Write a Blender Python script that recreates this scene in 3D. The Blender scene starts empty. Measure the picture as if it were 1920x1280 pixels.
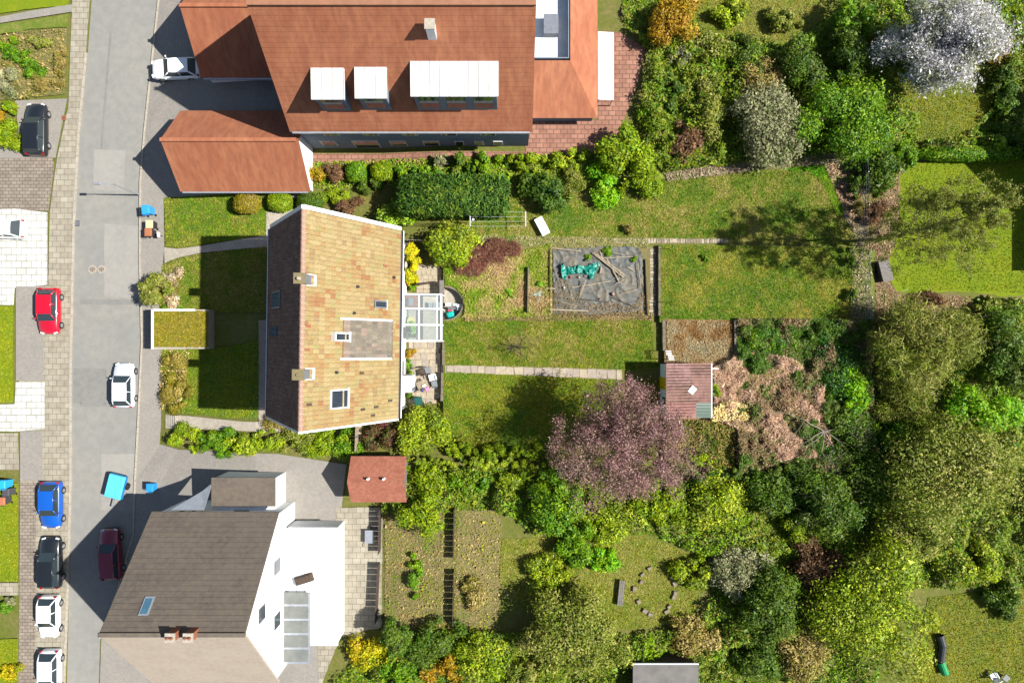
import bpy, bmesh, math, random
import numpy as np
from mathutils import Vector, Matrix

random.seed(11)
rng = np.random.default_rng(11)
SC = bpy.context.scene
COL = SC.collection
R = math.radians

# ------------------------------------------------------------------ camera, sky, sun, exposure
HCAM, FPX = 60.0, 1280.0            # drone height above the house plot, focal length in photo pixels
cam = bpy.data.cameras.new('camera')
cam.lens, cam.sensor_width, cam.clip_end = 24.0, 36.0, 3000.0
camo = bpy.data.objects.new('camera', cam)
camo.location = (0, 0, HCAM)
COL.objects.link(camo)
SC.camera = camo

SUN_EL = 48.0
world = bpy.data.worlds.new('World')
SC.world = world
world.use_nodes = True
wn = world.node_tree.nodes
sky = wn.new('ShaderNodeTexSky')
sky.sky_type = 'NISHITA'
sky.sun_disc = False
sky.sun_elevation, sky.sun_rotation = R(SUN_EL), R(90)
wn['Background'].inputs[1].default_value = 0.06
world.node_tree.links.new(sky.outputs[0], wn['Background'].inputs[0])
sl = bpy.data.lights.new('sun', 'SUN')
sl.energy, sl.angle, sl.color = 5.0, R(0.5), (1.0, 0.965, 0.90)
so = bpy.data.objects.new('sun', sl)
so.rotation_euler = (0, R(90 - SUN_EL), R(-1.0))
so.location = (40, 0, 50)
COL.objects.link(so)
SC.view_settings.view_transform = 'Standard'
SC.view_settings.look = 'None'
SC.view_settings.gamma = 1.0
SC.view_settings.use_curve_mapping = False
SC.view_settings.exposure = 1.1
SC.cycles.max_bounces = 6
SC.cycles.transparent_max_bounces = 12

# ------------------------------------------------------------------ helpers
def lin(c):
    c /= 255.0
    return c / 12.92 if c <= 0.04045 else ((c + 0.055) / 1.055) ** 2.4
def C(r, g, b, k=0.5):
    """a colour as seen in daylight, brought to a base colour for this exposure"""
    return (min(.9, lin(r) * k), min(.9, lin(g) * k), min(.9, lin(b) * k), 1.0)

def W(px, py, z=0.0):
    return Vector(((px - 960) * (HCAM - z) / FPX, (640 - py) * (HCAM - z) / FPX, z))

ZP = 0.7                             # level of the back garden above the patio
XR0, XR1 = -31.6, -22.5              # the front gardens rise from the street between these
ZST = -1.5
def gx(x):
    if x <= XR0: return ZST
    if x < XR1: return ZST * (XR1 - x) / (XR1 - XR0)
    if x < -11.5: return 0.0
    if x < -6.1: return ZP * (x + 11.5) / 5.4
    return ZP
XPAT = W(831, 0, ZP).x
YPT, YPB = W(0, 425, 0).y, W(0, 772, 0).y
def gh(x, y):
    if x < XPAT - .01 and YPB < y < YPT: return min(gx(x), 0.0)
    return gx(x)
def G(px, py, off=0.0):
    z = 0.0
    for _ in range(5):
        p = W(px, py, z); z = gh(p.x, p.y)
    p = W(px, py, z); p.z = z + off
    return p

def tag(o, label=None, cat=None, group=None, kind=None):
    if label: o['label'] = label
    if cat: o['category'] = cat
    if group: o['group'] = group
    if kind: o['kind'] = kind
    return o
def thing(name, label, cat, loc=(0, 0, 0), group=None, rz=0.0):
    o = bpy.data.objects.new(name, None)
    o.empty_display_size = .2
    COL.objects.link(o)
    o.location = loc
    o.rotation_euler.z = rz
    return tag(o, label, cat, group)
def root_of(o):
    while o.parent: o = o.parent
    return o

class MB:
    def __init__(s): s.v, s.f, s.c = [], [], []
    def add(s, vs, fs, col=None):
        n = len(s.v)
        s.v += [tuple(v) for v in vs]
        s.f += [tuple(i + n for i in f) for f in fs]
        s.c += [col or (1, 1, 1, 1)] * len(vs)
        return s
    def box(s, c, d, rz=0.0, col=None, taper=1.0):
        hx, hy, hz = d[0] / 2, d[1] / 2, d[2] / 2
        cs, sn = math.cos(rz), math.sin(rz)
        vs = []
        for z, t in ((-hz, 1), (hz, taper)):
            for x, y in ((-hx, -hy), (hx, -hy), (hx, hy), (-hx, hy)):
                x, y = x * t, y * t
                vs.append((c[0] + x * cs - y * sn, c[1] + x * sn + y * cs, c[2] + z))
        return s.add(vs, [(3, 2, 1, 0), (4, 5, 6, 7), (0, 1, 5, 4), (1, 2, 6, 5), (2, 3, 7, 6), (3, 0, 4, 7)], col)
    def span(s, x0, x1, y0, y1, z0, z1, col=None):
        return s.box(((x0 + x1) / 2, (y0 + y1) / 2, (z0 + z1) / 2), (x1 - x0, y1 - y0, z1 - z0), 0, col)
    def bar(s, a, b, w, h=None, col=None, up=(0, 0, 1)):
        a, b = Vector(a), Vector(b)
        h = h or w
        d = (b - a).normalized()
        u = Vector(up)
        if abs(d.dot(u)) > .97: u = Vector((1, 0, 0))
        sd = d.cross(u).normalized() * (w / 2)
        up2 = sd.cross(d).normalized() * (h / 2)
        vs = [a - sd - up2, a + sd - up2, a + sd + up2, a - sd + up2, b - sd - up2, b + sd - up2, b + sd + up2, b - sd + up2]
        return s.add(vs, [(0, 1, 2, 3), (7, 6, 5, 4), (4, 5, 1, 0), (5, 6, 2, 1), (6, 7, 3, 2), (7, 4, 0, 3)], col)
    def tube(s, a, b, r0, r1=None, n=6, col=None, cap=False):
        a, b = Vector(a), Vector(b)
        r1 = r0 if r1 is None else r1
        d = (b - a)
        if d.length < 1e-6: return s
        d.normalize()
        u = Vector((0, 0, 1)) if abs(d.z) < .9 else Vector((1, 0, 0))
        p = d.cross(u).normalized(); q = d.cross(p)
        vs = []
        for c, r in ((a, r0), (b, r1)):
            for i in range(n):
                t = 2 * math.pi * i / n
                vs.append(c + p * (r * math.cos(t)) + q * (r * math.sin(t)))
        fs = [(i, (i + 1) % n, n + (i + 1) % n, n + i) for i in range(n)]
        if cap: fs += [tuple(range(n - 1, -1, -1)), tuple(range(n, 2 * n))]
        return s.add(vs, fs, col)
    def prism(s, poly, z0, z1, col=None):
        n = len(poly)
        vs = [(p[0], p[1], z0) for p in poly] + [(p[0], p[1], z1) for p in poly]
        fs = [tuple(range(n - 1, -1, -1)), tuple(range(n, 2 * n))] + [(i, (i + 1) % n, n + (i + 1) % n, n + i) for i in range(n)]
        return s.add(vs, fs, col)
    def quad(s, a, b, c, d, col=None): return s.add([a, b, c, d], [(0, 1, 2, 3)], col)
    def slab(s, a, b, c, d, t, col=None):
        a, b, c, d = map(Vector, (a, b, c, d))
        n = (b - a).cross(d - a).normalized() * t
        vs = [a - n, b - n, c - n, d - n, a, b, c, d]
        return s.add(vs, [(3, 2, 1, 0), (4, 5, 6, 7), (0, 1, 5, 4), (1, 2, 6, 5), (2, 3, 7, 6), (3, 0, 4, 7)], col)
    def build(s, name, mat, parent=None, smooth=False, bevel=0, colors=False):
        o0 = root_of(parent).location if parent else Vector((0, 0, 0))
        me = bpy.data.meshes.new(name)
        me.from_pydata([(v[0] - o0.x, v[1] - o0.y, v[2] - o0.z) for v in s.v], [], s.f)
        bm = bmesh.new(); bm.from_mesh(me)
        bmesh.ops.recalc_face_normals(bm, faces=bm.faces)
        if bevel: bmesh.ops.bevel(bm, geom=bm.edges[:], offset=bevel, segments=1, affect='EDGES')
        bm.to_mesh(me); bm.free()
        if colors and not bevel:
            at = me.color_attributes.new('col', 'FLOAT_COLOR', 'POINT')
            at.data.foreach_set('color', np.array(s.c, dtype=np.float32).ravel())
        me.materials.append(mat)
        if smooth: me.shade_smooth()
        o = bpy.data.objects.new(name, me)
        COL.objects.link(o)
        o.parent = parent
        return o

def npmesh(name, verts, k, cols, mat, parent=None, origin=(0, 0, 0), smooth=False):
    """verts (N*k,3): every k in a row are one face; cols (N,3) per face"""
    n = len(verts) // k
    me = bpy.data.meshes.new(name)
    me.vertices.add(n * k)
    me.vertices.foreach_set('co', (verts - np.array(origin)).astype(np.float32).ravel())
    me.loops.add(n * k); me.polygons.add(n)
    me.loops.foreach_set('vertex_index', np.arange(n * k, dtype=np.int32))
    me.polygons.foreach_set('loop_start', np.arange(0, n * k, k, dtype=np.int32))
    try: me.polygons.foreach_set('loop_total', np.full(n, k, dtype=np.int32))
    except Exception: pass
    me.update()
    at = me.color_attributes.new('col', 'FLOAT_COLOR', 'POINT')
    c4 = np.ones((n * k, 4), dtype=np.float32)
    c4[:, :3] = np.repeat(cols, k, axis=0)
    at.data.foreach_set('color', c4.ravel())
    me.materials.append(mat)
    o = bpy.data.objects.new(name, me)
    COL.objects.link(o)
    o.parent = parent
    return o

# ------------------------------------------------------------------ materials
def newmat(name):
    m = bpy.data.materials.new(name); m.use_nodes = True
    nt = m.node_tree
    return m, nt, nt.nodes['Principled BSDF']
def mat(name, c, c2=None, scale=2.0, c3=None, scale3=12.0, rough=.85, bump=0.0, bscale=30.0, metal=0.0, spec=.3, contrast=.28, amt3=.6, stretch=None):
    m, nt, b = newmat(name)
    N, L = nt.nodes, nt.links
    b.inputs['Roughness'].default_value = rough
    b.inputs['Metallic'].default_value = metal
    b.inputs['Specular IOR Level'].default_value = spec
    tc = N.new('ShaderNodeTexCoord')
    src = tc.outputs['Object']
    if stretch:
        mp = N.new('ShaderNodeMapping'); mp.inputs['Scale'].default_value = stretch
        L.new(src, mp.inputs[0]); src = mp.outputs[0]
    if c2 is None: c2 = tuple(x * .82 for x in c[:3]) + (1,)
    def nz(sc, det=6):
        n = N.new('ShaderNodeTexNoise'); n.inputs['Scale'].default_value = sc; n.inputs['Detail'].default_value = det
        n.inputs['Roughness'].default_value = .65
        L.new(src, n.inputs['Vector']); return n
    def ramp(n, w):
        r = N.new('ShaderNodeMapRange'); r.inputs[1].default_value = .5 - w / 2; r.inputs[2].default_value = .5 + w / 2
        L.new(n.outputs[0], r.inputs[0]); return r
    mx = N.new('ShaderNodeMix'); mx.data_type = 'RGBA'
    mx.inputs[6].default_value, mx.inputs[7].default_value = c, c2
    L.new(ramp(nz(scale), contrast).outputs[0], mx.inputs[0])
    out = mx.outputs[2]
    if c3:
        m3 = N.new('ShaderNodeMix'); m3.data_type = 'RGBA'
        m3.inputs[7].default_value = c3
        L.new(out, m3.inputs[6])
        r3 = ramp(nz(scale3), .22); ml = N.new('ShaderNodeMath'); ml.operation = 'MULTIPLY'; ml.inputs[1].default_value = amt3
        L.new(r3.outputs[0], ml.inputs[0]); L.new(ml.outputs[0], m3.inputs[0])
        out = m3.outputs[2]
    L.new(out, b.inputs['Base Color'])
    if bump:
        bp = N.new('ShaderNodeBump'); bp.inputs['Strength'].default_value = bump; bp.inputs['Distance'].default_value = .05
        L.new(nz(bscale, 4).outputs[0], bp.inputs['Height']); L.new(bp.outputs[0], b.inputs['Normal'])
    return m
def colmat(name, rough=.75, transl=0.0, var=.25, vscale=9.0, spec=.25):
    m, nt, b = newmat(name)
    N, L = nt.nodes, nt.links
    at = N.new('ShaderNodeAttribute'); at.attribute_name = 'col'
    out = at.outputs['Color']
    if var:
        tc = N.new('ShaderNodeTexCoord'); n = N.new('ShaderNodeTexNoise'); n.inputs['Scale'].default_value = vscale; n.inputs['Detail'].default_value = 5
        L.new(tc.outputs['Object'], n.inputs['Vector'])
        mr = N.new('ShaderNodeMapRange'); mr.inputs[1].default_value = .3; mr.inputs[2].default_value = .7
        mr.inputs[3].default_value = 1 - var; mr.inputs[4].default_value = 1 + var
        L.new(n.outputs[0], mr.inputs[0])
        mx = N.new('ShaderNodeMix'); mx.data_type = 'RGBA'; mx.blend_type = 'MULTIPLY'; mx.inputs[0].default_value = 1.0
        L.new(out, mx.inputs[6]); L.new(mr.outputs[0], mx.inputs[7]); out = mx.outputs[2]
    L.new(out, b.inputs['Base Color'])
    b.inputs['Roughness'].default_value = rough
    b.inputs['Specular IOR Level'].default_value = spec
    if transl:
        tr = N.new('ShaderNodeBsdfTranslucent'); L.new(out, tr.inputs[0])
        ms = N.new('ShaderNodeMixShader'); ms.inputs[0].default_value = transl
        L.new(b.outputs[0], ms.inputs[1]); L.new(tr.outputs[0], ms.inputs[2])
        L.new(ms.outputs[0], N['Material Output'].inputs[0])
    return m
def glassmat(name, tint, transp, rough=.05, diff=.15):
    m, nt, b = newmat(name)
    N, L = nt.nodes, nt.links
    b.inputs['Base Color'].default_value = tint
    b.inputs['Roughness'].default_value = rough
    t = N.new('ShaderNodeBsdfTransparent'); t.inputs[0].default_value = (.93, .96, .96, 1)
    ms = N.new('ShaderNodeMixShader'); ms.inputs[0].default_value = transp
    L.new(b.outputs[0], ms.inputs[1]); L.new(t.outputs[0], ms.inputs[2]); L.new(ms.outputs[0], N['Material Output'].inputs[0])
    return m

def pavemat(name, c, c2, mortar, size=(.6, .4), gap=.03):
    m, nt, b = newmat(name)
    N, L = nt.nodes, nt.links
    tc = N.new('ShaderNodeTexCoord'); br = N.new('ShaderNodeTexBrick')
    br.inputs['Color1'].default_value, br.inputs['Color2'].default_value, br.inputs['Mortar'].default_value = c, c2, mortar
    br.inputs['Scale'].default_value = 1.0; br.inputs['Mortar Size'].default_value = gap
    br.inputs['Brick Width'].default_value, br.inputs['Row Height'].default_value = size
    L.new(tc.outputs['Object'], br.inputs['Vector'])
    n = N.new('ShaderNodeTexNoise'); n.inputs['Scale'].default_value = 1.3; n.inputs['Detail'].default_value = 7; L.new(tc.outputs['Object'], n.inputs['Vector'])
    mr = N.new('ShaderNodeMapRange'); mr.inputs[1].default_value = .3; mr.inputs[2].default_value = .7; mr.inputs[3].default_value = .8; mr.inputs[4].default_value = 1.1
    L.new(n.outputs[0], mr.inputs[0])
    mx = N.new('ShaderNodeMix'); mx.data_type = 'RGBA'; mx.blend_type = 'MULTIPLY'; mx.inputs[0].default_value = 1.0
    L.new(br.outputs[0], mx.inputs[6]); L.new(mr.outputs[0], mx.inputs[7]); L.new(mx.outputs[2], b.inputs['Base Color'])
    b.inputs['Roughness'].default_value = .85; b.inputs['Specular IOR Level'].default_value = .3
    return m
M = {}
M['leaf'] = colmat('leaf', .55, .30, 0, spec=.3)
M['needle'] = colmat('needle', .7, .12, 0)
M['blade'] = colmat('grass_blade', .7, .2, 0)
M['litter'] = colmat('litter', .9, 0, .15, 14)
M['bark'] = mat('bark', C(128, 112, 96, .4), C(90, 78, 66, .4), 6, rough=.9, bump=.4)
M['twig'] = mat('twig', C(150, 125, 110, .45), C(105, 88, 78, .45), 5, rough=.9)
M['palebark'] = mat('pale_bark', C(190, 178, 158, .45), C(140, 128, 112, .45), 5, rough=.9)
M['ground'] = mat('rough_ground', C(120, 128, 44, .48), C(146, 134, 78, .48), .55, C(96, 116, 32, .46), 3.5, rough=.95, bump=.5, bscale=14)
M['asphalt'] = mat('asphalt', C(166, 166, 160, .47), C(180, 176, 166, .46), .25, C(150, 150, 146, .47), 1.4, rough=.9, bump=.25, bscale=60, amt3=.45)
M['pave_beige'] = pavemat('pavement_beige', C(198, 190, 170, .48), C(184, 174, 154, .47), C(156, 146, 126, .46), (.7, .5), .028)
M['pave_grey'] = mat('pavement_grey', C(172, 168, 160, .47), C(186, 178, 168, .47), .8, C(158, 150, 140, .47), 5, rough=.9, bump=.2, bscale=40)
M['pave_taupe'] = pavemat('pavement_taupe', C(180, 166, 150, .48), C(164, 150, 136, .47), C(132, 120, 106, .45), (.5, .3), .03)
M['pave_white'] = pavemat('pavement_white', C(232, 232, 222, .6), C(222, 222, 212, .58), C(176, 174, 164, .5), (.9, .6), .035)
M['pave_pink'] = pavemat('paving_pink', C(204, 150, 126, .46), C(184, 130, 108, .45), C(146, 108, 92, .42), (.6, .4), .035)
M['concrete'] = mat('concrete', C(222, 212, 194, .5), C(200, 190, 172, .5), 1.8, C(172, 162, 146, .48), 8, rough=.9, bump=.25)
M['slab'] = mat('stone_slab', C(222, 208, 182, .52), C(202, 186, 160, .5), 2.6, C(168, 154, 130, .5), 11, rough=.9, bump=.3)
M['slab2'] = mat('stone_slab_grey', C(194, 178, 164, .5), C(172, 158, 146, .48), 2.6, C(206, 194, 170, .48), 11, rough=.9, bump=.3)
M['lawn'] = mat('lawn', C(104, 130, 24, .5), C(140, 142, 56, .52), 1.3, C(84, 114, 20, .5), 5.5, rough=.95, bump=.7, bscale=20, contrast=.26, amt3=.75)
M['lawn_bright'] = mat('lawn_bright', C(124, 146, 4, .56), C(144, 152, 10, .56), .6, C(104, 134, 4, .54), 4, rough=.95, bump=.5, bscale=22)
M['lawn_dry'] = mat('lawn_dry', C(116, 138, 36, .5), C(160, 154, 80, .53), 1.5, C(92, 124, 26, .5), 6, rough=.95, bump=.7, bscale=20, contrast=.26, amt3=.75)
M['moss_roof'] = mat('moss_roof', C(146, 140, 36, .5), C(160, 136, 70, .5), 1.2, C(126, 128, 24, .5), 5, rough=.95, bump=.6, bscale=20)
M['soil'] = mat('soil', C(150, 124, 92, .42), C(120, 98, 70, .42), 1.4, C(172, 150, 112, .42), 7, rough=.95, bump=.7, bscale=16)
M['weedy'] = mat('weedy_soil', C(150, 140, 88, .44), C(126, 132, 62, .44), 1.0, C(168, 146, 108, .44), 6, rough=.95, bump=.7, bscale=16)
M['rust_soil'] = mat('rust_soil', C(164, 132, 88, .44), C(138, 92, 44, .44), .9, C(176, 156, 116, .44), 6, rough=.95, bump=.7, bscale=16)
M['dark_soil'] = mat('dark_soil', C(96, 88, 60, .4), C(72, 70, 40, .4), 1.2, C(120, 104, 76, .4), 7, rough=.95, bump=.6, bscale=16)
M['fabric_grey'] = mat('weed_fabric', C(124, 128, 126, .44), C(148, 136, 112, .44), .8, C(100, 106, 106, .42), 4, rough=.6, bump=.5, bscale=7, spec=.3)
M['tarp'] = mat('teal_tarp', C(10, 160, 140, .5), C(16, 138, 120, .5), 3, rough=.4, spec=.5)
M['palebag'] = mat('pale_sheeting', C(186, 208, 190, .5), C(160, 190, 170, .5), 4, rough=.4)
M['wood'] = mat('weathered_wood', C(206, 190, 160, .5), C(176, 158, 130, .48), 4, rough=.85, stretch=(1, 1, 1))
M['wood_dark'] = mat('dark_wood', C(110, 92, 78, .45), C(84, 70, 60, .45), 4, rough=.85)
M['wood_grey'] = mat('grey_wood', C(158, 152, 148, .46), C(132, 126, 122, .46), 5, rough=.85)
M['white'] = mat('white_paint', (.66, .67, .68, 1), (.56, .57, .58, 1), 1.2, (.46, .47, .47, 1), 5, rough=.6, amt3=.3)
M['render'] = mat('white_render', (.74, .75, .75, 1), (.64, .65, .65, 1), .8, (.55, .56, .55, 1), 4, rough=.85, amt3=.35)
M['bluegrey'] = mat('bluegrey_render', C(150, 165, 182, .5), C(130, 146, 164, .5), .6, rough=.8)
M['metal'] = mat('grey_metal', (.42, .44, .47, 1), (.34, .36, .39, 1), 3, rough=.4, metal=.6)
M['zinc'] = mat('zinc_flashing', (.17, .18, .205, 1), (.13, .14, .165, 1), 3, rough=.5, metal=.2)
M['dark'] = mat('dark_metal', (.03, .032, .036, 1), (.02, .022, .025, 1), 3, rough=.5)
M['black'] = mat('black_rubber', (.012, .012, .013, 1), (.018, .018, .019, 1), 5, rough=.7)
M['gutter'] = mat('gutter', (.035, .04, .06, 1), (.05, .055, .075, 1), 3, rough=.4)
M['brick'] = mat('brick', C(176, 104, 76, .5), C(150, 86, 62, .5), 3, C(186, 130, 100, .5), 12, rough=.9)
M['stone'] = mat('field_stone', C(186, 172, 146, .46), C(150, 138, 118, .45), 4, rough=.95, bump=.4, bscale=12)
M['tile'] = colmat('roof_tile', .8, 0, .16, 7)
M['redroof'] = mat('red_roof', C(204, 136, 98, .52), C(188, 116, 82, .52), .35, C(164, 98, 72, .5), 1.6, rough=.85, bump=.3, bscale=18, amt3=.6, stretch=(1.6, .5, .5))
M['greyroof'] = mat('grey_roof', C(130, 118, 106, .46), C(112, 102, 96, .46), .5, C(142, 130, 112, .46), 2.5, rough=.9, bump=.3, bscale=18)
M['glass_dark'] = mat('dark_glass', (.018, .024, .034, 1), (.03, .04, .05, 1), 2, rough=.08, spec=.6)
M['glass_blue'] = mat('blue_glass', (.05, .13, .19, 1), (.04, .10, .15, 1), 2, rough=.1, spec=.6)
M['glass_clear'] = glassmat('clear_glass', (.42, .46, .47, 1), .87)
M['rubbish'] = colmat('assorted', .6, 0, .15, 8)

# ------------------------------------------------------------------ sheets of ground
def smooth_poly(pts, n=4, jit=0.0):
    out, m = [], len(pts)
    for i in range(m):
        p0, p1, p2, p3 = (Vector(pts[(i + k) % m]) for k in (-1, 0, 1, 2))
        for t in range(n):
            t /= n
            q = .5 * ((2 * p1) + (-p0 + p2) * t + (2 * p0 - 5 * p1 + 4 * p2 - p3) * t * t + (-p0 + 3 * p1 - 3 * p2 + p3) * t ** 3)
            out.append((q.x + random.uniform(-jit, jit), q.y + random.uniform(-jit, jit)))
    return out
def rough_poly(pts, step=8.0, jit=1.0):
    out, m = [], len(pts)
    for i in range(m):
        a, b = Vector(pts[i]), Vector(pts[(i + 1) % m])
        k = max(1, int((b - a).length / step))
        for j in range(k):
            q = a.lerp(b, j / k)
            out.append((q.x + random.uniform(-jit, jit), q.y + random.uniform(-jit, jit)))
    return out
def sheet(name, poly, material, off=.02, z=None, kind='structure', label=None, cat=None, parent=None):
    me = bpy.data.meshes.new(name)
    bm = bmesh.new()
    base = [(W(p[0], p[1], z) if z is not None else G(p[0], p[1])) for p in poly]
    vs = [bm.verts.new((p.x, p.y, 0)) for p in base]
    f = bm.faces.new(vs)
    if z is None:
        for bx in (XR0, XR1, -11.5, -6.1):
            bmesh.ops.bisect_plane(bm, geom=bm.verts[:] + bm.edges[:] + bm.faces[:], plane_co=(bx, 0, 0), plane_no=(1, 0, 0))
        for v in bm.verts: v.co.z = gh(v.co.x, v.co.y) + off
    else:
        for v in bm.verts: v.co.z = z + off
    bmesh.ops.triangulate(bm, faces=bm.faces[:])
    bmesh.ops.recalc_face_normals(bm, faces=bm.faces)
    for fc in bm.faces:
        if fc.normal.z < 0: fc.normal_flip()
    bm.to_mesh(me); bm.free()
    me.materials.append(material)
    o = bpy.data.objects.new(name, me)
    COL.objects.link(o)
    o.parent = parent
    if parent is None: tag(o, label, cat, None, kind)
    return o
def in_poly(x, y, poly):
    inside = np.zeros(len(x), bool)
    n = len(poly); j = n - 1
    for i in range(n):
        xi, yi = poly[i]; xj, yj = poly[j]
        if yi != yj:
            inside ^= ((yi > y) != (yj > y)) & (x < (xj - xi) * (y - yi) / (yj - yi) + xi)
        j = i
    return inside
def sample_poly(poly, n):
    P = np.array(poly); lo, hi = P.min(0), P.max(0)
    xs, ys = [], []
    cnt = 0
    while cnt < n:
        x = rng.uniform(lo[0], hi[0], n * 2); y = rng.uniform(lo[1], hi[1], n * 2)
        k = in_poly(x, y, poly)
        xs.append(x[k]); ys.append(y[k]); cnt += k.sum()
    return np.concatenate(xs)[:n], np.concatenate(ys)[:n]
def vnoise(x, y, s, seed=0):
    x, y = x * s + seed * 17.3, y * s + seed * 5.7
    xi, yi = np.floor(x).astype(np.int64), np.floor(y).astype(np.int64)
    fx, fy = x - xi, y - yi
    fx, fy = fx * fx * (3 - 2 * fx), fy * fy * (3 - 2 * fy)
    def h(a, b):
        v = (a * 374761393 + b * 668265263 + seed * 974711) & 0xffffffff
        v = ((v ^ (v >> 13)) * 1274126177) & 0xffffffff
        return ((v ^ (v >> 16)) & 0xffff) / 65535.0
    return (h(xi, yi) * (1 - fx) + h(xi + 1, yi) * fx) * (1 - fy) + (h(xi, yi + 1) * (1 - fx) + h(xi + 1, yi + 1) * fx) * fy
ghv = np.vectorize(gh)
def px_ground(px, py, z=None):
    if z is not None: return (px - 960) * (HCAM - z) / FPX, (640 - py) * (HCAM - z) / FPX, np.full(len(px), float(z))
    zz = np.zeros(len(px))
    for _ in range(4):
        x = (px - 960) * (HCAM - zz) / FPX; y = (640 - py) * (HCAM - zz) / FPX
        zz = ghv(x, y)
    return x, y, zz
def pal(*cs, k=.72, sat=1.2):
    q = np.array([C(*c, k)[:3] for c in cs])
    g = q.mean(1, keepdims=True)
    return np.clip(g + (q - g) * sat, .003, .9)
def grass(name, label, poly, dens, palette, z=None, length=(.06, .16), width=.036, kind='stuff', off=.02):
    """short blades; colour goes in soft patches through the palette"""
    P = np.array(poly)
    area = 0.5 * abs(np.dot(P[:, 0], np.roll(P[:, 1], 1)) - np.dot(P[:, 1], np.roll(P[:, 0], 1))) * .00217
    n = int(area * dens * 1.45)
    px, py = sample_poly(poly, n)
    x, y, zz = px_ground(px, py, z)
    p = np.stack([x, y, zz + off], 1)
    t = .42 * vnoise(x, y, .45, 3) + .34 * vnoise(x, y, 1.6, 4) + .24 * vnoise(x, y, 4.6, 14)
    t = .5 + (t - .5) * 1.9 + rng.normal(0, .15, n)
    idx = np.clip(t * len(palette), 0, len(palette) - 1.001)
    i0 = idx.astype(int); fr = (idx - i0)[:, None]
    i1 = np.minimum(i0 + 1, len(palette) - 1)
    c = palette[i0] * (1 - fr) + palette[i1] * fr
    c = c * rng.uniform(.7, 1.25, (n, 1)) * (.74 + .5 * vnoise(x, y, 6.0, 15))[:, None]
    sp = rng.random(n)
    c[sp < .05] = np.array(C(186, 178, 112, .6)[:3]); c[sp > .94] *= .65
    a = rng.uniform(0, 2 * np.pi, n); tilt = rng.uniform(.35, 1.25, n); ln = rng.uniform(length[0], length[1], n)
    d = np.stack([np.cos(a) * np.sin(tilt), np.sin(a) * np.sin(tilt), np.cos(tilt)], 1) * ln[:, None]
    s = np.stack([-np.sin(a), np.cos(a), np.zeros(n)], 1) * (width * rng.uniform(.6, 1.3, n))[:, None]
    v = np.stack([p - s, p + s, p + d], 1).reshape(-1, 3)
    o = npmesh(name, v, 3, c, M['blade'])
    return tag(o, label, 'grass', None, kind)
def litter(name, label, cat, poly, n, palette, hmax=.3, size=(.04, .10), z=None, aspect=1.6, off=.02, patch=.5, kind='stuff', material='litter', flat=.5, mound=0.0, holes=()):
    """small leaves and stalks lying and standing in an untidy layer"""
    px, py = sample_poly(poly, n)
    for hl in holes:
        kp = ~in_poly(px, py, hl); px, py = px[kp], py[kp]
    n = len(px)
    x, y, zz = px_ground(px, py, z)
    hn = .3 + .9 * vnoise(x, y, .9, 8)
    up = rng.uniform(0, 1, n) ** 1.5 * hmax * hn
    if mound:
        m = np.clip(.65 * vnoise(x, y, mound, 31) + .35 * vnoise(x, y, mound * 2.7, 32) - .3, 0, 1) / .5
        up = np.minimum(m, 1.2) * hmax * rng.uniform(.55, 1.05, n) + .03
    p = np.stack([x, y, zz + off + up], 1)
    t = .6 * vnoise(x, y, patch, 5) + .4 * vnoise(x, y, patch * 3.5, 6)
    t = .5 + (t - .5) * 1.5 + rng.normal(0, .16, n)
    i0 = np.clip(t * len(palette), 0, len(palette) - 1).astype(int)
    c = palette[i0] * rng.uniform(.72, 1.22, (n, 1))
    v = leaf_quads(p, np.tile([0, 0, 1.0], (n, 1)), rng.uniform(size[0], size[1], n), aspect, 0.2, 1.0 - flat + .2)
    o = npmesh(name, v, 3, c, M[material])
    return tag(o, label, cat, None, kind)
def unit(a): return a / np.maximum(np.linalg.norm(a, axis=1, keepdims=True), 1e-9)
def leaf_quads(p, nrm, size, aspect, up, rnd):
    n = len(p)
    nn = unit(nrm + rng.normal(0, rnd, (n, 3)) + np.array([0, 0, up]))
    t = unit(np.cross(nn, rng.normal(0, 1, (n, 3))))
    b = np.cross(nn, t)
    s = (size * np.exp(rng.normal(0, .28, n)))[:, None]
    sk = rng.uniform(-.35, .35, (n, 1))
    return np.stack([p - t * s * aspect * .5 - b * s * .5, p - t * s * aspect * (.2 + sk) + b * s * .55, p + t * s * aspect * .6 + b * s * sk], 1).reshape(-1, 3)

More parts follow.
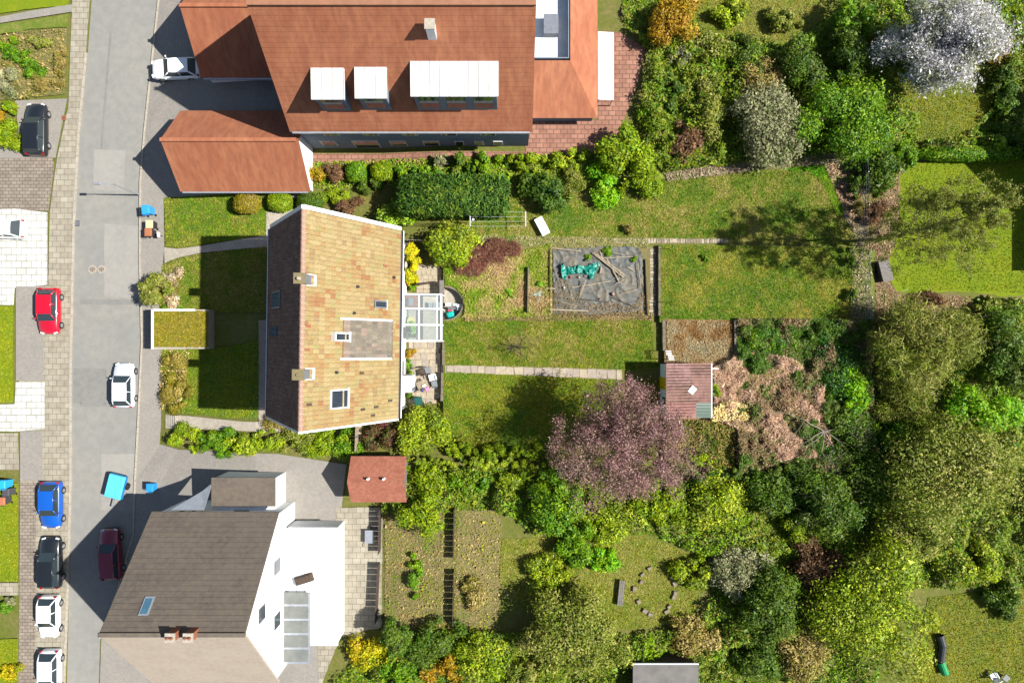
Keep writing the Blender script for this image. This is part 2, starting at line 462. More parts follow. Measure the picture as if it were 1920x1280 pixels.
# ------------------------------------------------------------------ plants
PAL = dict(
    mid=pal((98, 140, 38), (122, 158, 42), (80, 122, 34), (138, 166, 58)),
    dark=pal((82, 112, 38), (98, 126, 44), (66, 98, 34), (114, 134, 56), (90, 104, 48)),
    yew=pal((66, 98, 40), (84, 114, 44), (54, 84, 36), (106, 128, 52)),
    lime=pal((148, 168, 26), (166, 182, 40), (124, 152, 22), (140, 156, 44), (108, 140, 30)),
    bright=pal((120, 176, 34), (140, 190, 36), (100, 156, 30), (150, 184, 50)),
    gold=pal((206, 198, 14), (222, 206, 20), (180, 180, 14), (196, 170, 20), (150, 160, 20)),
    olive=pal((132, 144, 62), (154, 158, 82), (112, 130, 52), (170, 166, 100)),
    tan=pal((176, 158, 100), (158, 144, 84), (190, 172, 120), (140, 136, 70)),
    grey=pal((158, 160, 122), (176, 174, 140), (138, 146, 100), (150, 150, 110)),
    brown=pal((140, 108, 80), (122, 92, 70), (160, 128, 98), (104, 82, 62)),
    ochre=pal((184, 150, 60), (170, 132, 56), (196, 160, 84), (150, 136, 50)),
    red=pal((150, 92, 78), (132, 74, 68), (166, 114, 90), (128, 88, 66), (176, 144, 106), sat=1.0),
    plum=pal((168, 128, 124), (150, 108, 110), (184, 148, 138), (130, 92, 96), (158, 130, 110), k=.78, sat=1.0),
    white=pal((226, 224, 222), (212, 208, 214), (236, 234, 226), (196, 194, 196), (150, 156, 120), k=.75),
    fresh=pal((150, 186, 60), (170, 200, 84), (120, 160, 50), (196, 208, 120), (104, 140, 56)),
    leafy=pal((148, 172, 42), (170, 186, 62), (120, 148, 36), (116, 132, 56), (184, 190, 84)),
    bramble=pal((206, 168, 138), (190, 150, 122), (222, 190, 158), (166, 130, 106), (180, 160, 108), k=.85, sat=1.0),
)
def soft_clumps(X, Y, z0, rx, ry, h, k, block=False):
    cs, rs = [], []
    ph = [random.uniform(0, 6.28) for _ in range(3)]
    for i in range(k):
        if block:
            x, y = random.uniform(-.82, .82), random.uniform(-.8, .8); q = 0
        else:
            a = random.uniform(0, 2 * math.pi); r = math.sqrt(random.random())
            lobe = .80 + .16 * math.sin(2 * a + ph[0]) + .14 * math.sin(3 * a + ph[1]) + .10 * math.sin(5 * a + ph[2])
            x, y = math.cos(a) * r * lobe, math.sin(a) * r * lobe; q = min(1, r * r)
        cr = min(rx, ry) * random.choice((.2, .26, .32, .42)) * random.uniform(.85, 1.15)
        cz = min(cr * random.uniform(.8, 1.2), h * .42)
        if block: zc = z0 + h - cz * random.uniform(.9, 1.1)
        else: zc = z0 + max(cz * .9, (h - cz) * (1 - .55 * q) * random.uniform(.72, 1.0))
        cs.append((X + x * rx, Y + y * ry, zc)); rs.append((cr, cr, cz))
        if i % 2 == 0 and h > 1.2:          # lower skirt
            cs.append((X + x * rx * 1.05, Y + y * ry * 1.05, z0 + (zc - z0) * random.uniform(.35, .6))); rs.append((cr, cr, cz))
    return np.array(cs), np.array(rs)
def blob_leaves(cs, rs, n, size, palette, z0, aspect=1.5, up=.35, rnd=.55, shell=.55, fine=.3):
    w = rs[:, 0] * rs[:, 1]; w = w / w.sum()
    ci = rng.choice(len(cs), n, p=w)
    d = unit(rng.normal(0, 1, (n, 3)) + np.array([0, 0, .25]))
    far = np.where(rng.random((n, 1)) < .16, rng.uniform(1.0, 1.4, (n, 1)), rng.uniform(shell, 1.04, (n, 1)))
    p = cs[ci] + d * rs[ci] * far
    keep = p[:, 2] > z0 + .04
    p, d, ci = p[keep], d[keep], ci[keep]; n = len(p)
    base = rng.integers(0, len(palette), len(cs))
    pick = np.where(rng.random(n) < .55, base[ci], rng.integers(0, len(palette), n))
    tone = rng.uniform(.86, 1.14, len(cs))[ci][:, None]
    c = palette[pick] * tone * rng.uniform(1 - fine, 1 + fine, (n, 1))
    v = leaf_quads(p, d, rng.uniform(size * .7, size * 1.3, n), aspect, up, rnd)
    return v, c
def bush(name, label, cat, px, py, rx, ry, h, palette, size=.15, n=None, group=None, z=None, tree=False, style='leaf', k=None, block=False, dens=1.0, aspect=None, twigs=0, lift=.62):
    z0 = G(px, py).z if z is None else z
    zc = z0 + lift * h
    P = W(px, py, zc)
    if z is None: z0 = gh(P.x, P.y)
    m = (HCAM - zc) / FPX * 1.14
    rx, ry = rx * m, ry * m
    k = k or int(min(54, 9 + rx * ry * (4 if not block else 5)))
    root = thing(name, label, cat, (P.x, P.y, z0), group)
    o0 = (P.x, P.y, z0)
    pl = PAL[palette] if isinstance(palette, str) else palette
    lo = h * .35 if tree else 0
    cs, rs = soft_clumps(P.x, P.y, z0 + lo, rx, ry, h - lo, k, block)
    size *= .66
    if n is None: n = int(min(30000, 3.2 * dens * (math.pi * rx * ry + 1.5 * (rx + ry) * h) / (size * size * .75)))
    asp = aspect or {'leaf': 1.5, 'needle': 2.6, 'twig': 7.0, 'flower': 1.1}[style]
    sz = size if style != 'twig' else size * .45
    v, c = blob_leaves(cs, rs, n, sz, pl, z0, asp, .35 if style != 'needle' else .1, .55 if style != 'twig' else .9, .5 if style != 'twig' else .2)
    npmesh('crown' if tree else 'foliage', v, 3, c, M['needle' if style == 'needle' else 'leaf'], root, o0)
    mb = MB()
    r0 = max(.02, (.035 if tree else .018) * h)
    b = Vector((P.x, P.y, z0 - .05))
    if tree:
        top = Vector((P.x + random.uniform(-.2, .2), P.y + random.uniform(-.2, .2), z0 + h * .5))
        mb.tube(b, top, r0 * 1.3, r0 * .8, 7)
    else: top = b + Vector((0, 0, .15))
    for i in range(0, len(cs), max(1, len(cs) // 9)):
        e = Vector(cs[i]); mid = top.lerp(e, .5) + Vector((0, 0, .12 * h * random.random()))
        mb.tube(top, mid, r0 * .6, r0 * .38, 5); mb.tube(mid, e, r0 * .38, r0 * .12, 4)
    if twigs:
        for i in range(twigs):
            e = Vector(cs[random.randrange(len(cs))]); dd = Vector((random.gauss(0, 1), random.gauss(0, 1), random.uniform(.2, 1.2))).normalized()
            mb.tube(top.lerp(e, .6), e + dd * random.uniform(.5, 1.1) * rs[0][0] * 1.6, .032 if tree else .018, .008, 3)
    mb.build('trunk' if tree else 'stem', M['bark'], root)
    return root
def clipped(name, label, cat, px, py, rx, ry, h, palette, size=.1, dens=1.0, group=None, square=2.6, z=None, style='leaf'):
    """a shrub kept in a clipped, rounded block"""
    z0 = G(px, py).z if z is None else z
    zc = z0 + h * .7; P = W(px, py, zc)
    if z is None: z0 = gh(P.x, P.y)
    m = (HCAM - zc) / FPX; rx, ry = rx * m, ry * m
    root = thing(name, label, cat, (P.x, P.y, z0), group)
    size *= .8
    n = int(min(42000, 3.4 * dens * (4 * rx * ry + 2.4 * (rx + ry) * h) / (size * size * .75)))
    d = unit(rng.normal(0, 1, (n, 3)))
    q = 1 / (np.abs(d) ** square).sum(1) ** (1 / square)
    bumpy = 1 + .10 * (vnoise(d[:, 0] * rx + P.x, d[:, 1] * ry + d[:, 2] * h, 2.2, 2) - .5)
    p = d * (q * bumpy * rng.uniform(.8, 1.03, n))[:, None] * np.array([rx, ry, h * .5]) + np.array([P.x, P.y, z0 + h * .5])
    pl = PAL[palette] if isinstance(palette, str) else palette
    t = np.clip(vnoise(p[:, 0], p[:, 1], 1.6, 7) + rng.normal(0, .25, n), 0, .999)
    c = pl[(t * len(pl)).astype(int)] * rng.uniform(.65, 1.3, (n, 1))
    v = leaf_quads(p, d, rng.uniform(size * .7, size * 1.3, n), 1.5 if style == 'leaf' else 2.8, .2, .5 if style == 'leaf' else .75)
    npmesh('foliage', v, 3, c, M['needle'] if style == 'needle' else M['leaf'], root, (P.x, P.y, z0))
    mb = MB()
    for s in range(5):
        e = Vector((P.x + random.uniform(-.6, .6) * rx, P.y + random.uniform(-.6, .6) * ry, z0 + h * .75))
        b = Vector((P.x + random.uniform(-.4, .4) * rx, P.y + random.uniform(-.4, .4) * ry, z0 - .05))
        mb.tube(b, e, .03 + .01 * h, .012, 5)
    mb.build('stem', M['bark'], root)
    return root
def grow(mb, p, d, ln, r, depth, tips, spread=.6, kids=(2, 3), upb=.25, seg=3, nside=5):
    for s in range(seg):
        d = (d + Vector((random.gauss(0, .13), random.gauss(0, .13), random.gauss(0, .08) + upb * .12))).normalized()
        q = p + d * (ln / seg)
        r1 = r * (1 - .35 / seg)
        mb.tube(p, q, r, r1, max(3, nside))
        p, r = q, r1
        if depth <= 2: tips.append((p.copy(), d.copy()))
    if depth == 0: return
    for i in range(random.randint(*kids)):
        a = Vector((random.gauss(0, 1), random.gauss(0, 1), random.gauss(0, .6) + upb)).normalized()
        grow(mb, p, (d * (1 - spread) + a * spread).normalized(), ln * random.uniform(.62, .86), r * random.uniform(.5, .72), depth - 1, tips, spread, kids, upb, seg, nside - 1)
def twig_tree(name, label, cat, base, h, depth=5, r=.12, trunk=.3, spread=.6, palette=None, nleaf=0, leafsize=.08, bark='bark', upb=.25, lean=(0, 0), kids=(2, 3), group=None, leafspread=.25, first=None, fit=None, ztop=None):
    root = thing(name, label, cat, base, group)
    mb, tips = MB(), []
    b = Vector(base)
    d = Vector((lean[0], lean[1], 1)).normalized()
    p = b - Vector((0, 0, .1)); q = b + d * (h * trunk)
    tr = MB(); tr.tube(p, q, r * 1.25, r * .85, 8)
    tr.build('trunk', M[bark], root, True)
    for i in range(first or random.randint(3, 4)):
        a = 2 * math.pi * (i + random.uniform(-.25, .25)) / (first or 3.5)
        dd = (Vector((math.cos(a), math.sin(a), 0)) * spread * 1.1 + Vector((0, 0, 1 - spread * .45))).normalized()
        grow(mb, q - d * random.uniform(0, h * trunk * .35), dd, h * (1 - trunk) * .42 * random.uniform(.8, 1.1), r * .6, depth, tips, spread, kids, upb)
    tp = np.array([t[0][:] for t in tips]); td = np.array([t[1][:] for t in tips])
    if ztop:
        z9 = np.percentile(tp[:, 2], 96); fz = (ztop - q.z) / (z9 - q.z)
        mb.v = [(p[0], p[1], q.z + (p[2] - q.z) * fz) if p[2] > q.z else p for p in mb.v]
        tp[:, 2] = np.where(tp[:, 2] > q.z, q.z + (tp[:, 2] - q.z) * fz, tp[:, 2])
    if fit:                                   # spread the crown to its real width and place
        cx, cy, rx, ry = fit
        ex, ey = np.percentile(np.abs(tp[:, 0] - np.median(tp[:, 0])), 93), np.percentile(np.abs(tp[:, 1] - np.median(tp[:, 1])), 93)
        mx, my = np.median(tp[:, 0]), np.median(tp[:, 1])
        zt = np.percentile(tp[:, 2], 80)
        def warp(p):
            f = max(0.0, min(1.0, (p[2] - q.z * .9) / max(.5, (zt - q.z * .9)))) ** .5
            x = b.x + (p[0] - b.x) * (1 + (rx / ex - 1) * f) + (cx - (b.x + (mx - b.x) * rx / ex)) * f
            y = b.y + (p[1] - b.y) * (1 + (ry / ey - 1) * f) + (cy - (b.y + (my - b.y) * ry / ey)) * f
            return (x, y, p[2])
        mb.v = [warp(p) for p in mb.v]
        tp = np.array([warp(p) for p in tp])
    if nleaf:
        leafsize *= .9
        mb.build('branches', M[bark], root)
        i = rng.integers(0, len(tp), nleaf)
        pos = tp[i] + rng.normal(0, leafspread, (nleaf, 3))
        pl = PAL[palette]
        t = np.clip(vnoise(pos[:, 0], pos[:, 1], .8, 9) + rng.normal(0, .28, nleaf), 0, .999)
        c = pl[(t * len(pl)).astype(int)] * rng.uniform(.65, 1.3, (nleaf, 1))
        v = leaf_quads(pos, td[i], rng.uniform(leafsize * .6, leafsize * 1.3, nleaf), 1.6, .3, .9)
        npmesh('crown', v, 3, c, M['leaf'], root, base)
    else:
        mb.build('crown', M[bark], root)
    return root

# ------------------------------------------------------------------ the ground
def build_ground():
    xs = sorted(set([-400, -60, XR0, XR1, -18.0, -11.5, -10.6, -9.6, -8.5, -7.4, XPAT - .06, XPAT + .0, W(872, 0, ZP).x, 20, 60, 400]))
    ya, yb = W(0, 536, ZP).y, W(0, 606, ZP).y
    ys = sorted(set([-400, -40, YPB - .25, YPB + .05, yb, ya, YPT - .05, YPT + .25, 40, 400]))
    bm = bmesh.new()
    g = [[bm.verts.new((x, y, gh(x, y))) for y in ys] for x in xs]
    for i in range(len(xs) - 1):
        for j in range(len(ys) - 1):
            if abs(xs[i] - XPAT) < 1e-4 and abs(ys[j] - yb) < 1e-4: continue     # the round bay of the patio
            bm.faces.new((g[i][j], g[i + 1][j], g[i + 1][j + 1], g[i][j + 1]))
    x1 = W(872, 0, ZP).x
    arc = []
    c = W(834, 569, ZP); rx, ry = W(867, 0, ZP).x - c.x, W(0, 539, ZP).y - c.y
    for i in range(19):
        a = math.pi / 2 - math.pi * i / 18
        arc.append((c.x + rx * math.cos(a), c.y + ry * math.sin(a)))
    arc = [(XPAT, arc[0][1])] + arc + [(XPAT, arc[-1][1])]
    top = [bm.verts.new((x, y, ZP)) for x, y in arc]
    bot = [bm.verts.new((x, y, 0)) for x, y in arc]
    outer = [bm.verts.new((XPAT, yb, ZP)), bm.verts.new((x1, yb, ZP)), bm.verts.new((x1, ya, ZP)), bm.verts.new((XPAT, ya, ZP))]
    bm.faces.new(outer + top)
    for i in range(len(arc) - 1): bm.faces.new((top[i], top[i + 1], bot[i + 1], bot[i]))
    bm.faces.new(bot)
    bmesh.ops.triangulate(bm, faces=[f for f in bm.faces if len(f.verts) > 4])
    bmesh.ops.recalc_face_normals(bm, faces=bm.faces)
    for f in bm.faces:
        if f.normal.z < -.01: f.normal_flip()
    me = bpy.data.meshes.new('ground'); bm.to_mesh(me); bm.free()
    me.materials.append(M['ground'])
    o = bpy.data.objects.new('ground', me); COL.objects.link(o)
    tag(o, 'rough grassy ground around the houses and gardens', 'ground', None, 'structure')
    return arc
ARC = build_ground()

# street side
sheet('road', [(178, -80), (300, -80), (296, 0), (287, 90), (270, 250), (263, 340), (262, 480), (266, 640), (258, 800), (253, 900), (250, 1000), (222, 1100), (188, 1195), (183, 1360), (120, 1360), (126, 1280), (130, 1100), (135, 900), (135, 700), (141, 420), (150, 250), (165, 100)], M['asphalt'], .02)
sheet('pavement_street_edge', [(140, -80), (176, -80), (163, 100), (148, 250), (139, 420), (133, 700), (133, 900), (128, 1100), (118, 1360), (36, 1360), (40, 900), (40, 805), (34, 535), (92, 535), (95, 400), (108, 300), (130, 200)], M['pave_beige'], .14)
sheet('pavement', [(302, -80), (420, -80), (420, 0), (560, 0), (560, 372), (308, 374), (309, 470), (303, 520), (300, 585), (303, 655), (303, 795), (300, 832), (335, 842), (520, 850), (650, 870), (640, 960), (600, 1280), (600, 1360), (186, 1360), (191, 1195), (225, 1100), (253, 1000), (256, 900), (261, 800), (269, 640), (265, 480), (266, 340), (273, 250), (290, 90), (299, 0)], M['pave_grey'], .10)
for lbl, q, mm in (('trench', [(150, 560), (258, 562), (258, 572), (150, 570)], 'asphalt_dark'), ('patch', [(196, 420), (262, 424), (264, 560), (196, 556)], 'asphalt_light'), ('patch', [(138, 690), (200, 690), (200, 756), (137, 756)], 'asphalt_dark'), ('strip', [(150, 756), (256, 756), (255, 762), (150, 761)], 'asphalt_dark'), ('patch', [(176, 280), (236, 282), (232, 360), (176, 356)], 'asphalt_light'), ('strip', [(205, 60), (210, 60), (192, 280), (188, 280)], 'asphalt_dark'), ('patch', [(190, 850), (254, 850), (250, 960), (190, 955)], 'asphalt_light')):
    if mm not in M: M[mm] = mat(mm, C(156, 156, 151, .47), C(146, 146, 142, .46), .6, C(168, 164, 156, .47), 3, rough=.9) if mm == 'asphalt_dark' else mat(mm, C(182, 178, 170, .47), C(172, 168, 162, .47), .5, C(190, 186, 176, .47), 3, rough=.9)
    sheet('road_' + lbl, rough_poly(q, 12, .8), M[mm], .026)
def kerb(name, pts, label):
    mb = MB()
    for a, b in zip(pts, pts[1:]):
        A, B = G(*a, .08), G(*b, .08)
        n = max(1, int((B - A).length / 1.0))
        for i in range(n):
            p, q = A.lerp(B, i / n + .01 / n), A.lerp(B, (i + 1) / n - .012 / n)
            mb.bar(p, q, .14, .2)
    o = mb.build(name, M['concrete'])
    return tag(o, label, 'kerb', None, 'structure')
kerb('kerb', [(163, 100), (148.5, 250), (139.5, 420), (133.5, 700), (133.5, 900), (128.5, 1100), (121, 1290)], 'pale kerbstones along the far pavement')
kerb('kerb', [(299, 0), (289, 90), (272, 250), (264.5, 340), (263.5, 480), (267.5, 640), (260, 800), (254.5, 900), (251.5, 1000), (223, 1100), (189, 1195)], 'pale kerbstones along the garden side pavement')
sheet('driveway_white', [(-80, 397), (30, 392), (91, 399), (91, 534), (30, 540), (28, 572), (-80, 570)], M['pave_white'], .16)
sheet('pavement_taupe', [(-80, 300), (100, 296), (104, 310), (93, 396), (-80, 392)], M['pave_taupe'], .155)
sheet('driveway_grey', [(32, 537), (86, 537), (84, 640), (84, 713), (32, 713)], M['pave_grey'], .165)
sheet('driveway_pale', [(-80, 760), (30, 757), (32, 716), (86, 716), (86, 803), (32, 808), (-80, 806)], M['pave_white'], .17)
sheet('driveway_strip', [(40, 808), (82, 808), (82, 900), (40, 900)], M['pave_grey'], .165)
sheet('pavement_edge_strip', [(40, 903), (70, 903), (68, 1360), (38, 1360)], M['pave_taupe'], .165)
sheet('parking_place', [(30, 190), (128, 186), (106, 297), (-80, 298), (-80, 270), (40, 268)], M['pave_grey'], .15)
sheet('driveway_beige', [(-80, 811), (36, 811), (38, 880), (-80, 880)], M['pave_beige'], .16)
sheet('footpath', [(-80, 44), (-20, 38), (60, 22), (138, 10), (137, 24), (60, 36), (-80, 58)], M['pave_grey'], .16)
sheet('garden_path_pale', [(-80, 1091), (37, 1091), (37, 1114), (-80, 1116)], M['pave_beige'], .165)
for i, (a, b, c, d) in enumerate([(-80, 574, 27, 754), (-80, 905, 36, 1088), (-80, 1196, 36, 1360)]):
    q = rough_poly([(a, b), (c, b), (c, d), (a, d)], 10, .8)
    sheet('lawn', q, M['lawn_bright'], .15, label='bright front lawn across the street')
    grass('grass', 'bright short grass of the front lawns across the street', [(max(a, -10), b), (c, b), (c, d), (max(a, -10), min(d, 1290))], 120, pal((120, 140, 14), (140, 150, 22), (156, 156, 40)), off=.15)
qq = rough_poly([(-80, -80), (136, -80), (130, 12), (60, 18), (-80, 40)], 10, .8)
sheet('lawn', qq, M['lawn_bright'], .14)
qq = rough_poly([(-80, 58), (60, 40), (130, 28), (128, 52), (60, 56), (-20, 74), (-80, 74)], 10, .8)
sheet('lawn', qq, M['lawn_dry'], .14)
sheet('planting_bed', rough_poly([(-80, 74), (60, 58), (128, 54), (124, 178), (30, 186), (-80, 200)], 10, 1), M['weedy'], .14)

# the front garden of the house
FL1 = [(309, 371), (400, 366), (500, 360), (506, 400), (500, 440), (440, 449), (380, 459), (335, 465), (312, 462)]
sheet('lawn', rough_poly(FL1, 8, .7), M['lawn'], .115)
grass('grass', 'sunlit grass between street bins and clipped round shrubs', FL1, 230, pal((94, 134, 22), (114, 146, 28), (136, 152, 46), (160, 158, 80)), off=.11)
FL2 = [(306, 498), (330, 486), (380, 476), (440, 469), (506, 462), (506, 585), (392, 585), (392, 580), (300, 580), (300, 540)]
sheet('lawn', rough_poly(FL2, 8, .7), M['lawn'], .125)
grass('grass', 'grass of the front lawn above the grassed garage roof', FL2, 230, pal((98, 130, 28), (120, 142, 38), (144, 148, 64), (166, 156, 96)), off=.12)
FL3 = [(304, 655), (392, 655), (488, 640), (486, 783), (430, 782), (330, 772), (304, 765)]
sheet('lawn', rough_poly(FL3, 8, .7), M['lawn'], .125)
grass('grass', 'grass of the front lawn beside the flower edged hedge', FL3, 230, pal((98, 134, 18), (122, 148, 24), (144, 152, 48)), off=.12)
sheet('path', [(310, 494), (309, 464), (335, 467), (380, 461), (440, 451), (500, 442), (500, 398), (560, 392), (560, 470), (506, 463), (440, 468), (380, 474), (340, 482), (322, 488)], M['concrete'], .14)
sheet('side_path', [(326, 779), (352, 779), (400, 784), (460, 790), (520, 790), (560, 800), (560, 812), (480, 808), (400, 805), (326, 802)], M['concrete'], .145)
sheet('house_apron', [(486, 600), (512, 600), (512, 792), (486, 790)], M['slab2'], .15)

# the back garden
sheet('lawn', rough_poly([(836, 404), (900, 402), (940, 396), (948, 335), (1110, 332), (1240, 318), (1250, 336), (1400, 320), (1545, 304), (1558, 330), (1578, 400), (1602, 440), (1602, 462), (1215, 445), (886, 443)], 7, 1), M['lawn_dry'], .02, z=ZP)
LT = [(838, 405), (940, 400), (948, 345), (1110, 350), (1250, 335), (1400, 322), (1543, 306), (1556, 330), (1576, 400), (1600, 440), (1600, 460), (1215, 445), (888, 442)]
grass('grass', 'patchy grass of the long upper lawn with the washing line', LT, 240, pal((84, 126, 26), (102, 136, 34), (120, 144, 46), (150, 152, 70), (180, 168, 106)), z=ZP)
sheet('lawn', rough_poly([(833, 602), (860, 597), (1222, 595), (1226, 660), (1238, 690), (1165, 696), (1000, 688), (833, 683)], 7, .8), M['lawn'], .02, z=ZP)
LM = [(833, 602), (860, 597), (1222, 596), (1226, 660), (1238, 688), (1165, 695), (1000, 687), (833, 682)]
grass('grass', 'grass of the middle lawn with the bare sapling', LM, 250, pal((92, 128, 20), (112, 140, 26), (136, 146, 46), (158, 154, 78), (176, 164, 104)), z=ZP)
sheet('lawn', rough_poly([(833, 698), (860, 697), (1165, 712), (1238, 714), (1240, 860), (1000, 866), (830, 830)], 7, .8), M['lawn'], .02, z=ZP)
LB = [(833, 699), (860, 698), (1165, 713), (1238, 715), (1240, 860), (1000, 864), (832, 828)]
grass('grass', 'grass of the lower lawn shaded by the plum tree', LB, 220, pal((92, 130, 18), (112, 142, 20), (136, 150, 32), (154, 152, 62)), z=ZP)
sheet('allotment', rough_poly([(836, 445), (890, 445), (1215, 448), (1222, 594), (862, 596), (838, 600), (872, 605), (872, 537), (836, 536)], 8, 1), M['weedy'], .016, z=ZP)
ZT2 = 1.15
def terrace(name, poly, z1, material, label):
    mb = MB()
    P = [W(p[0], p[1], z1) for p in poly]
    n = len(P)
    vs = [(p.x, p.y, ZP - .1) for p in P] + [(p.x, p.y, z1) for p in P]
    fs = [tuple(range(n, 2 * n))] + [(i, (i + 1) % n, n + (i + 1) % n, n + i) for i in range(n)]
    mb.add(vs, fs)
    o = mb.build(name, material)
    return tag(o, label, 'terrace', None, 'structure')
terrace('garden_terrace', [(1237, 459), (1602, 462), (1640, 470), (1640, 606), (1237, 604)], ZT2, M['lawn_dry'], 'raised terrace of dry grass behind the allotment')
LU = [(1238, 460), (1602, 463), (1604, 596), (1560, 600), (1400, 600), (1238, 598)]
grass('grass', 'dry grass of the raised terrace behind the allotment', LU, 250, pal((90, 130, 26), (108, 138, 34), (130, 148, 48), (154, 156, 70), (178, 170, 88)), z=ZT2, off=0.0)
terrace('garden_terrace', [(1246, 598), (1374, 600), (1378, 886), (1246, 884)], 1.2, M['rust_soil'], 'raised bed of rusty soil above the shed')
terrace('garden_terrace', [(1381, 596), (1632, 598), (1640, 880), (1381, 884)], 1.5, M['dark_soil'], 'overgrown back corner of the plot')
# gardens round about
sheet('lawn', rough_poly([(1688, 330), (1715, 306), (1775, 300), (1960, 300), (1960, 552), (1880, 556), (1830, 548), (1780, 545), (1720, 552), (1680, 545), (1660, 510), (1686, 430)], 9, 1.2), M['lawn_bright'], .03, z=ZP)
grass('grass', 'smooth bright lawn with curved edges behind the plot', [(1690, 332), (1716, 308), (1775, 302), (1925, 302), (1925, 550), (1780, 543), (1700, 548), (1664, 510), (1690, 430)], 110, pal((118, 150, 6), (134, 158, 10), (148, 160, 16)), z=ZP)
sheet('lawn', rough_poly([(1690, 160), (1780, 90), (1868, 60), (1868, 190), (1800, 262), (1720, 268)], 9, 1.2), M['lawn_dry'], .03, z=ZP)
sheet('lawn', rough_poly([(1270, -80), (1580, -80), (1560, 40), (1490, 90), (1300, 80)], 9, 1.2), M['lawn_dry'], .03, z=ZP)
sheet('lawn', rough_poly([(940, 1010), (1200, 1000), (1330, 1050), (1300, 1160), (1180, 1180), (1000, 1150), (935, 1090)], 9, 1.2), M['lawn_dry'], .03, z=ZP)
sheet('lawn', rough_poly([(1740, 1120), (1990, 1090), (1990, 1360), (1700, 1360)], 9, 1.2), M['lawn_dry'], .03, z=ZP)
sheet('bed', rough_poly([(1610, 320), (1690, 318), (1684, 430), (1660, 520), (1690, 552), (1800, 552), (1830, 600), (1612, 606)], 9, 1.2), M['soil'], .028, z=ZP)
sheet('terrace_paving', [(985, 215), (1120, 225), (1122, 60), (1160, 60), (1210, 90), (1195, 160), (1160, 250), (1110, 285), (940, 300), (780, 300), (780, 290), (985, 285)], M['pave_pink'], .03)
sheet('house_terrace', [(555, 288), (985, 284), (985, 300), (556, 308)], M['pave_pink'], .035)
sheet('neighbour_yard', rough_poly([(630, 950), (718, 950), (716, 1175), (640, 1190), (600, 1290), (590, 1100), (632, 1080)], 9, 1), M['pave_beige'], .12)
sheet('vegetable_bed', rough_poly([(722, 960), (850, 960), (850, 1170), (722, 1170)], 9, 1), M['weedy'], .03)
sheet('vegetable_bed', rough_poly([(856, 955), (942, 955), (936, 1160), (930, 1190), (856, 1180)], 9, 2.5), M['weedy'], .03, z=ZP)

# ------------------------------------------------------------------ the house
HX, HY = -14.07, 1.42
ZE, ZR, HW, HL = 6.0, 14.4, 5.1, 7.42
PIT = math.atan2(ZR - ZE, HW)
SL = math.hypot(ZR - ZE, HW)
cP, sP = math.cos(PIT), math.sin(PIT)
def SP(s, y, n, side=1): return Vector((side * (s * cP + n * sP), y, ZR - s * sP + n * cP))
def on_slope(px, py, side=1):
    lo, hi = 0.0, SL
    for _ in range(40):
        s = (lo + hi) / 2
        z = ZR - s * sP
        q = 960 + (HX + side * s * cP) * FPX / (HCAM - z)
        if (q < px) == (side > 0): lo = s
        else: hi = s
    z = ZR - s * sP
    return s, (640 - py) * (HCAM - z) / FPX - HY
def sbox(mb, s0, s1, y0, y1, n0, n1, side=1, col=None):
    vs = [SP(s, y, n, side) for n in (n0, n1) for s, y in ((s0, y0), (s1, y0), (s1, y1), (s0, y1))]
    mb.add(vs, [(3, 2, 1, 0), (4, 5, 6, 7), (0, 1, 5, 4), (1, 2, 6, 5), (2, 3, 7, 6), (3, 0, 4, 7)], col)
house = thing('semi_detached_house', 'tall white semi-detached house with sandy tiled gable roof and grey dormer', 'house')
# walls: a gabled prism
mb = MB()
wx = HW - .32; wl = HL - .28
zs = ZR - (ZR - ZE) * wx / HW - .12
pent = [(-wx, -.6), (wx, -.6), (wx, zs), (0, ZR - .2), (-wx, zs)]
vs = [(x, -wl, z) for x, z in pent] + [(x, wl, z) for x, z in pent]
mb.add(vs, [(0, 1, 2, 3, 4), (9, 8, 7, 6, 5)] + [(i, (i + 1) % 5, 5 + (i + 1) % 5, 5 + i) for i in range(5)])
wall = mb.build('wall', M['render'], house)
def facade_window(y, z0, z1, w, side=1, name='window', door=False):
    f = MB()
    x = side * (wx + .02)
    for a, b, c, d in ((y - w / 2, y - w / 2 + .07, z0, z1), (y + w / 2 - .07, y + w / 2, z0, z1), (y - w / 2 + .07, y + w / 2 - .07, z0, z0 + .07), (y - w / 2 + .07, y + w / 2 - .07, z1 - .07, z1)):
        f.span(x - .04, x + .04, a, b, c, d)
    fo = f.build(name, M['wood_dark'] if door else M['white'], house)
    g = MB(); g.span(x - .03, x + .01, y - w / 2 + .07, y + w / 2 - .07, z0 + .07, z1 - .07)
    g.build('door_panel' if door else 'pane', M['wood_dark'] if door else M['glass_dark'], fo)
    if not door:
        s = MB(); s.span(x - .02 if side > 0 else x - .16, x + .16 if side > 0 else x + .02, y - w / 2 - .05, y + w / 2 + .05, z0 - .07, z0 - .01); s.build('sill', M['concrete'], fo)
for y in (5.4, 2.6, -1.0, -4.0): facade_window(y, 3.6, 4.9, 1.2)
for y in (5.2, -3.6): facade_window(y, 1.0, 2.3, 1.3)
facade_window(-.6, .05, 2.1, .95, name='back_door', door=True)
for y in (5.4, 2.2, -1.2, -4.6): facade_window(y, 3.4, 4.8, 1.2, -1)
for y in (4.8, -4.4): facade_window(y, .9, 2.2, 1.3, -1)
for y in (1.1, -.9): facade_window(y, .1, 2.1, .95, -1, 'front_door', True)
# roof deck
mb = MB()
for side in (1, -1): sbox(mb, 0.02, SL, -HL, HL, -.16, -.02, side)
roof = mb.build('roof', M['wood_dark'], house)
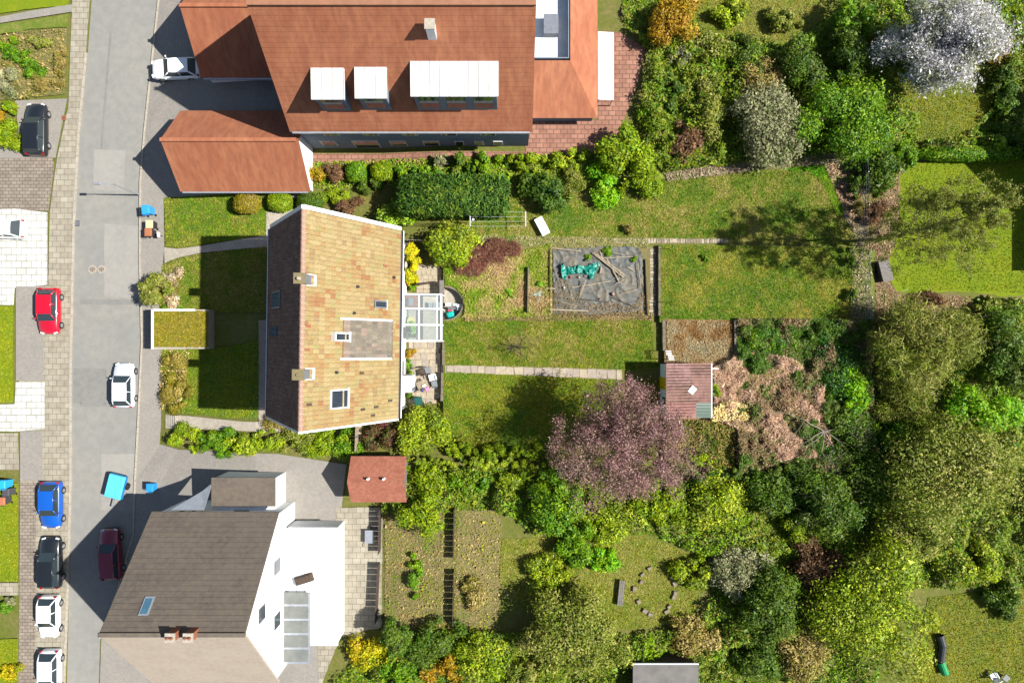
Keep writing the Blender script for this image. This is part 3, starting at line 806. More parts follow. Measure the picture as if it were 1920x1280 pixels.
# tiles
NC, NT = 20, 46
ce, tw = SL / NC, 2 * HL / NT
def tile_geo(n_pts=9):
    """one double-wave tile in slope coordinates (down, along, up)"""
    top, und = [], []
    for i in range(n_pts):
        t = i / (n_pts - 1)
        w = .5 - .5 * math.cos(t * 4 * math.pi)
        top.append((t * tw * .955, .05 * w))
    v, f = [], []
    for s, lift in ((0, .015), (ce * 1.06, .06)):
        for y, n in top: v.append((s, y, n + lift))
    for y, n in top: v.append((ce * 1.06, y, .0))
    k = n_pts
    for i in range(k - 1):
        f.append((i, i + 1, k + i + 1, k + i)); f.append((k + i, k + i + 1, 2 * k + i + 1, 2 * k + i))
    return v, f
TV, TF = tile_geo()
SAND = [C(*c, .385) for c in ((216, 190, 134), (212, 184, 126), (222, 198, 144), (208, 182, 128), (214, 190, 136), (206, 190, 130), (212, 176, 120), (208, 162, 112), (202, 148, 102), (200, 168, 122))]
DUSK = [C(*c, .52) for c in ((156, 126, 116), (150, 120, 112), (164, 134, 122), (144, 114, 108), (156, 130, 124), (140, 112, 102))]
def tile_colour(i, j):
    a = vnoise(np.array([i * .31]), np.array([j * .16]), 1.0, 21)[0]
    r = random.random()
    t = a * .6 + r * .4
    if t > .71: return random.choice((7, 8, 6, 6))
    if t > .55: return random.choice((6, 3, 4, 9, 6))
    return random.choice((0, 0, 1, 2, 2, 3, 4, 5))
variants = []
for q, colr in enumerate(SAND):
    me = bpy.data.meshes.new('tile')
    me.from_pydata(TV, [], TF)
    at = me.color_attributes.new('col', 'FLOAT_COLOR', 'POINT')
    at.data.foreach_set('color', np.tile(np.array(colr, np.float32), len(TV)))
    me.materials.append(M['tile'])
    variants.append(me)
rest = MB()
dx0, dx1 = on_slope(646, 600)[0], on_slope(738, 600)[0]
dyt, dyb = on_slope(690, 594)[1], on_slope(690, 674)[1]
cnt = 0
for i in range(NC):
    for j in range(NT):
        s0, y0 = i * ce, -HL + j * tw
        ci = tile_colour(i, j)
        under = dx0 < s0 and s0 + ce < dx1 + .2 and dyb < y0 and y0 + tw < dyt
        lift = random.uniform(-.006, .010)
        if i >= 3 and not under and cnt < 300 and i < 12:
            o = bpy.data.objects.new('tile', variants[ci]); COL.objects.link(o)
            o.parent = roof
            u, n = Vector((cP, 0, -sP)), Vector((sP, 0, cP))
            p = SP(s0, y0, lift)
            o.matrix_local = Matrix(((u.x, 0, n.x, p.x), (0, 1, 0, p.y), (u.z, 0, n.z, p.z), (0, 0, 0, 1)))
            cnt += 1
        else:
            rest.add([SP(s0 + a, y0 + b, c + lift, 1) for a, b, c in TV], TF, SAND[ci])
ro = rest.build('tiles', M['tile'], roof, colors=True); ro['kind'] = 'stuff'
rest = MB()
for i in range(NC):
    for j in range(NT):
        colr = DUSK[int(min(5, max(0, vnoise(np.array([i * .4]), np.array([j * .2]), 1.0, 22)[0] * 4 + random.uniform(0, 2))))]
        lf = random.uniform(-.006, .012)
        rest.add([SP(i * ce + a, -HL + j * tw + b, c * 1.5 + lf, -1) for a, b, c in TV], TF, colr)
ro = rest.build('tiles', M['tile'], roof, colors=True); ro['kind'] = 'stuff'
# ridge: half-round tiles bedded in pale mortar
rcol = mat('ridge_tile', C(206, 170, 148, .46), C(188, 148, 126, .46), 3, rough=.9)
mort = mat('mortar', C(232, 218, 200, .45), C(214, 198, 180, .45), 4, rough=.95)
NRD = 38
rl = 2 * HL / NRD
rme = None
for i in range(NRD):
    if rme is None:
        mb = MB()
        a = [(-.19, -.17), (-.155, -.03), (-.08, .045), (0, .07), (.08, .045), (.155, -.03), (.19, -.17)]
        vs = [(x, 0, z) for x, z in a] + [(x * .9, rl * .94, z - .012) for x, z in a]
        mb.add(vs, [(k, k + 1, 8 + k, 7 + k) for k in range(6)] + [(0, 1, 2, 3, 4, 5, 6)])
        r0 = mb.build('ridge_tile', rcol, roof); rme = r0.data
        o = r0
    else:
        o = bpy.data.objects.new('ridge_tile', rme); COL.objects.link(o); o.parent = roof
    o.location = (0, -HL + i * rl, ZR + .06 + random.uniform(-.01, .01))
mb = MB()
for i in range(NRD + 1):
    y = -HL + i * rl
    mb.add([(-.2, y - .035, ZR - .1), (0, y - .035, ZR + .14), (.2, y - .035, ZR - .1), (-.2, y + .02, ZR - .1), (0, y + .02, ZR + .14), (.2, y + .02, ZR - .1)], [(0, 1, 2), (5, 4, 3), (0, 3, 4, 1), (1, 4, 5, 2), (2, 5, 3, 0)])
mb.build('ridge_mortar', mort, roof)
# verge boards and gutters
for side in (1, -1):
    for e in (1, -1):
        mb = MB()
        w0 = .30 if e > 0 else .16
        y0, y1 = (HL + .01, HL + w0) if e > 0 else (-HL - w0, -HL - .01)
        sbox(mb, -.02, SL + .05, y0, y1, -.14, .10, side)
        mb.build('verge_board', M['white'], house)
    mb = MB()
    x = side * (HW + .14)
    zg = ZE - .16
    for k in range(6):
        a0, a1 = math.pi + k * math.pi / 6, math.pi + (k + 1) * math.pi / 6
        p = [(x + .09 * math.cos(a), zg + .09 * math.sin(a)) for a in (a0, a1)]
        mb.quad((p[0][0], -HL, p[0][1]), (p[1][0], -HL, p[1][1]), (p[1][0], HL, p[1][1]), (p[0][0], HL, p[0][1]))
    g = mb.build('gutter', M['gutter'], house)
    mb = MB(); mb.span(min(x + side * .10, x + side * .17), max(x + side * .10, x + side * .17), -HL, HL, zg - .05, zg + .05); mb.build('gutter_lip', M['white'], g)
    mb = MB()
    mb.span(min(side * (wx + .02), side * (HW + .02)), max(side * (wx + .02), side * (HW + .02)), -wl, wl, ZE - .42, ZE - .36); mb.build('soffit', M['white'], house)
    mb = MB()
    for y in (-wl + .15, wl - .15): mb.tube((side * (wx + .1), y, 0), (side * (wx + .1), y, ZE - .25), .05, .05, 7)
    mb.build('downpipe', M['zinc'], house)
# chimneys
CAPM = mat('chimney_cap', C(168, 150, 104, .45), C(150, 140, 110, .45), 5, rough=.95, bump=.5, bscale=12)
for py, pot in ((522, True), (702, False)):
    y = (640 - py) * 45 / FPX - HY
    mb = MB(); mb.span(-.28, .44, y - .33, y + .33, ZR - 1.0, ZR + .75)
    ch = mb.build('chimney', M['zinc'], house)
    mb = MB(); mb.span(-.31, .47, y - .36, y + .36, ZR + .75, ZR + .84); mb.build('chimney_cap', CAPM, ch)
    mb = MB()
    mb.tube((.08, y - .02, ZR + .84), (.08, y - .02, ZR + (1.05 if pot else .93)), .13, .11, 10, cap=True)
    mb.build('chimney_pot', mort if pot else CAPM, ch)
    mb = MB()
    s = .5 / cP
    sbox(mb, s, s + .2, y - .38, y + .38, .06, .10); sbox(mb, .3, s, y - .40, y - .345, .06, .11); sbox(mb, .3, s, y + .345, y + .40, .06, .11)
    mb.build('flashing', M['white'], ch)
# roof windows
def skylight(x0, y0, x1, y1, side, framemat, lab=None, blind=False, up=0.0):
    a, b = on_slope(x0, y0, side), on_slope(x1, y1, side)
    s0, s1 = sorted((a[0], b[0])); q0, q1 = sorted((a[1], b[1]))
    t = .1
    mb = MB()
    for r in ((s0, s1, q0, q0 + t), (s0, s1, q1 - t, q1), (s0, s0 + t, q0 + t, q1 - t), (s1 - t, s1, q0 + t, q1 - t)): sbox(mb, *r, .05, .19 + up, side)
    fr = mb.build('skylight', framemat, house)
    if lab: fr['label'] = lab
    mb = MB(); sbox(mb, s0 + t, s1 - t, q0 + t, q1 - t, .10, .14 + up, side); mb.build('pane', M['glass_dark'] if side > 0 else M['glass_blue'], fr)
    mb = MB(); sbox(mb, s1 + .01, s1 + .16, q0 - .06, q1 + .06, .075, .10 + up, side); mb.build('flashing', M['white'] if side > 0 else M['zinc'], fr)
    if blind:
        mb = MB(); sm = s0 + (s1 - s0) * .66; sbox(mb, sm, sm + .14, q0 + t, q1 - t, .142 + up, .156 + up, side); mb.build('blind', M['wood'], fr)
skylight(699, 561, 722, 577, 1, M['zinc'])
skylight(620, 622, 648, 639, 1, M['white'], blind=True, up=.3)
skylight(619, 730, 653, 763, 1, M['white'], 'large white framed roof window', blind=True)
skylight(514, 549, 528, 578, -1, M['zinc'])
skylight(512, 615, 523, 630, -1, M['glass_blue'], 'small blue roof hatch')
# vents and slipped tiles
for px, py in ((672, 537), (666, 586), (635, 697), (739, 519)):
    s, y = on_slope(px, py); p = SP(s, y, 0)
    mb = MB(); mb.tube(p, p + Vector((.02, 0, .32)), .075, .075, 8, cap=True); mb.tube(p + Vector((.02, 0, .32)), p + Vector((.02, 0, .38)), .11, .11, 8, cap=True)
    mb.build('vent_pipe', M['dark'], house)
for px, py, b in ((719, 497, 1), (678, 698, 2), (681, 766, 2), (706, 761, 2), (732, 749, 2), (580, 758, 2), (700, 777, 2), (576, 611, 1), (575, 655, 1)):
    s, y = on_slope(px, py)
    mb = MB(); sbox(mb, s - .2, s + .22, y - .09, y + .09, .07, .125); mb.build('vent_tile', M['brick'] if b == 1 else M['wood_dark'], house)
# dormer: low sloping roof of grey tiles between white verges
DX0, DZ0, DX1, DZ1 = 1.98, 11.22, 4.86, 8.05
dy1, dy0 = (640 - 596) * 50.3 / FPX - HY, (640 - 673) * 50.3 / FPX - HY
dl = math.hypot(DX1 - DX0, DZ0 - DZ1)
du = Vector(((DX1 - DX0) / dl, 0, (DZ1 - DZ0) / dl)); dn = Vector((-du.z, 0, du.x))
def DP(s, y, n): return Vector((DX0, y, DZ0)) + du * s + dn * n
mb = MB()
bx = DX1 - .12
zb = lambda x: ZR - (ZR - ZE) * x / HW
for y in (dy0 + .12, dy1 - .12):
    s = .05
    tri = [(DX0 + .1, zb(DX0 + .1) - .02), (bx, zb(bx) - .05), (bx, DZ1 + .06)]
    mb.add([(x, y - s, z) for x, z in tri] + [(x, y + s, z) for x, z in tri], [(0, 1, 2), (5, 4, 3), (0, 3, 4, 1), (1, 4, 5, 2), (2, 5, 3, 0)])
mb.span(bx - .08, bx, dy0 + .17, dy1 - .17, zb(bx) - .1, DZ1 + .05)
dorm = mb.build('dormer', M['white'], house)
mb = MB()
GT = [C(*c, .52) for c in ((184, 172, 154), (176, 166, 150), (190, 178, 162), (170, 160, 144), (166, 156, 142), (180, 170, 148))]
PK = [C(*c, .5) for c in ((204, 182, 166), (198, 176, 162), (192, 172, 156))]
ncd, ntd = 9, 10
e2, t2 = dl / ncd, (dy1 - dy0 - .3) / ntd
for i in range(ncd):
    for j in range(ntd):
        cc = random.choice(GT if i > 0 and random.random() > .12 else PK)
        k = random.uniform(.88, 1.1); cc = tuple(x * k for x in cc[:3]) + (1,)
        mb.add([DP(i * e2 + a * e2 / ce, dy0 + .15 + j * t2 + b * t2 / tw, c * 2.2 + random.uniform(0, .004)) for a, b, c in TV], TF, cc)
o = mb.build('tiles', M['tile'], dorm, colors=True); o['kind'] = 'stuff'
mb = MB(); mb.add([DP(0, dy0, -.02), DP(dl, dy0, -.02), DP(dl, dy1, -.02), DP(0, dy1, -.02), DP(0, dy0, -.12), DP(dl, dy0, -.12), DP(dl, dy1, -.12), DP(0, dy1, -.12)], [(0, 1, 2, 3), (7, 6, 5, 4), (0, 4, 5, 1), (1, 5, 6, 2), (2, 6, 7, 3), (3, 7, 4, 0)])
mb.build('dormer_deck', M['wood_grey'], dorm)
for y in (dy0, dy1 - .14):
    mb = MB(); vs = [DP(s, q, n) for n in (-.02, .11) for s, q in ((-.25, y), (dl + .05, y), (dl + .05, y + .14), (-.25, y + .14))]
    mb.add(vs, [(3, 2, 1, 0), (4, 5, 6, 7), (0, 1, 5, 4), (1, 2, 6, 5), (2, 3, 7, 6), (3, 0, 4, 7)]); mb.build('verge_board', M['white'], dorm)
mb = MB(); p = DP(dl, 0, 0); mb.span(p.x + .02, p.x + .14, dy0 + .05, dy1 - .05, p.z - .10, p.z + .0); mb.build('gutter', M['gutter'], dorm)
mb = MB(); mb.span(p.x - .08, p.x + .01, dy0 + .15, dy1 - .15, p.z + .02, p.z + .10); mb.build('gutter_board', M['white'], dorm)
for y in (dy0 + .55, (dy0 + dy1) / 2, dy1 - .55):
    mb = MB(); mb.span(bx + .004, bx + .03, y - .4, y + .4, zb(bx) + .25, DZ1 - .18); mb.build('window_pane', M['glass_dark'], dorm)
house.location = (HX, HY, 0)
house.rotation_euler.z = -.0149

# ------------------------------------------------------------------ behind the house: patio, retaining walls, lean-to
def slabs(name, label, rects, z, mats, gap=.25, th=.05, parent_z=None):
    """paving: a bed of grit with every slab a piece of its own"""
    base = MB()
    xs = [q for r in rects for q in (r[0], r[2])]; ys = [q for r in rects for q in (r[1], r[3])]
    a, b = W(min(xs) - 1, max(ys) + 1, z), W(max(xs) + 1, min(ys) - 1, z)
    base.span(a.x, b.x, a.y, b.y, z - .06, z + .012)
    bo = base.build(name, M['soil']); tag(bo, label, 'paving', None, 'structure')
    for r in rects:
        p, q = W(r[0] + gap, r[3] - gap, z), W(r[2] - gap, r[1] + gap, z)
        if q.x - p.x < .05 or q.y - p.y < .05: continue
        j = lambda: random.uniform(-.018, .018)
        mb = MB(); h = th + random.uniform(-.012, .012)
        mb.add([(p.x + j(), p.y + j(), z + .0), (q.x + j(), p.y + j(), z), (q.x + j(), q.y + j(), z), (p.x + j(), q.y + j(), z)] , [])
        b4 = mb.v[-4:]
        t4 = [(x, y, z + h + random.uniform(-.006, .006)) for x, y, _ in b4]
        mb = MB(); mb.add(b4 + t4, [(4, 5, 6, 7), (0, 1, 5, 4), (1, 2, 6, 5), (2, 3, 7, 6), (3, 0, 4, 7)])
        mb.build('slab', random.choice(mats), bo)
    return bo
rects = []
y = 640
while y < 752:
    h = random.choice((9, 10, 12, 13)); x = 766
    y1 = min(y + h, 756)
    xe = 826 if y < 745 else 818
    while x < xe - 2:
        w = random.choice((9, 11, 12, 14, 16)); x1 = min(x + w, xe)
        if x1 - x > 3: rects.append((x, y, x1, y1))
        x = x1
    y = y1
slabs('patio', 'pale stone patio behind the house', rects, 0.0, (M['slab'], M['slab'], M['slab2']))
rects = []
y = 497
while y < 549:
    h = random.choice((8, 9, 11)); x = 781
    y1 = min(y + h, 549)
    while x < 826:
        x1 = min(x + random.choice((9, 11, 13)), 828)
        if x1 - x > 3: rects.append((x, y, x1, y1))
        x = x1
    y = y1
slabs('patio', 'small paved landing above the glazed lean-to', rects, 0.0, (M['slab'], M['slab']))
sheet('lean_to_floor', [(766, 550), (832, 552), (832, 640), (766, 640)], M['concrete'], .03, z=0)
mb = MB()
prev = None
sheet_pts = [(x, y) for x, y in ARC]
me = bpy.data.meshes.new('bay_floor')
me.from_pydata([(x, y, .02) for x, y in ARC], [], [tuple(range(len(ARC)))])
me.materials.append(M['concrete'])
o = bpy.data.objects.new('patio_bay', me); COL.objects.link(o); tag(o, 'round gravel floored bay of the patio', 'paving', None, 'structure')
wallm = mat('retaining_stone', C(168, 156, 132, .46), C(140, 130, 110, .45), 3, C(120, 112, 94, .45), 9, rough=.95, bump=.5)
mb = MB()
for (x0, y0), (x1, y1) in zip(ARC[1:-1], ARC[2:-1]):
    cx, cy = W(834, 569, ZP).x, W(834, 569, ZP).y
    def outw(x, y, k): return (x + (x - cx) * k, y + (y - cy) * k)
    a, b, c, d = (x0, y0), (x1, y1), outw(x1, y1, .1), outw(x0, y0, .1)
    mb.prism([a, b, c, d], -.02, ZP + .05)
tag(mb.build('retaining_wall', wallm), 'curved low retaining wall round the patio bay', 'wall')
def low_wall(label, a, b, z0, z1, w=.22, cap=None, side=1):
    A, B = W(*a, z1), W(*b, z1)
    t = thing('retaining_wall', label, 'wall', (A.x, A.y, z0))
    n = max(2, int((B - A).length / .55))
    for i in range(n):
        p, q = A.lerp(B, i / n), A.lerp(B, (i + .97) / n)
        mb = MB(); zz = (z0 + z1) / 2 + random.uniform(-.02, .02)
        mb.bar((p.x, p.y, zz), (q.x, q.y, zz), w * random.uniform(.9, 1.1), z1 - z0)
        mb.build('stone', wallm, t)
    return t
low_wall('low stone wall between patio and middle lawn', (831.5, 640), (831.5, 684), -.05, ZP + .05)
low_wall('low stone wall between patio chairs and lower lawn', (829.5, 698), (828.5, 752), -.05, ZP + .05)
low_wall('low stone wall along the front of the dry grass terrace', (1237, 461), (1237, 592), ZP - .05, ZT2 + .03, .2)
low_wall('low stone wall below the rusty soil bed', (1245, 600), (1246, 658), ZP - .05, 1.24, .25)
low_wall('crumbling stone wall before the overgrown corner', (1380, 600), (1381, 684), 1.1, 1.54, .25)
# steps up from the patio to the slab path, and the five steps from the street
def steps(label, px, py0, py1, n, z0, z1, run, mats):
    t = thing('steps', label, 'steps', tuple(W(px, (py0 + py1) / 2, z0)))
    a, b = W(px, py1, (z0 + z1) / 2), W(px, py0, (z0 + z1) / 2)
    for i in range(n):
        zt = z0 + (z1 - z0) * (i + 1) / n
        mb = MB(); mb.span(a.x + run * i, a.x + run * (i + 1.0) + .08, a.y, b.y, z0 - .3, zt)
        mb.build('step', mats, t)
    return t
steps('two short stone steps from patio up to the slab path', 826.5, 684, 698, 3, 0.0, ZP + .03, .22, M['slab'])
steps('five concrete steps from the pavement up to the side path', 308, 778, 803, 6, -1.42, -.72, .22, M['concrete'])
# slab path through the lawn
rects = []
x = 838
while x < 1160:
    w = random.choice((12, 13, 15, 17, 20)); x1 = min(x + w, 1166)
    t = (x - 838) / 328
    y0, y1 = 684.5 + 9 * t, 697 + 14 * t
    rects.append((x, y0 + random.uniform(-.7, .7), x1, y1 + random.uniform(-.7, .7))); x = x1
def path_slabs(name, label, rects, z, mats):
    bo = None
    a = rects[0]; b = rects[-1]
    base = MB(); base.prism([tuple(W(a[0] - 1, a[3] + 1, z).xy), tuple(W(b[2] + 1, b[3] + 1, z).xy), tuple(W(b[2] + 1, b[1] - 1, z).xy), tuple(W(a[0] - 1, a[1] - 1, z).xy)], z - .05, z + .03)
    bo = base.build(name, M['weedy']); tag(bo, label, 'path', None, 'structure')
    for r in rects:
        p, q = W(r[0] + .4, r[3], z), W(r[2] - .4, r[1], z)
        h = z + .055 + random.uniform(-.012, .012)
        mb = MB()
        c4 = [(x + random.uniform(-.04, .04), y + random.uniform(-.04, .04)) for x, y in ((p.x, p.y), (q.x, p.y), (q.x, q.y), (p.x, q.y))]
        mb.prism(c4, z, h); mb.build('slab', random.choice(mats), bo)
path_slabs('slab_path', 'straight path of worn stone slabs between the two lawns', rects, ZP, (M['slab'], M['slab2'], M['slab2']))
rects = [(x, 447.5 + random.uniform(-.5, .5), x + 5, 456 + random.uniform(-.5, .5)) for x in range(1150, 1362, 5)]
path_slabs('stone_edging', 'line of small pale setts along the upper lawn', rects, ZP, (M['stone'], M['slab']))
rects = [(1217, y, 1230, y + 6) for y in range(466, 592, 6)]
base = MB(); a, b = W(1215, 593, ZP), W(1232, 462, ZP); base.span(a.x, b.x, a.y, b.y, ZP - .05, ZP + .03)
bo = base.build('cross_path', M['weedy']); tag(bo, 'narrow overgrown path before the raised terrace', 'path', None, 'structure')
for r in rects:
    p, q = W(r[0] + random.uniform(0, 3), r[3] - .6, ZP), W(r[2] - random.uniform(0, 3), r[1] + .5, ZP)
    mb = MB(); mb.span(p.x, q.x, p.y, q.y, ZP, ZP + .06 + random.uniform(-.015, .01)); mb.build('slab', random.choice((M['stone'], M['slab'])), bo)

# glazed lean-to
lt = thing('glazed_lean_to', 'white framed glazed lean-to roof against the back of the house', 'lean-to', tuple(W(800, 595, 0)))
ZA, ZB = 2.75, 2.2
XA = HX + wx + .06
c00, c01 = W(829, 552, ZB), W(830, 639, ZB)
XB = c00.x
YT, YB_ = c00.y, c01.y
def LZ(x): return ZA + (ZB - ZA) * (x - XA) / (XB - XA)
def LP(x, y, dz=0): return Vector((x, y, LZ(x) + dz))
rowy = [YT, W(0, 579, 2.4).y, W(0, 609, 2.4).y, YB_]
xm = W(786, 0, 2.5).x
for y in rowy:
    mb = MB(); mb.bar(LP(XA, y), LP(XB, y), .12, .12); mb.build('rafter', M['white'], lt)
for x, w in ((XA + .05, .1), (xm, .1), (XB - .06, .16), (XB - .42, .06)):
    mb = MB(); mb.bar(LP(x, YT, .01), LP(x, YB_, .01), w, .1); mb.build('purlin', M['white'], lt)
for a, b in ((XA + .1, xm), (xm, XB - .1)):
    for y0, y1 in zip(rowy, rowy[1:]):
        mb = MB(); e = .07
        mb.slab(LP(a + e, y1 + e, .02), LP(b - e, y1 + e, .02), LP(b - e, y0 - e, .02), LP(a + e, y0 - e, .02), .012); mb.build('pane', M['glass_clear'], lt)
for y in (YT, rowy[1], rowy[2], YB_):
    mb = MB(); mb.bar((XB - .05, y, 0), (XB - .05, y, ZB - .05), .09); mb.build('post', M['white'], lt)
for y0, y1 in zip(rowy[1:], rowy[2:]):
    mb = MB(); mb.span(XB - .06, XB - .045, y1 + .06, y0 - .06, .1, ZB - .12); mb.build('side_pane', M['glass_clear'], lt)

# ------------------------------------------------------------------ things in the house's gardens
def flat_mat(name, c, rough=.6, spec=.3): return mat(name, c, tuple(x * .88 for x in c[:3]) + (1,), 3, rough=rough, spec=spec)
# grassed garage set into the front slope
gz1 = .5
ga, gb = W(285, 654, gz1), W(391, 580, gz1)
gar = thing('garage', 'sunken garage with a grassed flat roof and pale coping facing the street', 'garage', (ga.x, ga.y, ZST))
mb = MB(); mb.span(ga.x, gb.x, ga.y, gb.y, ZST - .2, gz1 - .06); mb.build('wall', M['concrete'], gar)
mb = MB(); mb.span(ga.x + .16, gb.x - .02, ga.y + .16, gb.y - .16, gz1 - .058, gz1 - .01); mb.build('roof', M['moss_roof'], gar)
for k, r in enumerate(((ga.x - .05, ga.x + .15, ga.y, gb.y), (ga.x + .15, gb.x - 1.2, gb.y - .15, gb.y + .04), (ga.x + .15, gb.x - 2.0, ga.y - .04, ga.y + .15))):
    mb = MB(); n = 7
    for i in range(n):
        if k == 0: q = (r[2] + (r[3] - r[2]) * i / n, r[2] + (r[3] - r[2]) * (i + .97) / n); mb.span(r[0], r[1], q[0], q[1], gz1 - .058, gz1 + .05)
        else: q = (r[0] + (r[1] - r[0]) * i / n, r[0] + (r[1] - r[0]) * (i + .97) / n); mb.span(q[0], q[1], r[2], r[3], gz1 - .058, gz1 + .05 + random.uniform(-.01, .01))
    mb.build('coping', M['white'] if k < 2 else M['concrete'], gar)
for y in (ga.y + .95, gb.y - .95):
    mb = MB(); mb.span(ga.x - .03, ga.x + .02, y - .75, y + .75, ZST + .05, -.1)
    dr = mb.build('garage_door', M['wood_grey'], gar)
    mb = MB(); mb.span(ga.x - .07, ga.x - .031, y - .08, y + .08, ZST + .9, ZST + .96); mb.build('handle', M['dark'], dr)
GP = [(288, 583), (388, 583), (388, 651), (288, 650)]
grass('grass', 'mossy yellow grass growing on the flat garage roof', GP, 260, pal((140, 140, 26), (156, 146, 44), (168, 148, 76), (126, 128, 24)), z=gz1 - .01, off=0)

# bins
def bin_(label, px, py, col, z=None, rz=0.0, big=1.0, lidcol=None, group=None):
    p = G(px, py, .1) if z is None else W(px, py, z)
    t = thing('wheeled_bin', label, 'bin', (0, 0, 0), group)
    m1 = flat_mat('bin_plastic', col, .5); m2 = flat_mat('bin_lid', lidcol or col, .45)
    mb = MB(); mb.box((0, 0, .52 * big), (.58 * big, .66 * big, .9 * big), 0, None, 1.0)
    vs = [(x * (.8 if z < .2 else 1), y * (.8 if z < .2 else 1), z) for x, y, z in mb.v]; mb.v = vs
    mb.build('body', m1, t)
    mb = MB(); mb.box((0, 0, 1.0 * big), (.64 * big, .72 * big, .06), 0, None, .96); mb.box((0, 0, 1.0 * big + .045), (.5 * big, .58 * big, .03), 0, None, .9); l = mb.build('lid', m2, t)
    mb = MB(); mb.bar((-.25 * big, -.42 * big, .98 * big), (.25 * big, -.42 * big, .98 * big), .04); mb.build('handle', m1, t)
    for s in (-1, 1):
        mb = MB(); mb.tube((s * .27 * big, -.3 * big, .1), (s * .33 * big, -.3 * big, .1), .1, .1, 10, cap=True); mb.build('wheel', M['black'], t)
    t.location = p; t.rotation_euler.z = rz
    return t
bin_('blue lidded wheeled bin nearest the round shrubs by the street', 287, 398, (.03, .25, .55, 1), rz=.1, big=1.15)
bin_('black wheeled bin with a pale yellow lid at the street edge', 292, 424, (.02, .02, .022, 1), lidcol=(.5, .48, .25, 1))
bin_('black wheeled bin with a rusty brown lid at the street edge', 290, 439, (.02, .02, .022, 1), lidcol=(.3, .12, .06, 1))
bin_('blue wheeled bin on the lawn edge across the street', 22, 903, (.02, .3, .6, 1), big=1.1)
bin_('grey wheeled bin beside the blue one across the street', 28, 918, (.06, .06, .065, 1))
bin_('brown lidded bin on the lawn edge across the street', 20, 934, (.05, .05, .05, 1), lidcol=(.35, .13, .07, 1))
bin_('blue wheeled bin in the shade beside the grey roofed house', 293, 909, (.02, .22, .5, 1))
# signpost plate beside the bins
t = thing('post', 'small white marker board at the lawn corner beside the bins', 'post', tuple(G(307, 443, .1)))
p = G(307, 443, .1); mb = MB(); mb.bar(p, p + Vector((0, 0, .9)), .07); mb.build('pole', M['wood_grey'], t)
mb = MB(); mb.box(p + Vector((0, 0, .8)), (.12, .42, .3)); mb.build('board', M['white'], t)
# street lamp
def lamp_post(label, px, py, h):
    p = G(px, py, .1); t = thing('street_lamp', label, 'street lamp', p)
    mb = MB(); mb.tube(p, p + Vector((0, 0, h)), .075, .045, 8); mb.build('pole', M['metal'], t)
    mb = MB(); mb.tube(p + Vector((0, 0, h)), p + Vector((-.9, 0, h + .25)), .04, .035, 7); mb.build('arm', M['metal'], t)
    mb = MB(); mb.box(p + Vector((-1.15, 0, h + .25)), (.6, .24, .12), 0, None, .8); mb.build('lamp_head', M['metal'], t)
lamp_post('slim grey street lamp beside the bins', 264, 366, 4.2)

# shed
shed = thing('garden_shed', 'garden shed with rusty corrugated roof, pale wall and yellow door', 'shed', (0, 0, 0))
ZL, ZRR = 3.85, 3.25
sa = W(1250, 681, ZL); sb = W(1333, 783, ZRR)
X0, X1, Y1, Y0 = sa.x, sb.x, sa.y, sb.y
mb = MB(); i_ = .14
vs = [(x, y, z) for x, y, z in ((X0 + i_, Y0 + i_, ZP), (X1 - i_, Y0 + i_, ZP), (X1 - i_, Y1 - i_, ZP), (X0 + i_, Y1 - i_, ZP), (X0 + i_, Y0 + i_, ZL - .08), (X1 - i_, Y0 + i_, ZRR - .08), (X1 - i_, Y1 - i_, ZRR - .08), (X0 + i_, Y1 - i_, ZL - .08))]
mb.add(vs, [(3, 2, 1, 0), (4, 5, 6, 7), (0, 1, 5, 4), (1, 2, 6, 5), (2, 3, 7, 6), (3, 0, 4, 7)])
mb.build('wall', mat('shed_wall', C(214, 232, 240, .75), C(200, 220, 230, .75), 1.5, rough=.8), shed)
mb = MB(); mb.span(X0 + .08, X0 + .135, Y1 - 2.25, Y1 - 1.25, ZP + .05, ZL - .25)
dr = mb.build('door', mat('yellow_paint', C(226, 196, 10, .62), C(206, 176, 10, .62), 2, rough=.6), shed); dr['label'] = 'yellow shed door'
mb = MB(); mb.span(X0 + .03, X0 + .078, Y1 - 2.15, Y1 - 2.05, ZP + 1.0, ZP + 1.12); mb.build('handle', M['dark'], dr)
mb = MB(); mb.span(X0 + .08, X0 + .135, Y1 - 3.6, Y1 - 2.8, ZP + 1.2, ZL - .8); wd = mb.build('window', M['white'], shed)
mb = MB(); mb.span(X0 + .06, X0 + .079, Y1 - 3.52, Y1 - 2.88, ZP + 1.28, ZL - .88); mb.build('pane', M['glass_dark'], wd)
rustm = mat('rusty_sheet', C(176, 110, 98, .44), C(140, 82, 66, .44), 1.1, C(112, 92, 74, .44), 3.5, rough=.85, amt3=.75, bump=.3)
rustm2 = mat('rusty_sheet_pink', C(186, 122, 114, .44), C(160, 98, 88, .44), 1.3, C(124, 88, 76, .44), 4, rough=.85, amt3=.6, bump=.3)
plast = glassmat('cloudy_plastic', C(128, 150, 136, .5), .25, .4)
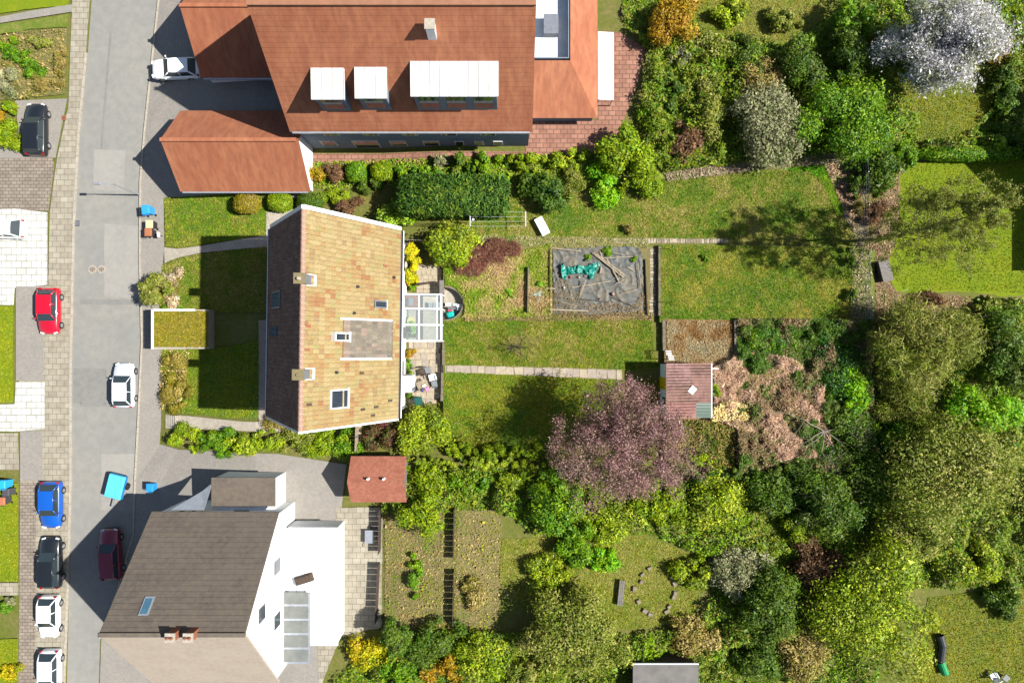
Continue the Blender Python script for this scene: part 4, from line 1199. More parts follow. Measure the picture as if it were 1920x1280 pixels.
def corr(name, x0, x1, y0, y1, material, dz=0.0, tone=(182, 140, 130), dirt=(106, 84, 70)):
    """a corrugated sheet: rust and moss have settled in the troughs"""
    mb = MB(); wv = .245; n = int((y1 - y0) / wv * 8); nx = 14
    zz = lambda x: ZL + (ZRR - ZL) * (x - X0) / (X1 - X0) + dz
    cr, tr = np.array(C(*tone, .46)[:3]), np.array(C(*dirt, .42)[:3])
    vs, cc = [], []
    for i in range(n + 1):
        y = y0 + (y1 - y0) * i / n
        w = math.sin(2 * math.pi * (y - Y0) / wv)
        for k in range(nx + 1):
            x = x0 + (x1 - x0) * k / nx
            a = vnoise(np.array([x]), np.array([y]), 1.1, 41)[0]; e = vnoise(np.array([x]), np.array([y]), 4.0, 42)[0]
            f = min(1, max(0, (.5 - .5 * w) * (.35 + 1.1 * a) + (e - .5) * .5))
            vs.append((x, y, zz(x) + .035 * w)); cc.append(tuple(cr * (1 - f) + tr * f) + (1,))
    mb.add(vs, [(i * (nx + 1) + k, i * (nx + 1) + k + 1, (i + 1) * (nx + 1) + k + 1, (i + 1) * (nx + 1) + k) for i in range(n) for k in range(nx)])
    mb.c = cc
    return mb.build(name, material, shed, colors=True)
rusty = colmat('rusty_sheet', .85, 0, .2, 5)
rustm = rustm2 = rusty
ym = [Y0, Y0 + (Y1 - Y0) * .30, Y0 + (Y1 - Y0) * .63, Y1]
xm_ = X0 + (X1 - X0) * .5
corr('roof_sheet', X0 - .05, xm_ + .12, ym[2] - .1, ym[3], rustm2, .05, (198, 156, 150), (124, 96, 88)); corr('roof_sheet', xm_, X1 + .02, ym[2] - .1, ym[3], rustm, .03)
corr('roof_sheet', X0 - .05, xm_ + .1, ym[1] - .1, ym[2], rustm, .045); corr('roof_sheet', xm_, X1 + .02, ym[1] - .1, ym[2], rustm, .028)
corr('roof_sheet', X0 - .05, X0 + (X1 - X0) * .66, ym[0], ym[1], rustm2, .04, (202, 148, 140), (136, 96, 86)); corr('clear_roof_sheet', X0 + (X1 - X0) * .66 - .1, X1 + .02, ym[0], ym[1], plast, .022)
mb = MB(); mb.slab((X0, Y0 + .1, ZL - .08), (X1, Y0 + .1, ZRR - .08), (X1, Y1 - .1, ZRR - .08), (X0, Y1 - .1, ZL - .08), .04); mb.build('roof_deck', M['wood_dark'], shed)
mb = MB(); mb.bar((X1 + .07, Y0, ZRR - .06), (X1 + .07, Y1, ZRR - .06), .1, .08); g_ = mb.build('gutter', M['white'], shed)
mb = MB(); mb.bar((X1 + .1, Y1 - .45, ZRR - .1), (X1 + .65, Y1 - .45, ZRR - .16), .09, .09); mb.build('downpipe', M['white'], g_)
mb = MB(); mb.bar((X0 - .06, Y0, ZL - .02), (X0 - .06, Y1, ZL - .02), .05, .12); mb.build('fascia', M['wood_grey'], shed)
q = W(1298, 731, 3.6)
t = thing('white_board', 'small white board lying on the rusty shed roof', 'board', q)
mb = MB(); zz = ZL + (ZRR - ZL) * (q.x - X0) / (X1 - X0) + .13
mb.box((q.x, q.y, zz), (.62, .5, .05), R(52)); mb.build('panel', M['white'], t)
mb = MB(); mb.box((q.x, q.y, zz - .045), (.5, .08, .035), R(52)); mb.build('batten', M['wood'], t)
# white slatted gate panel beside the shed
q0, q1 = W(1251, 674, 2.4), W(1263, 658, 2.4)
t = thing('slatted_screen', 'white slatted wooden screen leaning beside the shed corner', 'screen', (q0.x, q0.y, ZP))
for i in range(6):
    f = i / 5
    y = q0.y + (q1.y - q0.y) * f; x = q0.x + (.12 if i < 3 else 0) - .15 * f
    mb = MB(); mb.slab((x, y - .036, 2.45), (x + .48, y - .036, 2.45), (x + .48, y + .036, 2.45), (x, y + .036, 2.45), .03); mb.build('slat', M['white'], t)
for k in (.08, .4):
    mb = MB(); mb.bar((q0.x + .1 - .1 + k, q0.y, 2.39), (q0.x - .08 + k, q1.y, 2.39), .03, .04); mb.build('rail', M['wood_dark'], t)
    for y in (q0.y, q1.y):
        mb = MB(); mb.bar((q0.x + k - .02, y, ZP), (q0.x + k - .02, y, 2.4), .06); mb.build('post', M['wood_grey'], t)
t = thing('water_dish', 'small pale green dish on the ground beside the shed', 'dish', tuple(W(1245.5, 673, ZP)))
p = W(1245.5, 673, ZP + .06); mb = MB(); mb.tube(p, p + Vector((0, 0, .16)), .13, .2, 12); mb.tube(p + Vector((0, 0, .02)), p + Vector((0, 0, .03)), .12, .12, 12, cap=True); mb.build('bowl', M['palebag'], t)

# washing line
def line_post(label, px, py, h, arms):
    b = W(px, py, ZP); t = thing('washing_line_post', label, 'washing line', b)
    top = b + Vector((0, 0, h))
    mb = MB(); mb.tube(b, top, .035, .03, 7); mb.build('pole', M['white'], t)
    mb = MB(); mb.bar(top + Vector((0, -arms, 0)), top + Vector((0, arms, 0)), .05); mb.build('crossbar', M['white'], t)
    for s in (-1, 1):
        mb = MB(); mb.tube(top + Vector((0, s * arms * .6, 0)), b + Vector((0, 0, h * .6)), .015, .015, 5); mb.build('brace', M['white'], t)
    return top
pa, pb = line_post('white washing line post beside the yellow green bush', 884, 418, 1.9, .62), line_post('white washing line post beside the white lid', 985, 418, 1.9, .62)
for y in (-.6, -.2, .2, .6):
    mb = MB(); a, b = pa + Vector((0, y, 0)), pb + Vector((0, y, 0)); c = (a + b) / 2 - Vector((0, 0, .08))
    mb.tube(a, c, .006, .006, 4); mb.tube(c, b, .006, .006, 4)
    nm = {-.6: 'outermost', -.2: 'second', .2: 'third', .6: 'fourth'}[y]
    tag(mb.build('washing_line', M['white']), nm + ' thin washing line strung between the white posts, counted from the allotment', 'line', 'washing lines')
t = thing('peg_bag', 'white peg bag hanging from the washing line post', 'bag', tuple(pa)); mb = MB(); mb.box(pa + Vector((.22, 0, -.2)), (.26, .2, .32), .3, None, .7); mb.build('bag', M['white'], t, bevel=.05)
# white lid lying on the lawn on trestle
b = W(1016.5, 424, ZP + .55)
t = thing('white_tabletop', 'white oblong table standing askew on the upper lawn', 'table', (b.x, b.y, ZP))
rz = R(-62)
mb = MB(); mb.box((b.x, b.y, ZP + .55), (1.62, .74, .07), rz); mb.build('table_top', M['white'], t, bevel=.02)
for sx, sy in ((-.6, -.25), (.6, -.25), (.6, .25), (-.6, .25)):
    x = b.x + sx * math.cos(rz) - sy * math.sin(rz); y = b.y + sx * math.sin(rz) + sy * math.cos(rz)
    mb = MB(); mb.bar((x, y, ZP), (x, y, ZP + .51), .06); mb.build('leg', M['white'], t)

# allotment: weed fabric, tarpaulin, boards
def cloth(name, label, cat, poly, z, amp, material, step=.12, fold=(1.2, 5.0), seed=1, off=.03, top=None):
    P = [W(p[0], p[1], z) for p in poly]
    xs = [p.x for p in P]; ys = [p.y for p in P]
    nx, ny = int((max(xs) - min(xs)) / step) + 1, int((max(ys) - min(ys)) / step) + 1
    gx_, gy_ = np.meshgrid(min(xs) + np.arange(nx) * step, min(ys) + np.arange(ny) * step, indexing='ij')
    ins = in_poly(gx_.ravel(), gy_.ravel(), [(p.x, p.y) for p in P]).reshape(nx, ny)
    a = vnoise(gx_ + .7 * vnoise(gx_, gy_, .8, seed + 3), gy_ * fold[1] / fold[0], fold[0], seed)
    rdg = 1 - np.abs(2 * a - 1)
    a2 = vnoise(gx_ * 1.6 + gy_ * .9 + 1.1 * vnoise(gx_, gy_, .9, seed + 6), gy_ * .5 - gx_ * .25, fold[0] * 1.2, seed + 9); rd2 = 1 - np.abs(2 * a2 - 1)
    hh = amp * (rdg ** 5 * .8 + rd2 ** 6 * .7 + .35 * vnoise(gx_, gy_, 2.6, seed + 1))
    bm = bmesh.new(); idx = {}
    for i in range(nx):
        for j in range(ny):
            if ins[i, j]: idx[i, j] = bm.verts.new((gx_[i, j], gy_[i, j], z + off + hh[i, j]))
    for i in range(nx - 1):
        for j in range(ny - 1):
            k = [(i, j), (i + 1, j), (i + 1, j + 1), (i, j + 1)]
            if all(q in idx for q in k): bm.faces.new([idx[q] for q in k])
    me = bpy.data.meshes.new(name); bm.to_mesh(me); bm.free()
    me.materials.append(material); me.shade_smooth()
    o = bpy.data.objects.new(name, me); COL.objects.link(o)
    return tag(o, label, cat)
cloth('weed_fabric', 'wrinkled grey weed fabric spread over the allotment bed', 'fabric', rough_poly([(1036, 470), (1060, 464), (1090, 466), (1110, 462), (1196, 462), (1206, 480), (1208, 585), (1100, 590), (1034, 588), (1040, 560), (1036, 520)], 6, 1.5), ZP, .13, M['fabric_grey'], .075, (1.1, 3.0), 3)
cloth('tarpaulin', 'crumpled teal tarpaulin on the grey weed fabric', 'tarpaulin', rough_poly([(1050, 494), (1056, 492), (1060, 500), (1072, 500), (1082, 497), (1100, 499), (1110, 494), (1124, 491), (1125, 498), (1117, 512), (1110, 526), (1104, 524), (1104, 516), (1088, 514), (1068, 516), (1062, 520), (1058, 528), (1052, 520)], 3, .6), ZP, .30, M['tarp'], .07, (2.2, 6), 5, .16)
cloth('plastic_sheet', 'pale green plastic sheet beside the timber bed edge', 'sheet', rough_poly([(992, 550), (1000, 546), (1018, 545), (1019, 556), (1014, 562), (1010, 575), (1006, 574), (1008, 560), (1002, 556), (993, 556)], 3, .5), ZP, .22, M['palebag'], .07, (2, 5), 8, .05)
def plank(label, a, b, w=.1, z=None, lift=.18, material='wood', th=.035, zb=None, group='loose boards on the allotment'):
    lift += .07
    A, B = W(*a, ZP + lift), W(*b, ZP + (zb + .05 if zb is not None else lift))
    mb = MB(); mb.bar(A, B, w, th)
    return tag(mb.build('board', M[material]), label, 'board', group)
plank('long pale board lying diagonally over the crossed timbers, upper edge of the pair', (1113, 473), (1171, 515), .09, lift=.30)
plank('long pale board beneath the diagonal pair, lower edge', (1111, 474), (1170, 520), .1, lift=.24)
plank('short board at the head of the crossed timbers', (1125, 471), (1130, 484), .08, lift=.22)
plank('straight pale lath running level across the top of the fabric', (1130, 484), (1187, 481), .06, lift=.26)
plank('board crossing under the diagonal pair towards the lath end', (1138, 485), (1162, 530), .09, lift=.19)
plank('short lath at the foot of the crossing board', (1154, 532), (1171, 524), .06, lift=.26)
plank('long thin lath in the middle of the grey fabric', (1072, 539), (1144, 527), .07, lift=.22)
plank('board propped up and casting a dark shadow below the teal tarpaulin', (1099, 525), (1088, 554), .09, lift=.62, zb=.2)
plank('long board along the lower edge of the grey fabric', (1031, 580), (1103, 583), .1, lift=.2)
plank('short board at the corner of the bed edge', (1024, 540), (1040, 541), .1, lift=.2)
plank('weathered lath along the upper edge of the grey fabric', (1034, 465), (1090, 471), .07, lift=.2)
plank('tiny white offcut at the end of the diagonal boards', (1160, 516), (1166, 509), .08, lift=.34)
plank('thin lath lying in the lower right of the grey fabric', (1165, 550), (1194, 543), .05, lift=.24)
plank('short lath lying across the top right of the grey fabric', (1150, 474), (1172, 478), .05, lift=.26)
plank('thin stick beside the right timber edge of the fabric', (1196, 492), (1202, 540), .05, lift=.24)
plank('dark batten in the lower right of the grey fabric', (1148, 556), (1196, 578), .05, lift=.24, material='wood_dark')
plank('dark batten in the lower middle of the grey fabric', (1085, 560), (1142, 566), .045, lift=.24, material='wood_dark')
plank('pale offcut between the tarpaulin and the crossed timbers', (1128, 500), (1126, 512), .12, lift=.24)
plank('short pale stick right of the crossed timbers', (1176, 500), (1190, 508), .05, lift=.24)
plank('thin stick above the lower edge board', (1052, 566), (1082, 574), .05, lift=.24)
plank('greyed stick left of the teal tarpaulin', (1040, 500), (1048, 526), .06, lift=.22, material='wood_grey')
for (x, y), s, lb in (((1150, 551), .3, 'pinkish'), ((1070, 519), .2, 'reddish'), ((1086, 520), .17, 'cream'), ((1097, 517), .15, 'small grey'), ((1058, 539), .2, 'whitish'), ((1125, 560), .18, 'brown')):
    p = W(x, y, ZP + .25); mb = MB(); mb.box((p.x, p.y, ZP + .24), (s, s * .8, s * .7), random.random() * 3, C(*{'pinkish': (206, 160, 140), 'reddish': (190, 110, 96), 'cream': (226, 210, 190), 'small grey': (150, 146, 140), 'whitish': (220, 216, 210), 'brown': (150, 110, 84)}[lb], .48), .75)
    tag(mb.build('stone', M['rubbish'], None, colors=True), lb + ' stone weighing down the allotment fabric', 'stone', 'stones on the weed fabric')
# timber edges of the beds
def edge_board(label, a, b, z0, z1, material='wood_grey', w=.06, n=1):
    A, B = W(*a, z1), W(*b, z1)
    t = thing('bed_edge', label, 'timber edge', (A.x, A.y, z0))
    for i in range(n):
        p, q = A.lerp(B, i / n), A.lerp(B, (i + .985) / n)
        mb = MB(); mb.bar((p.x, p.y, (z0 + z1) / 2), (q.x, q.y, (z0 + z1) / 2), w, z1 - z0); mb.build('plank', M[material], t)
    for i in range(n + 1):
        p = A.lerp(B, i / n); mb = MB(); mb.bar((p.x + .06, p.y, z0 - .1), (p.x + .06, p.y, z1 - .05), .06); mb.build('peg', M['wood_dark'], t)
edge_board('tall grey timber edge of the allotment bed with a dark shadow', (990.5, 500), (989.5, 585), ZP, ZP + .55, n=3)
edge_board('low brown timber edge left of the grey weed fabric', (1031, 466), (1031, 586), ZP, ZP + .3, 'wood_dark', n=4)
edge_board('rotten timber edge along the lower side of the allotment', (1000, 588), (1210, 592), ZP, ZP + .16, 'wood_dark', n=5)
edge_board('timber edge right of the grey weed fabric', (1210, 486), (1214, 590), ZP, ZP + .3, 'wood_dark', n=3)
for lb, x, y in (('upper thin dark stake at the terrace wall', 1254, 467), ('lower thin dark stake at the terrace wall', 1253, 567)):
    p = W(x, y, ZT2); mb = MB(); mb.tube(p - Vector((0, 0, .1)), p + Vector((0, 0, 1.35)), .025, .02, 6, cap=True)
    tag(mb.build('stake', M['dark']), lb, 'stake')

# wire fence at the far end
fen = thing('wire_fence', 'tall wire mesh fence with thin posts across the far end of the plot', 'fence', tuple(W(1604, 440, ZP)))
fpts = [(1606, 284), (1608, 332), (1609, 392), (1610, 452), (1612, 515), (1614, 560), (1616, 598)]
FB = [W(x, y, ZP) for x, y in fpts]
for b in FB:
    mb = MB(); mb.tube(b, b + Vector((0, 0, 1.9)), .035, .03, 6, cap=True); mb.build('post', M['metal'], fen)
for z in (.25, .65, 1.05, 1.45, 1.85):
    mb = MB()
    for a, b in zip(FB, FB[1:]): mb.tube(a + Vector((0, 0, z)), b + Vector((0, 0, z)), .008, .008, 4)
    mb.build('wire', M['metal'], fen)
mb = MB()
for a, b in zip(FB, FB[1:]):
    n = 22
    for i in range(n):
        p = a.lerp(b, i / n); mb.tube(p + Vector((0, 0, .1)), p + Vector((0, 0, 1.85)), .006, .006, 3)
mb.build('mesh_wires', M['metal'], fen)
# fence beside the house at the lower edge
f2 = thing('side_fence', 'pale board fence closing the gap below the house', 'fence', tuple(W(668, 820, 0)))
a, b = W(668, 792, 1.2), W(666, 846, 1.2)
for i in range(9):
    p = a.lerp(b, i / 9); q = a.lerp(b, (i + .92) / 9)
    mb = MB(); mb.bar((p.x, p.y, .7), (q.x, q.y, .7), .03, 1.4); mb.build('board', M['wood'], f2)
for i in (0, .5, 1):
    p = a.lerp(b, i); mb = MB(); mb.bar((p.x + .06, p.y, -.1), (p.x + .06, p.y, 1.45), .08); mb.build('post', M['wood_grey'], f2)
sheet('garden_path', [(666, 790), (679, 788), (677, 832), (668, 845)], M['slab'], .04, z=0)

# patio clutter
def chair(label, px, py, rz, m_seat, m_frame, arms=False, z=.05, group='patio chairs', folded=False):
    t = thing('garden_chair', label, 'chair', (0, 0, 0), group)
    mb = MB(); mb.box((0, 0, .44), (.5, .5, .05)); mb.build('seat', m_seat, t)
    mb = MB()
    for i in range(5): mb.box((-.2 + i * .1, -.27 - .01 * abs(i - 2), .75), (.08, .03, .55))
    mb.bar((-.25, -.3, 1.03), (.25, -.3, 1.03), .05)
    mb.build('backrest', m_seat, t)
    for x in (-.23, .23):
        for y in (-.23, .23):
            mb = MB(); mb.bar((x, y, 0), (x, y, .44), .04); mb.build('leg', m_frame, t)
    if arms:
        for x in (-.29, .29):
            mb = MB(); mb.box((x, 0, .64), (.07, .52, .04)); mb.bar((x, .22, .44), (x, .22, .63), .04); mb.build('armrest', m_frame, t)
    t.location = W(px, py, z); t.rotation_euler.z = rz
    return t
chair('dark brown garden chair on the patio', 793.5, 697, R(20), M['wood_dark'], M['wood_dark'])
gm = flat_mat('grey_cushion', C(150, 156, 160, .48)); wm = M['white']
chair('grey seated garden chair beside the brown one', 803, 694, R(200), gm, M['wood_dark'])
chair('white armchair with grey blue cushion near the lower lawn wall', 813, 707, R(195), wm, wm, True)
chair('grey folding chair below the white armchair', 815.5, 719, R(10), gm, M['metal'])
tb = thing('folding_table', 'collapsed wooden slat table on the patio', 'table', (0, 0, 0))
for i in range(6): mb = MB(); mb.box((0, -.4 + i * .16, .68), (1.0, .12, .03)); mb.build('slat', M['wood'], tb)
for x in (-.4, .4):
    mb = MB(); mb.bar((x, -.42, 0), (x, .42, .66), .05); mb.build('leg', M['wood_dark'], tb)
    mb = MB(); mb.bar((x, .42, 0), (x, -.42, .66), .05); mb.build('leg', M['wood_dark'], tb)
tb.location = W(795, 722, .05); tb.rotation_euler.z = R(25)
def soft_lump(name, label, cat, px, py, z, d, col, rz=0.0):
    p = W(px, py, z); mb = MB(); mb.box((p.x, p.y, z + d[2] / 2), d, rz, col, .8)
    me_o = mb.build(name, M['rubbish'], None, colors=True)
    at = me_o.data
    bm = bmesh.new(); bm.from_mesh(at); bmesh.ops.subdivide_edges(bm, edges=bm.edges[:], cuts=3, use_grid_fill=True)
    c = Vector((p.x, p.y, z + d[2] / 2))
    for v in bm.verts:
        r = (v.co - c); e = Vector((r.x / d[0], r.y / d[1], r.z / d[2])); k = .62 / max(.3, e.length) if e.length > .62 else 1
        v.co = c + r * (k * .6 + .4) * random.uniform(.94, 1.06)
    bm.to_mesh(at); bm.free(); at.shade_smooth()
    return tag(me_o, label, cat)
soft_lump('cushion', 'pink cushion lying on the patio table', 'cushion', 801, 729, .74, (.42, .4, .16), C(240, 150, 190, .55), .4)
soft_lump('cloth', 'white crumpled cloth on the patio table', 'cloth', 795, 723, .74, (.4, .3, .12), C(236, 232, 214, .6), .4)
soft_lump('cloth', 'blue folded cloth beside the pink cushion', 'cloth', 792, 731, .74, (.24, .3, .1), C(70, 80, 130, .5), .2)
bin_('dark green wheeled bin at the lower patio corner', 787, 750, (.01, .07, .06, 1), z=.04, rz=.15, big=1.0)
t = thing('bicycle_rack', 'thin dark metal garden stand beside the white cabinet', 'stand', tuple(W(771, 733, .05)))
p = W(771, 730, .05)
for a, b in (((0, 0, .9), (.9, .05, .9)), ((.1, 0, 0), (.1, -.5, .95)), ((-.3, -.45, .6), (.2, -.5, .6)), ((.85, .05, 0), (.85, .05, .9)), ((0, 0, 0), (0, 0, .9))):
    mb = MB(); mb.tube(p + Vector(a), p + Vector(b), .022, .022, 5, cap=True); mb.build('rail', M['dark'], t)
# white cabinet against the wall
t = thing('wall_cabinet', 'tall white cabinet standing against the back wall of the house', 'cabinet', tuple(W(772, 716, 0)))
a = W(769, 733, 0); bx0 = HX + wx + .1
mb = MB(); ya, yb = W(0, 734, 1.9).y, W(0, 703, 1.9).y
mb.span(bx0, bx0 + .75, ya, yb, .02, 2.9); cab = mb.build('body', M['white'], t, bevel=.02)
mb = MB(); mb.span(bx0 + .752, bx0 + .77, ya + .05, ya + .35, .1, 2.4); mb.build('door', M['zinc'], t)
# plants along the wall, boxes under the lean-to
def potted(label, px, py, z, r, h, palette, potcol, size=.1):
    p = W(px, py, z); t = thing('potted_plant', label, 'potted plant', p)
    mb = MB(); mb.tube(p, p + Vector((0, 0, h * .4)), r * .6, r * .8, 12); mb.tube(p + Vector((0, 0, h * .36)), p + Vector((0, 0, h * .38)), r * .74, r * .74, 12, cap=True); mb.build('pot', flat_mat('pot', potcol), t)
    cs, rs = soft_clumps(p.x, p.y, z + h * .35, r * 1.2, r * 1.2, h * .65, 7)
    v, c = blob_leaves(cs, rs, 700, size, PAL[palette], z); npmesh('foliage', v, 3, c, M['leaf'], t, tuple(p))
bush('wall_shrub', 'leggy green shrub growing at the house wall above the white cabinet', 'shrub', 769, 688, 6, 18, .9, 'mid', .1, z=0)
bush('wall_shrub', 'low green weeds at the wall below the white cabinet', 'shrub', 768, 742, 5, 10, .6, 'mid', .09, z=0)
potted('brown terracotta potted plant at the house wall below the lean-to', 770.5, 663, .05, .38, .9, 'ochre', C(190, 110, 80, .5))
potted('bright green potted plant under the glazed lean-to', 773, 616, .05, .45, 1.1, 'bright', C(60, 60, 60, .5))
potted('terracotta potted shrub between the yellow conifers and the lean-to', 775, 538, .05, .32, .7, 'mid', C(196, 120, 86, .5))
t = thing('barbecue', 'brick barbecue with dark cover under the glazed lean-to', 'barbecue', tuple(W(774, 566, .03)))
p = W(775, 566, .03); mb = MB(); mb.box(p + Vector((0, 0, .45)), (1.1, 1.0, .9)); mb.build('hearth', M['brick'], t)
mb = MB(); mb.box(p + Vector((-.1, -.05, 1.06)), (.5, .75, .3), 0, None, .85); mb.build('cover', M['zinc'], t, bevel=.05)
t = thing('round_table', 'small round yellow table under the glazed lean-to', 'table', tuple(W(771, 602, .03)))
p = W(773, 602, .03); mb = MB(); mb.tube(p + Vector((0, 0, .62)), p + Vector((0, 0, .66)), .36, .36, 20, cap=True); mb.build('table_top', flat_mat('yellow_top', C(226, 214, 130, .55)), t)
mb = MB(); mb.tube(p, p + Vector((0, 0, .62)), .04, .04, 8); mb.tube(p, p + Vector((0, 0, .03)), .22, .2, 14, cap=True); mb.build('pedestal', M['metal'], t)
t = thing('sun_lounger', 'grey folding lounger standing under the glazed lean-to', 'lounger', tuple(W(817, 574, .03)))
p = W(817, 574, .03)
for i in range(3): mb = MB(); mb.box(p + Vector((-.42 + i * .42, 0, .38)), (.36, .55, .05)); mb.build('cushion', gm, t)
for y in (-.3, .3): mb = MB(); mb.bar(p + Vector((-.65, y, .36)), p + Vector((.65, y, .36)), .04); mb.build('rail', M['metal'], t)
for x in (-.5, .5):
    for y in (-.3, .3): mb = MB(); mb.bar(p + Vector((x, y, 0)), p + Vector((x, y, .36)), .035); mb.build('leg', M['metal'], t)
t = thing('planter_box', 'long dark planter standing beside the house wall in the lean-to', 'planter', tuple(W(772, 628, .03)))
p = W(774, 629, .03); mb = MB(); mb.box(p + Vector((0, 0, .25)), (.9, .4, .5), 0, None, 1.05); mb.build('trough', M['wood_grey'], t)
mb = MB(); mb.box(p + Vector((0, 0, .47)), (.8, .32, .08)); mb.build('soil', M['dark_soil'], t)
# trellis, low pillar, bay clutter
t = thing('trellis', 'dark lattice trellis standing on the paved landing', 'trellis', tuple(W(781, 534, 0)))
a, b = W(782, 533, 1.2), W(808, 529, 1.2)
for z in (.35, 1.85): mb = MB(); mb.bar((a.x, a.y, z), (b.x, b.y, z), .05); mb.build('frame_bar', M['wood_dark'], t)
for f in (0, 1): p = a.lerp(b, f); mb = MB(); mb.bar((p.x, p.y, 0), (p.x, p.y, 1.9), .06); mb.build('post', M['wood_dark'], t)
for i in range(-3, 7):
    for sgn in (1, -1):
        f0, f1 = i / 6, i / 6 + .55
        if sgn < 0: f0, f1 = f1, f0
        z0, z1 = .35, 1.85
        def clipf(f0, z0, f1, z1):
            pts = []
            for f, z, g, y in ((f0, z0, f1, z1), (f1, z1, f0, z0)):
                if f < 0: k = (0 - f) / (g - f); f, z = 0, z + (y - z) * k
                if f > 1: k = (1 - f) / (g - f); f, z = 1, z + (y - z) * k
                pts.append((f, z))
            return pts
        if max(f0, f1) <= 0.02 or min(f0, f1) >= .98: continue
        (f0, z0), (f1, z1) = clipf(f0, z0, f1, z1)
        p, q = a.lerp(b, f0), a.lerp(b, f1)
        mb = MB(); mb.bar((p.x, p.y + .02 * sgn, z0), (q.x, q.y + .02 * sgn, z1), .025, .015); mb.build('lath', M['wood_dark'], t)
t = thing('gate_pillar', 'flat grey stone slab wall beside the round patio bay', 'pillar', tuple(W(829, 540, 0)))
a, b = W(825, 550, 1.1), W(829, 526, 1.1); mb = MB(); mb.span(a.x, a.x + .3, a.y, b.y, 0, 1.08); mb.build('block', M['slab2'], t); mb = MB(); mb.span(a.x - .04, a.x + .34, a.y - .03, b.y + .03, 1.08, 1.14); mb.build('capstone', M['wood_grey'], t)
t = thing('planter_trough', 'row of white and silver junk boxes stacked in the round patio bay', 'boxes', tuple(W(848, 574, .03)))
for k, (dx, dy, sx, sy, h, cc) in enumerate(((-.4, .22, .55, .3, .5, (236, 232, 224)), (.15, .2, .4, .26, .42, (200, 204, 206)), (.55, .12, .5, .3, .4, (226, 230, 236)), (-.1, -.1, .7, .22, .55, (120, 126, 130)), (.55, -.16, .42, .3, .36, (176, 188, 200)), (-.3, -.3, .3, .18, .3, (220, 80, 110)))):
    p = W(850, 576, .03); mb = MB(); mb.box((p.x + dx, p.y + dy, h / 2 + .03), (sx, sy, h), random.uniform(-.1, .1), C(*cc, .55), .95); mb.build('box', M['rubbish'], t, colors=True)
soft_lump('bag', 'bright turquoise bag lying in the round patio bay', 'bag', 845, 590, .03, (.75, .6, .5), C(20, 190, 180, .55), .3)
# wall stub with white plank by the house corner
t = thing('garden_gate', 'pale slatted gate standing open at the house corner', 'gate', tuple(W(768, 449, 0)))
a, b = W(757, 449, 1.3), W(803, 450, 1.3)
for z in (.25, 1.15): mb = MB(); mb.bar((a.x, a.y, z), (b.x, b.y, z), .05, .07); mb.build('rail', M['wood_grey'], t)
for i in range(14): p = a.lerp(b, i / 13); mb = MB(); mb.bar((p.x, p.y - .03, .08), (p.x, p.y - .03, 1.3), .09, .02, None, (0, 1, 0)); mb.build('slat', M['wood'], t)
for f in (0, 1): p = a.lerp(b, f); mb = MB(); mb.bar((p.x, p.y, 0), (p.x, p.y, 1.4), .09); mb.build('post', M['wood_grey'], t)

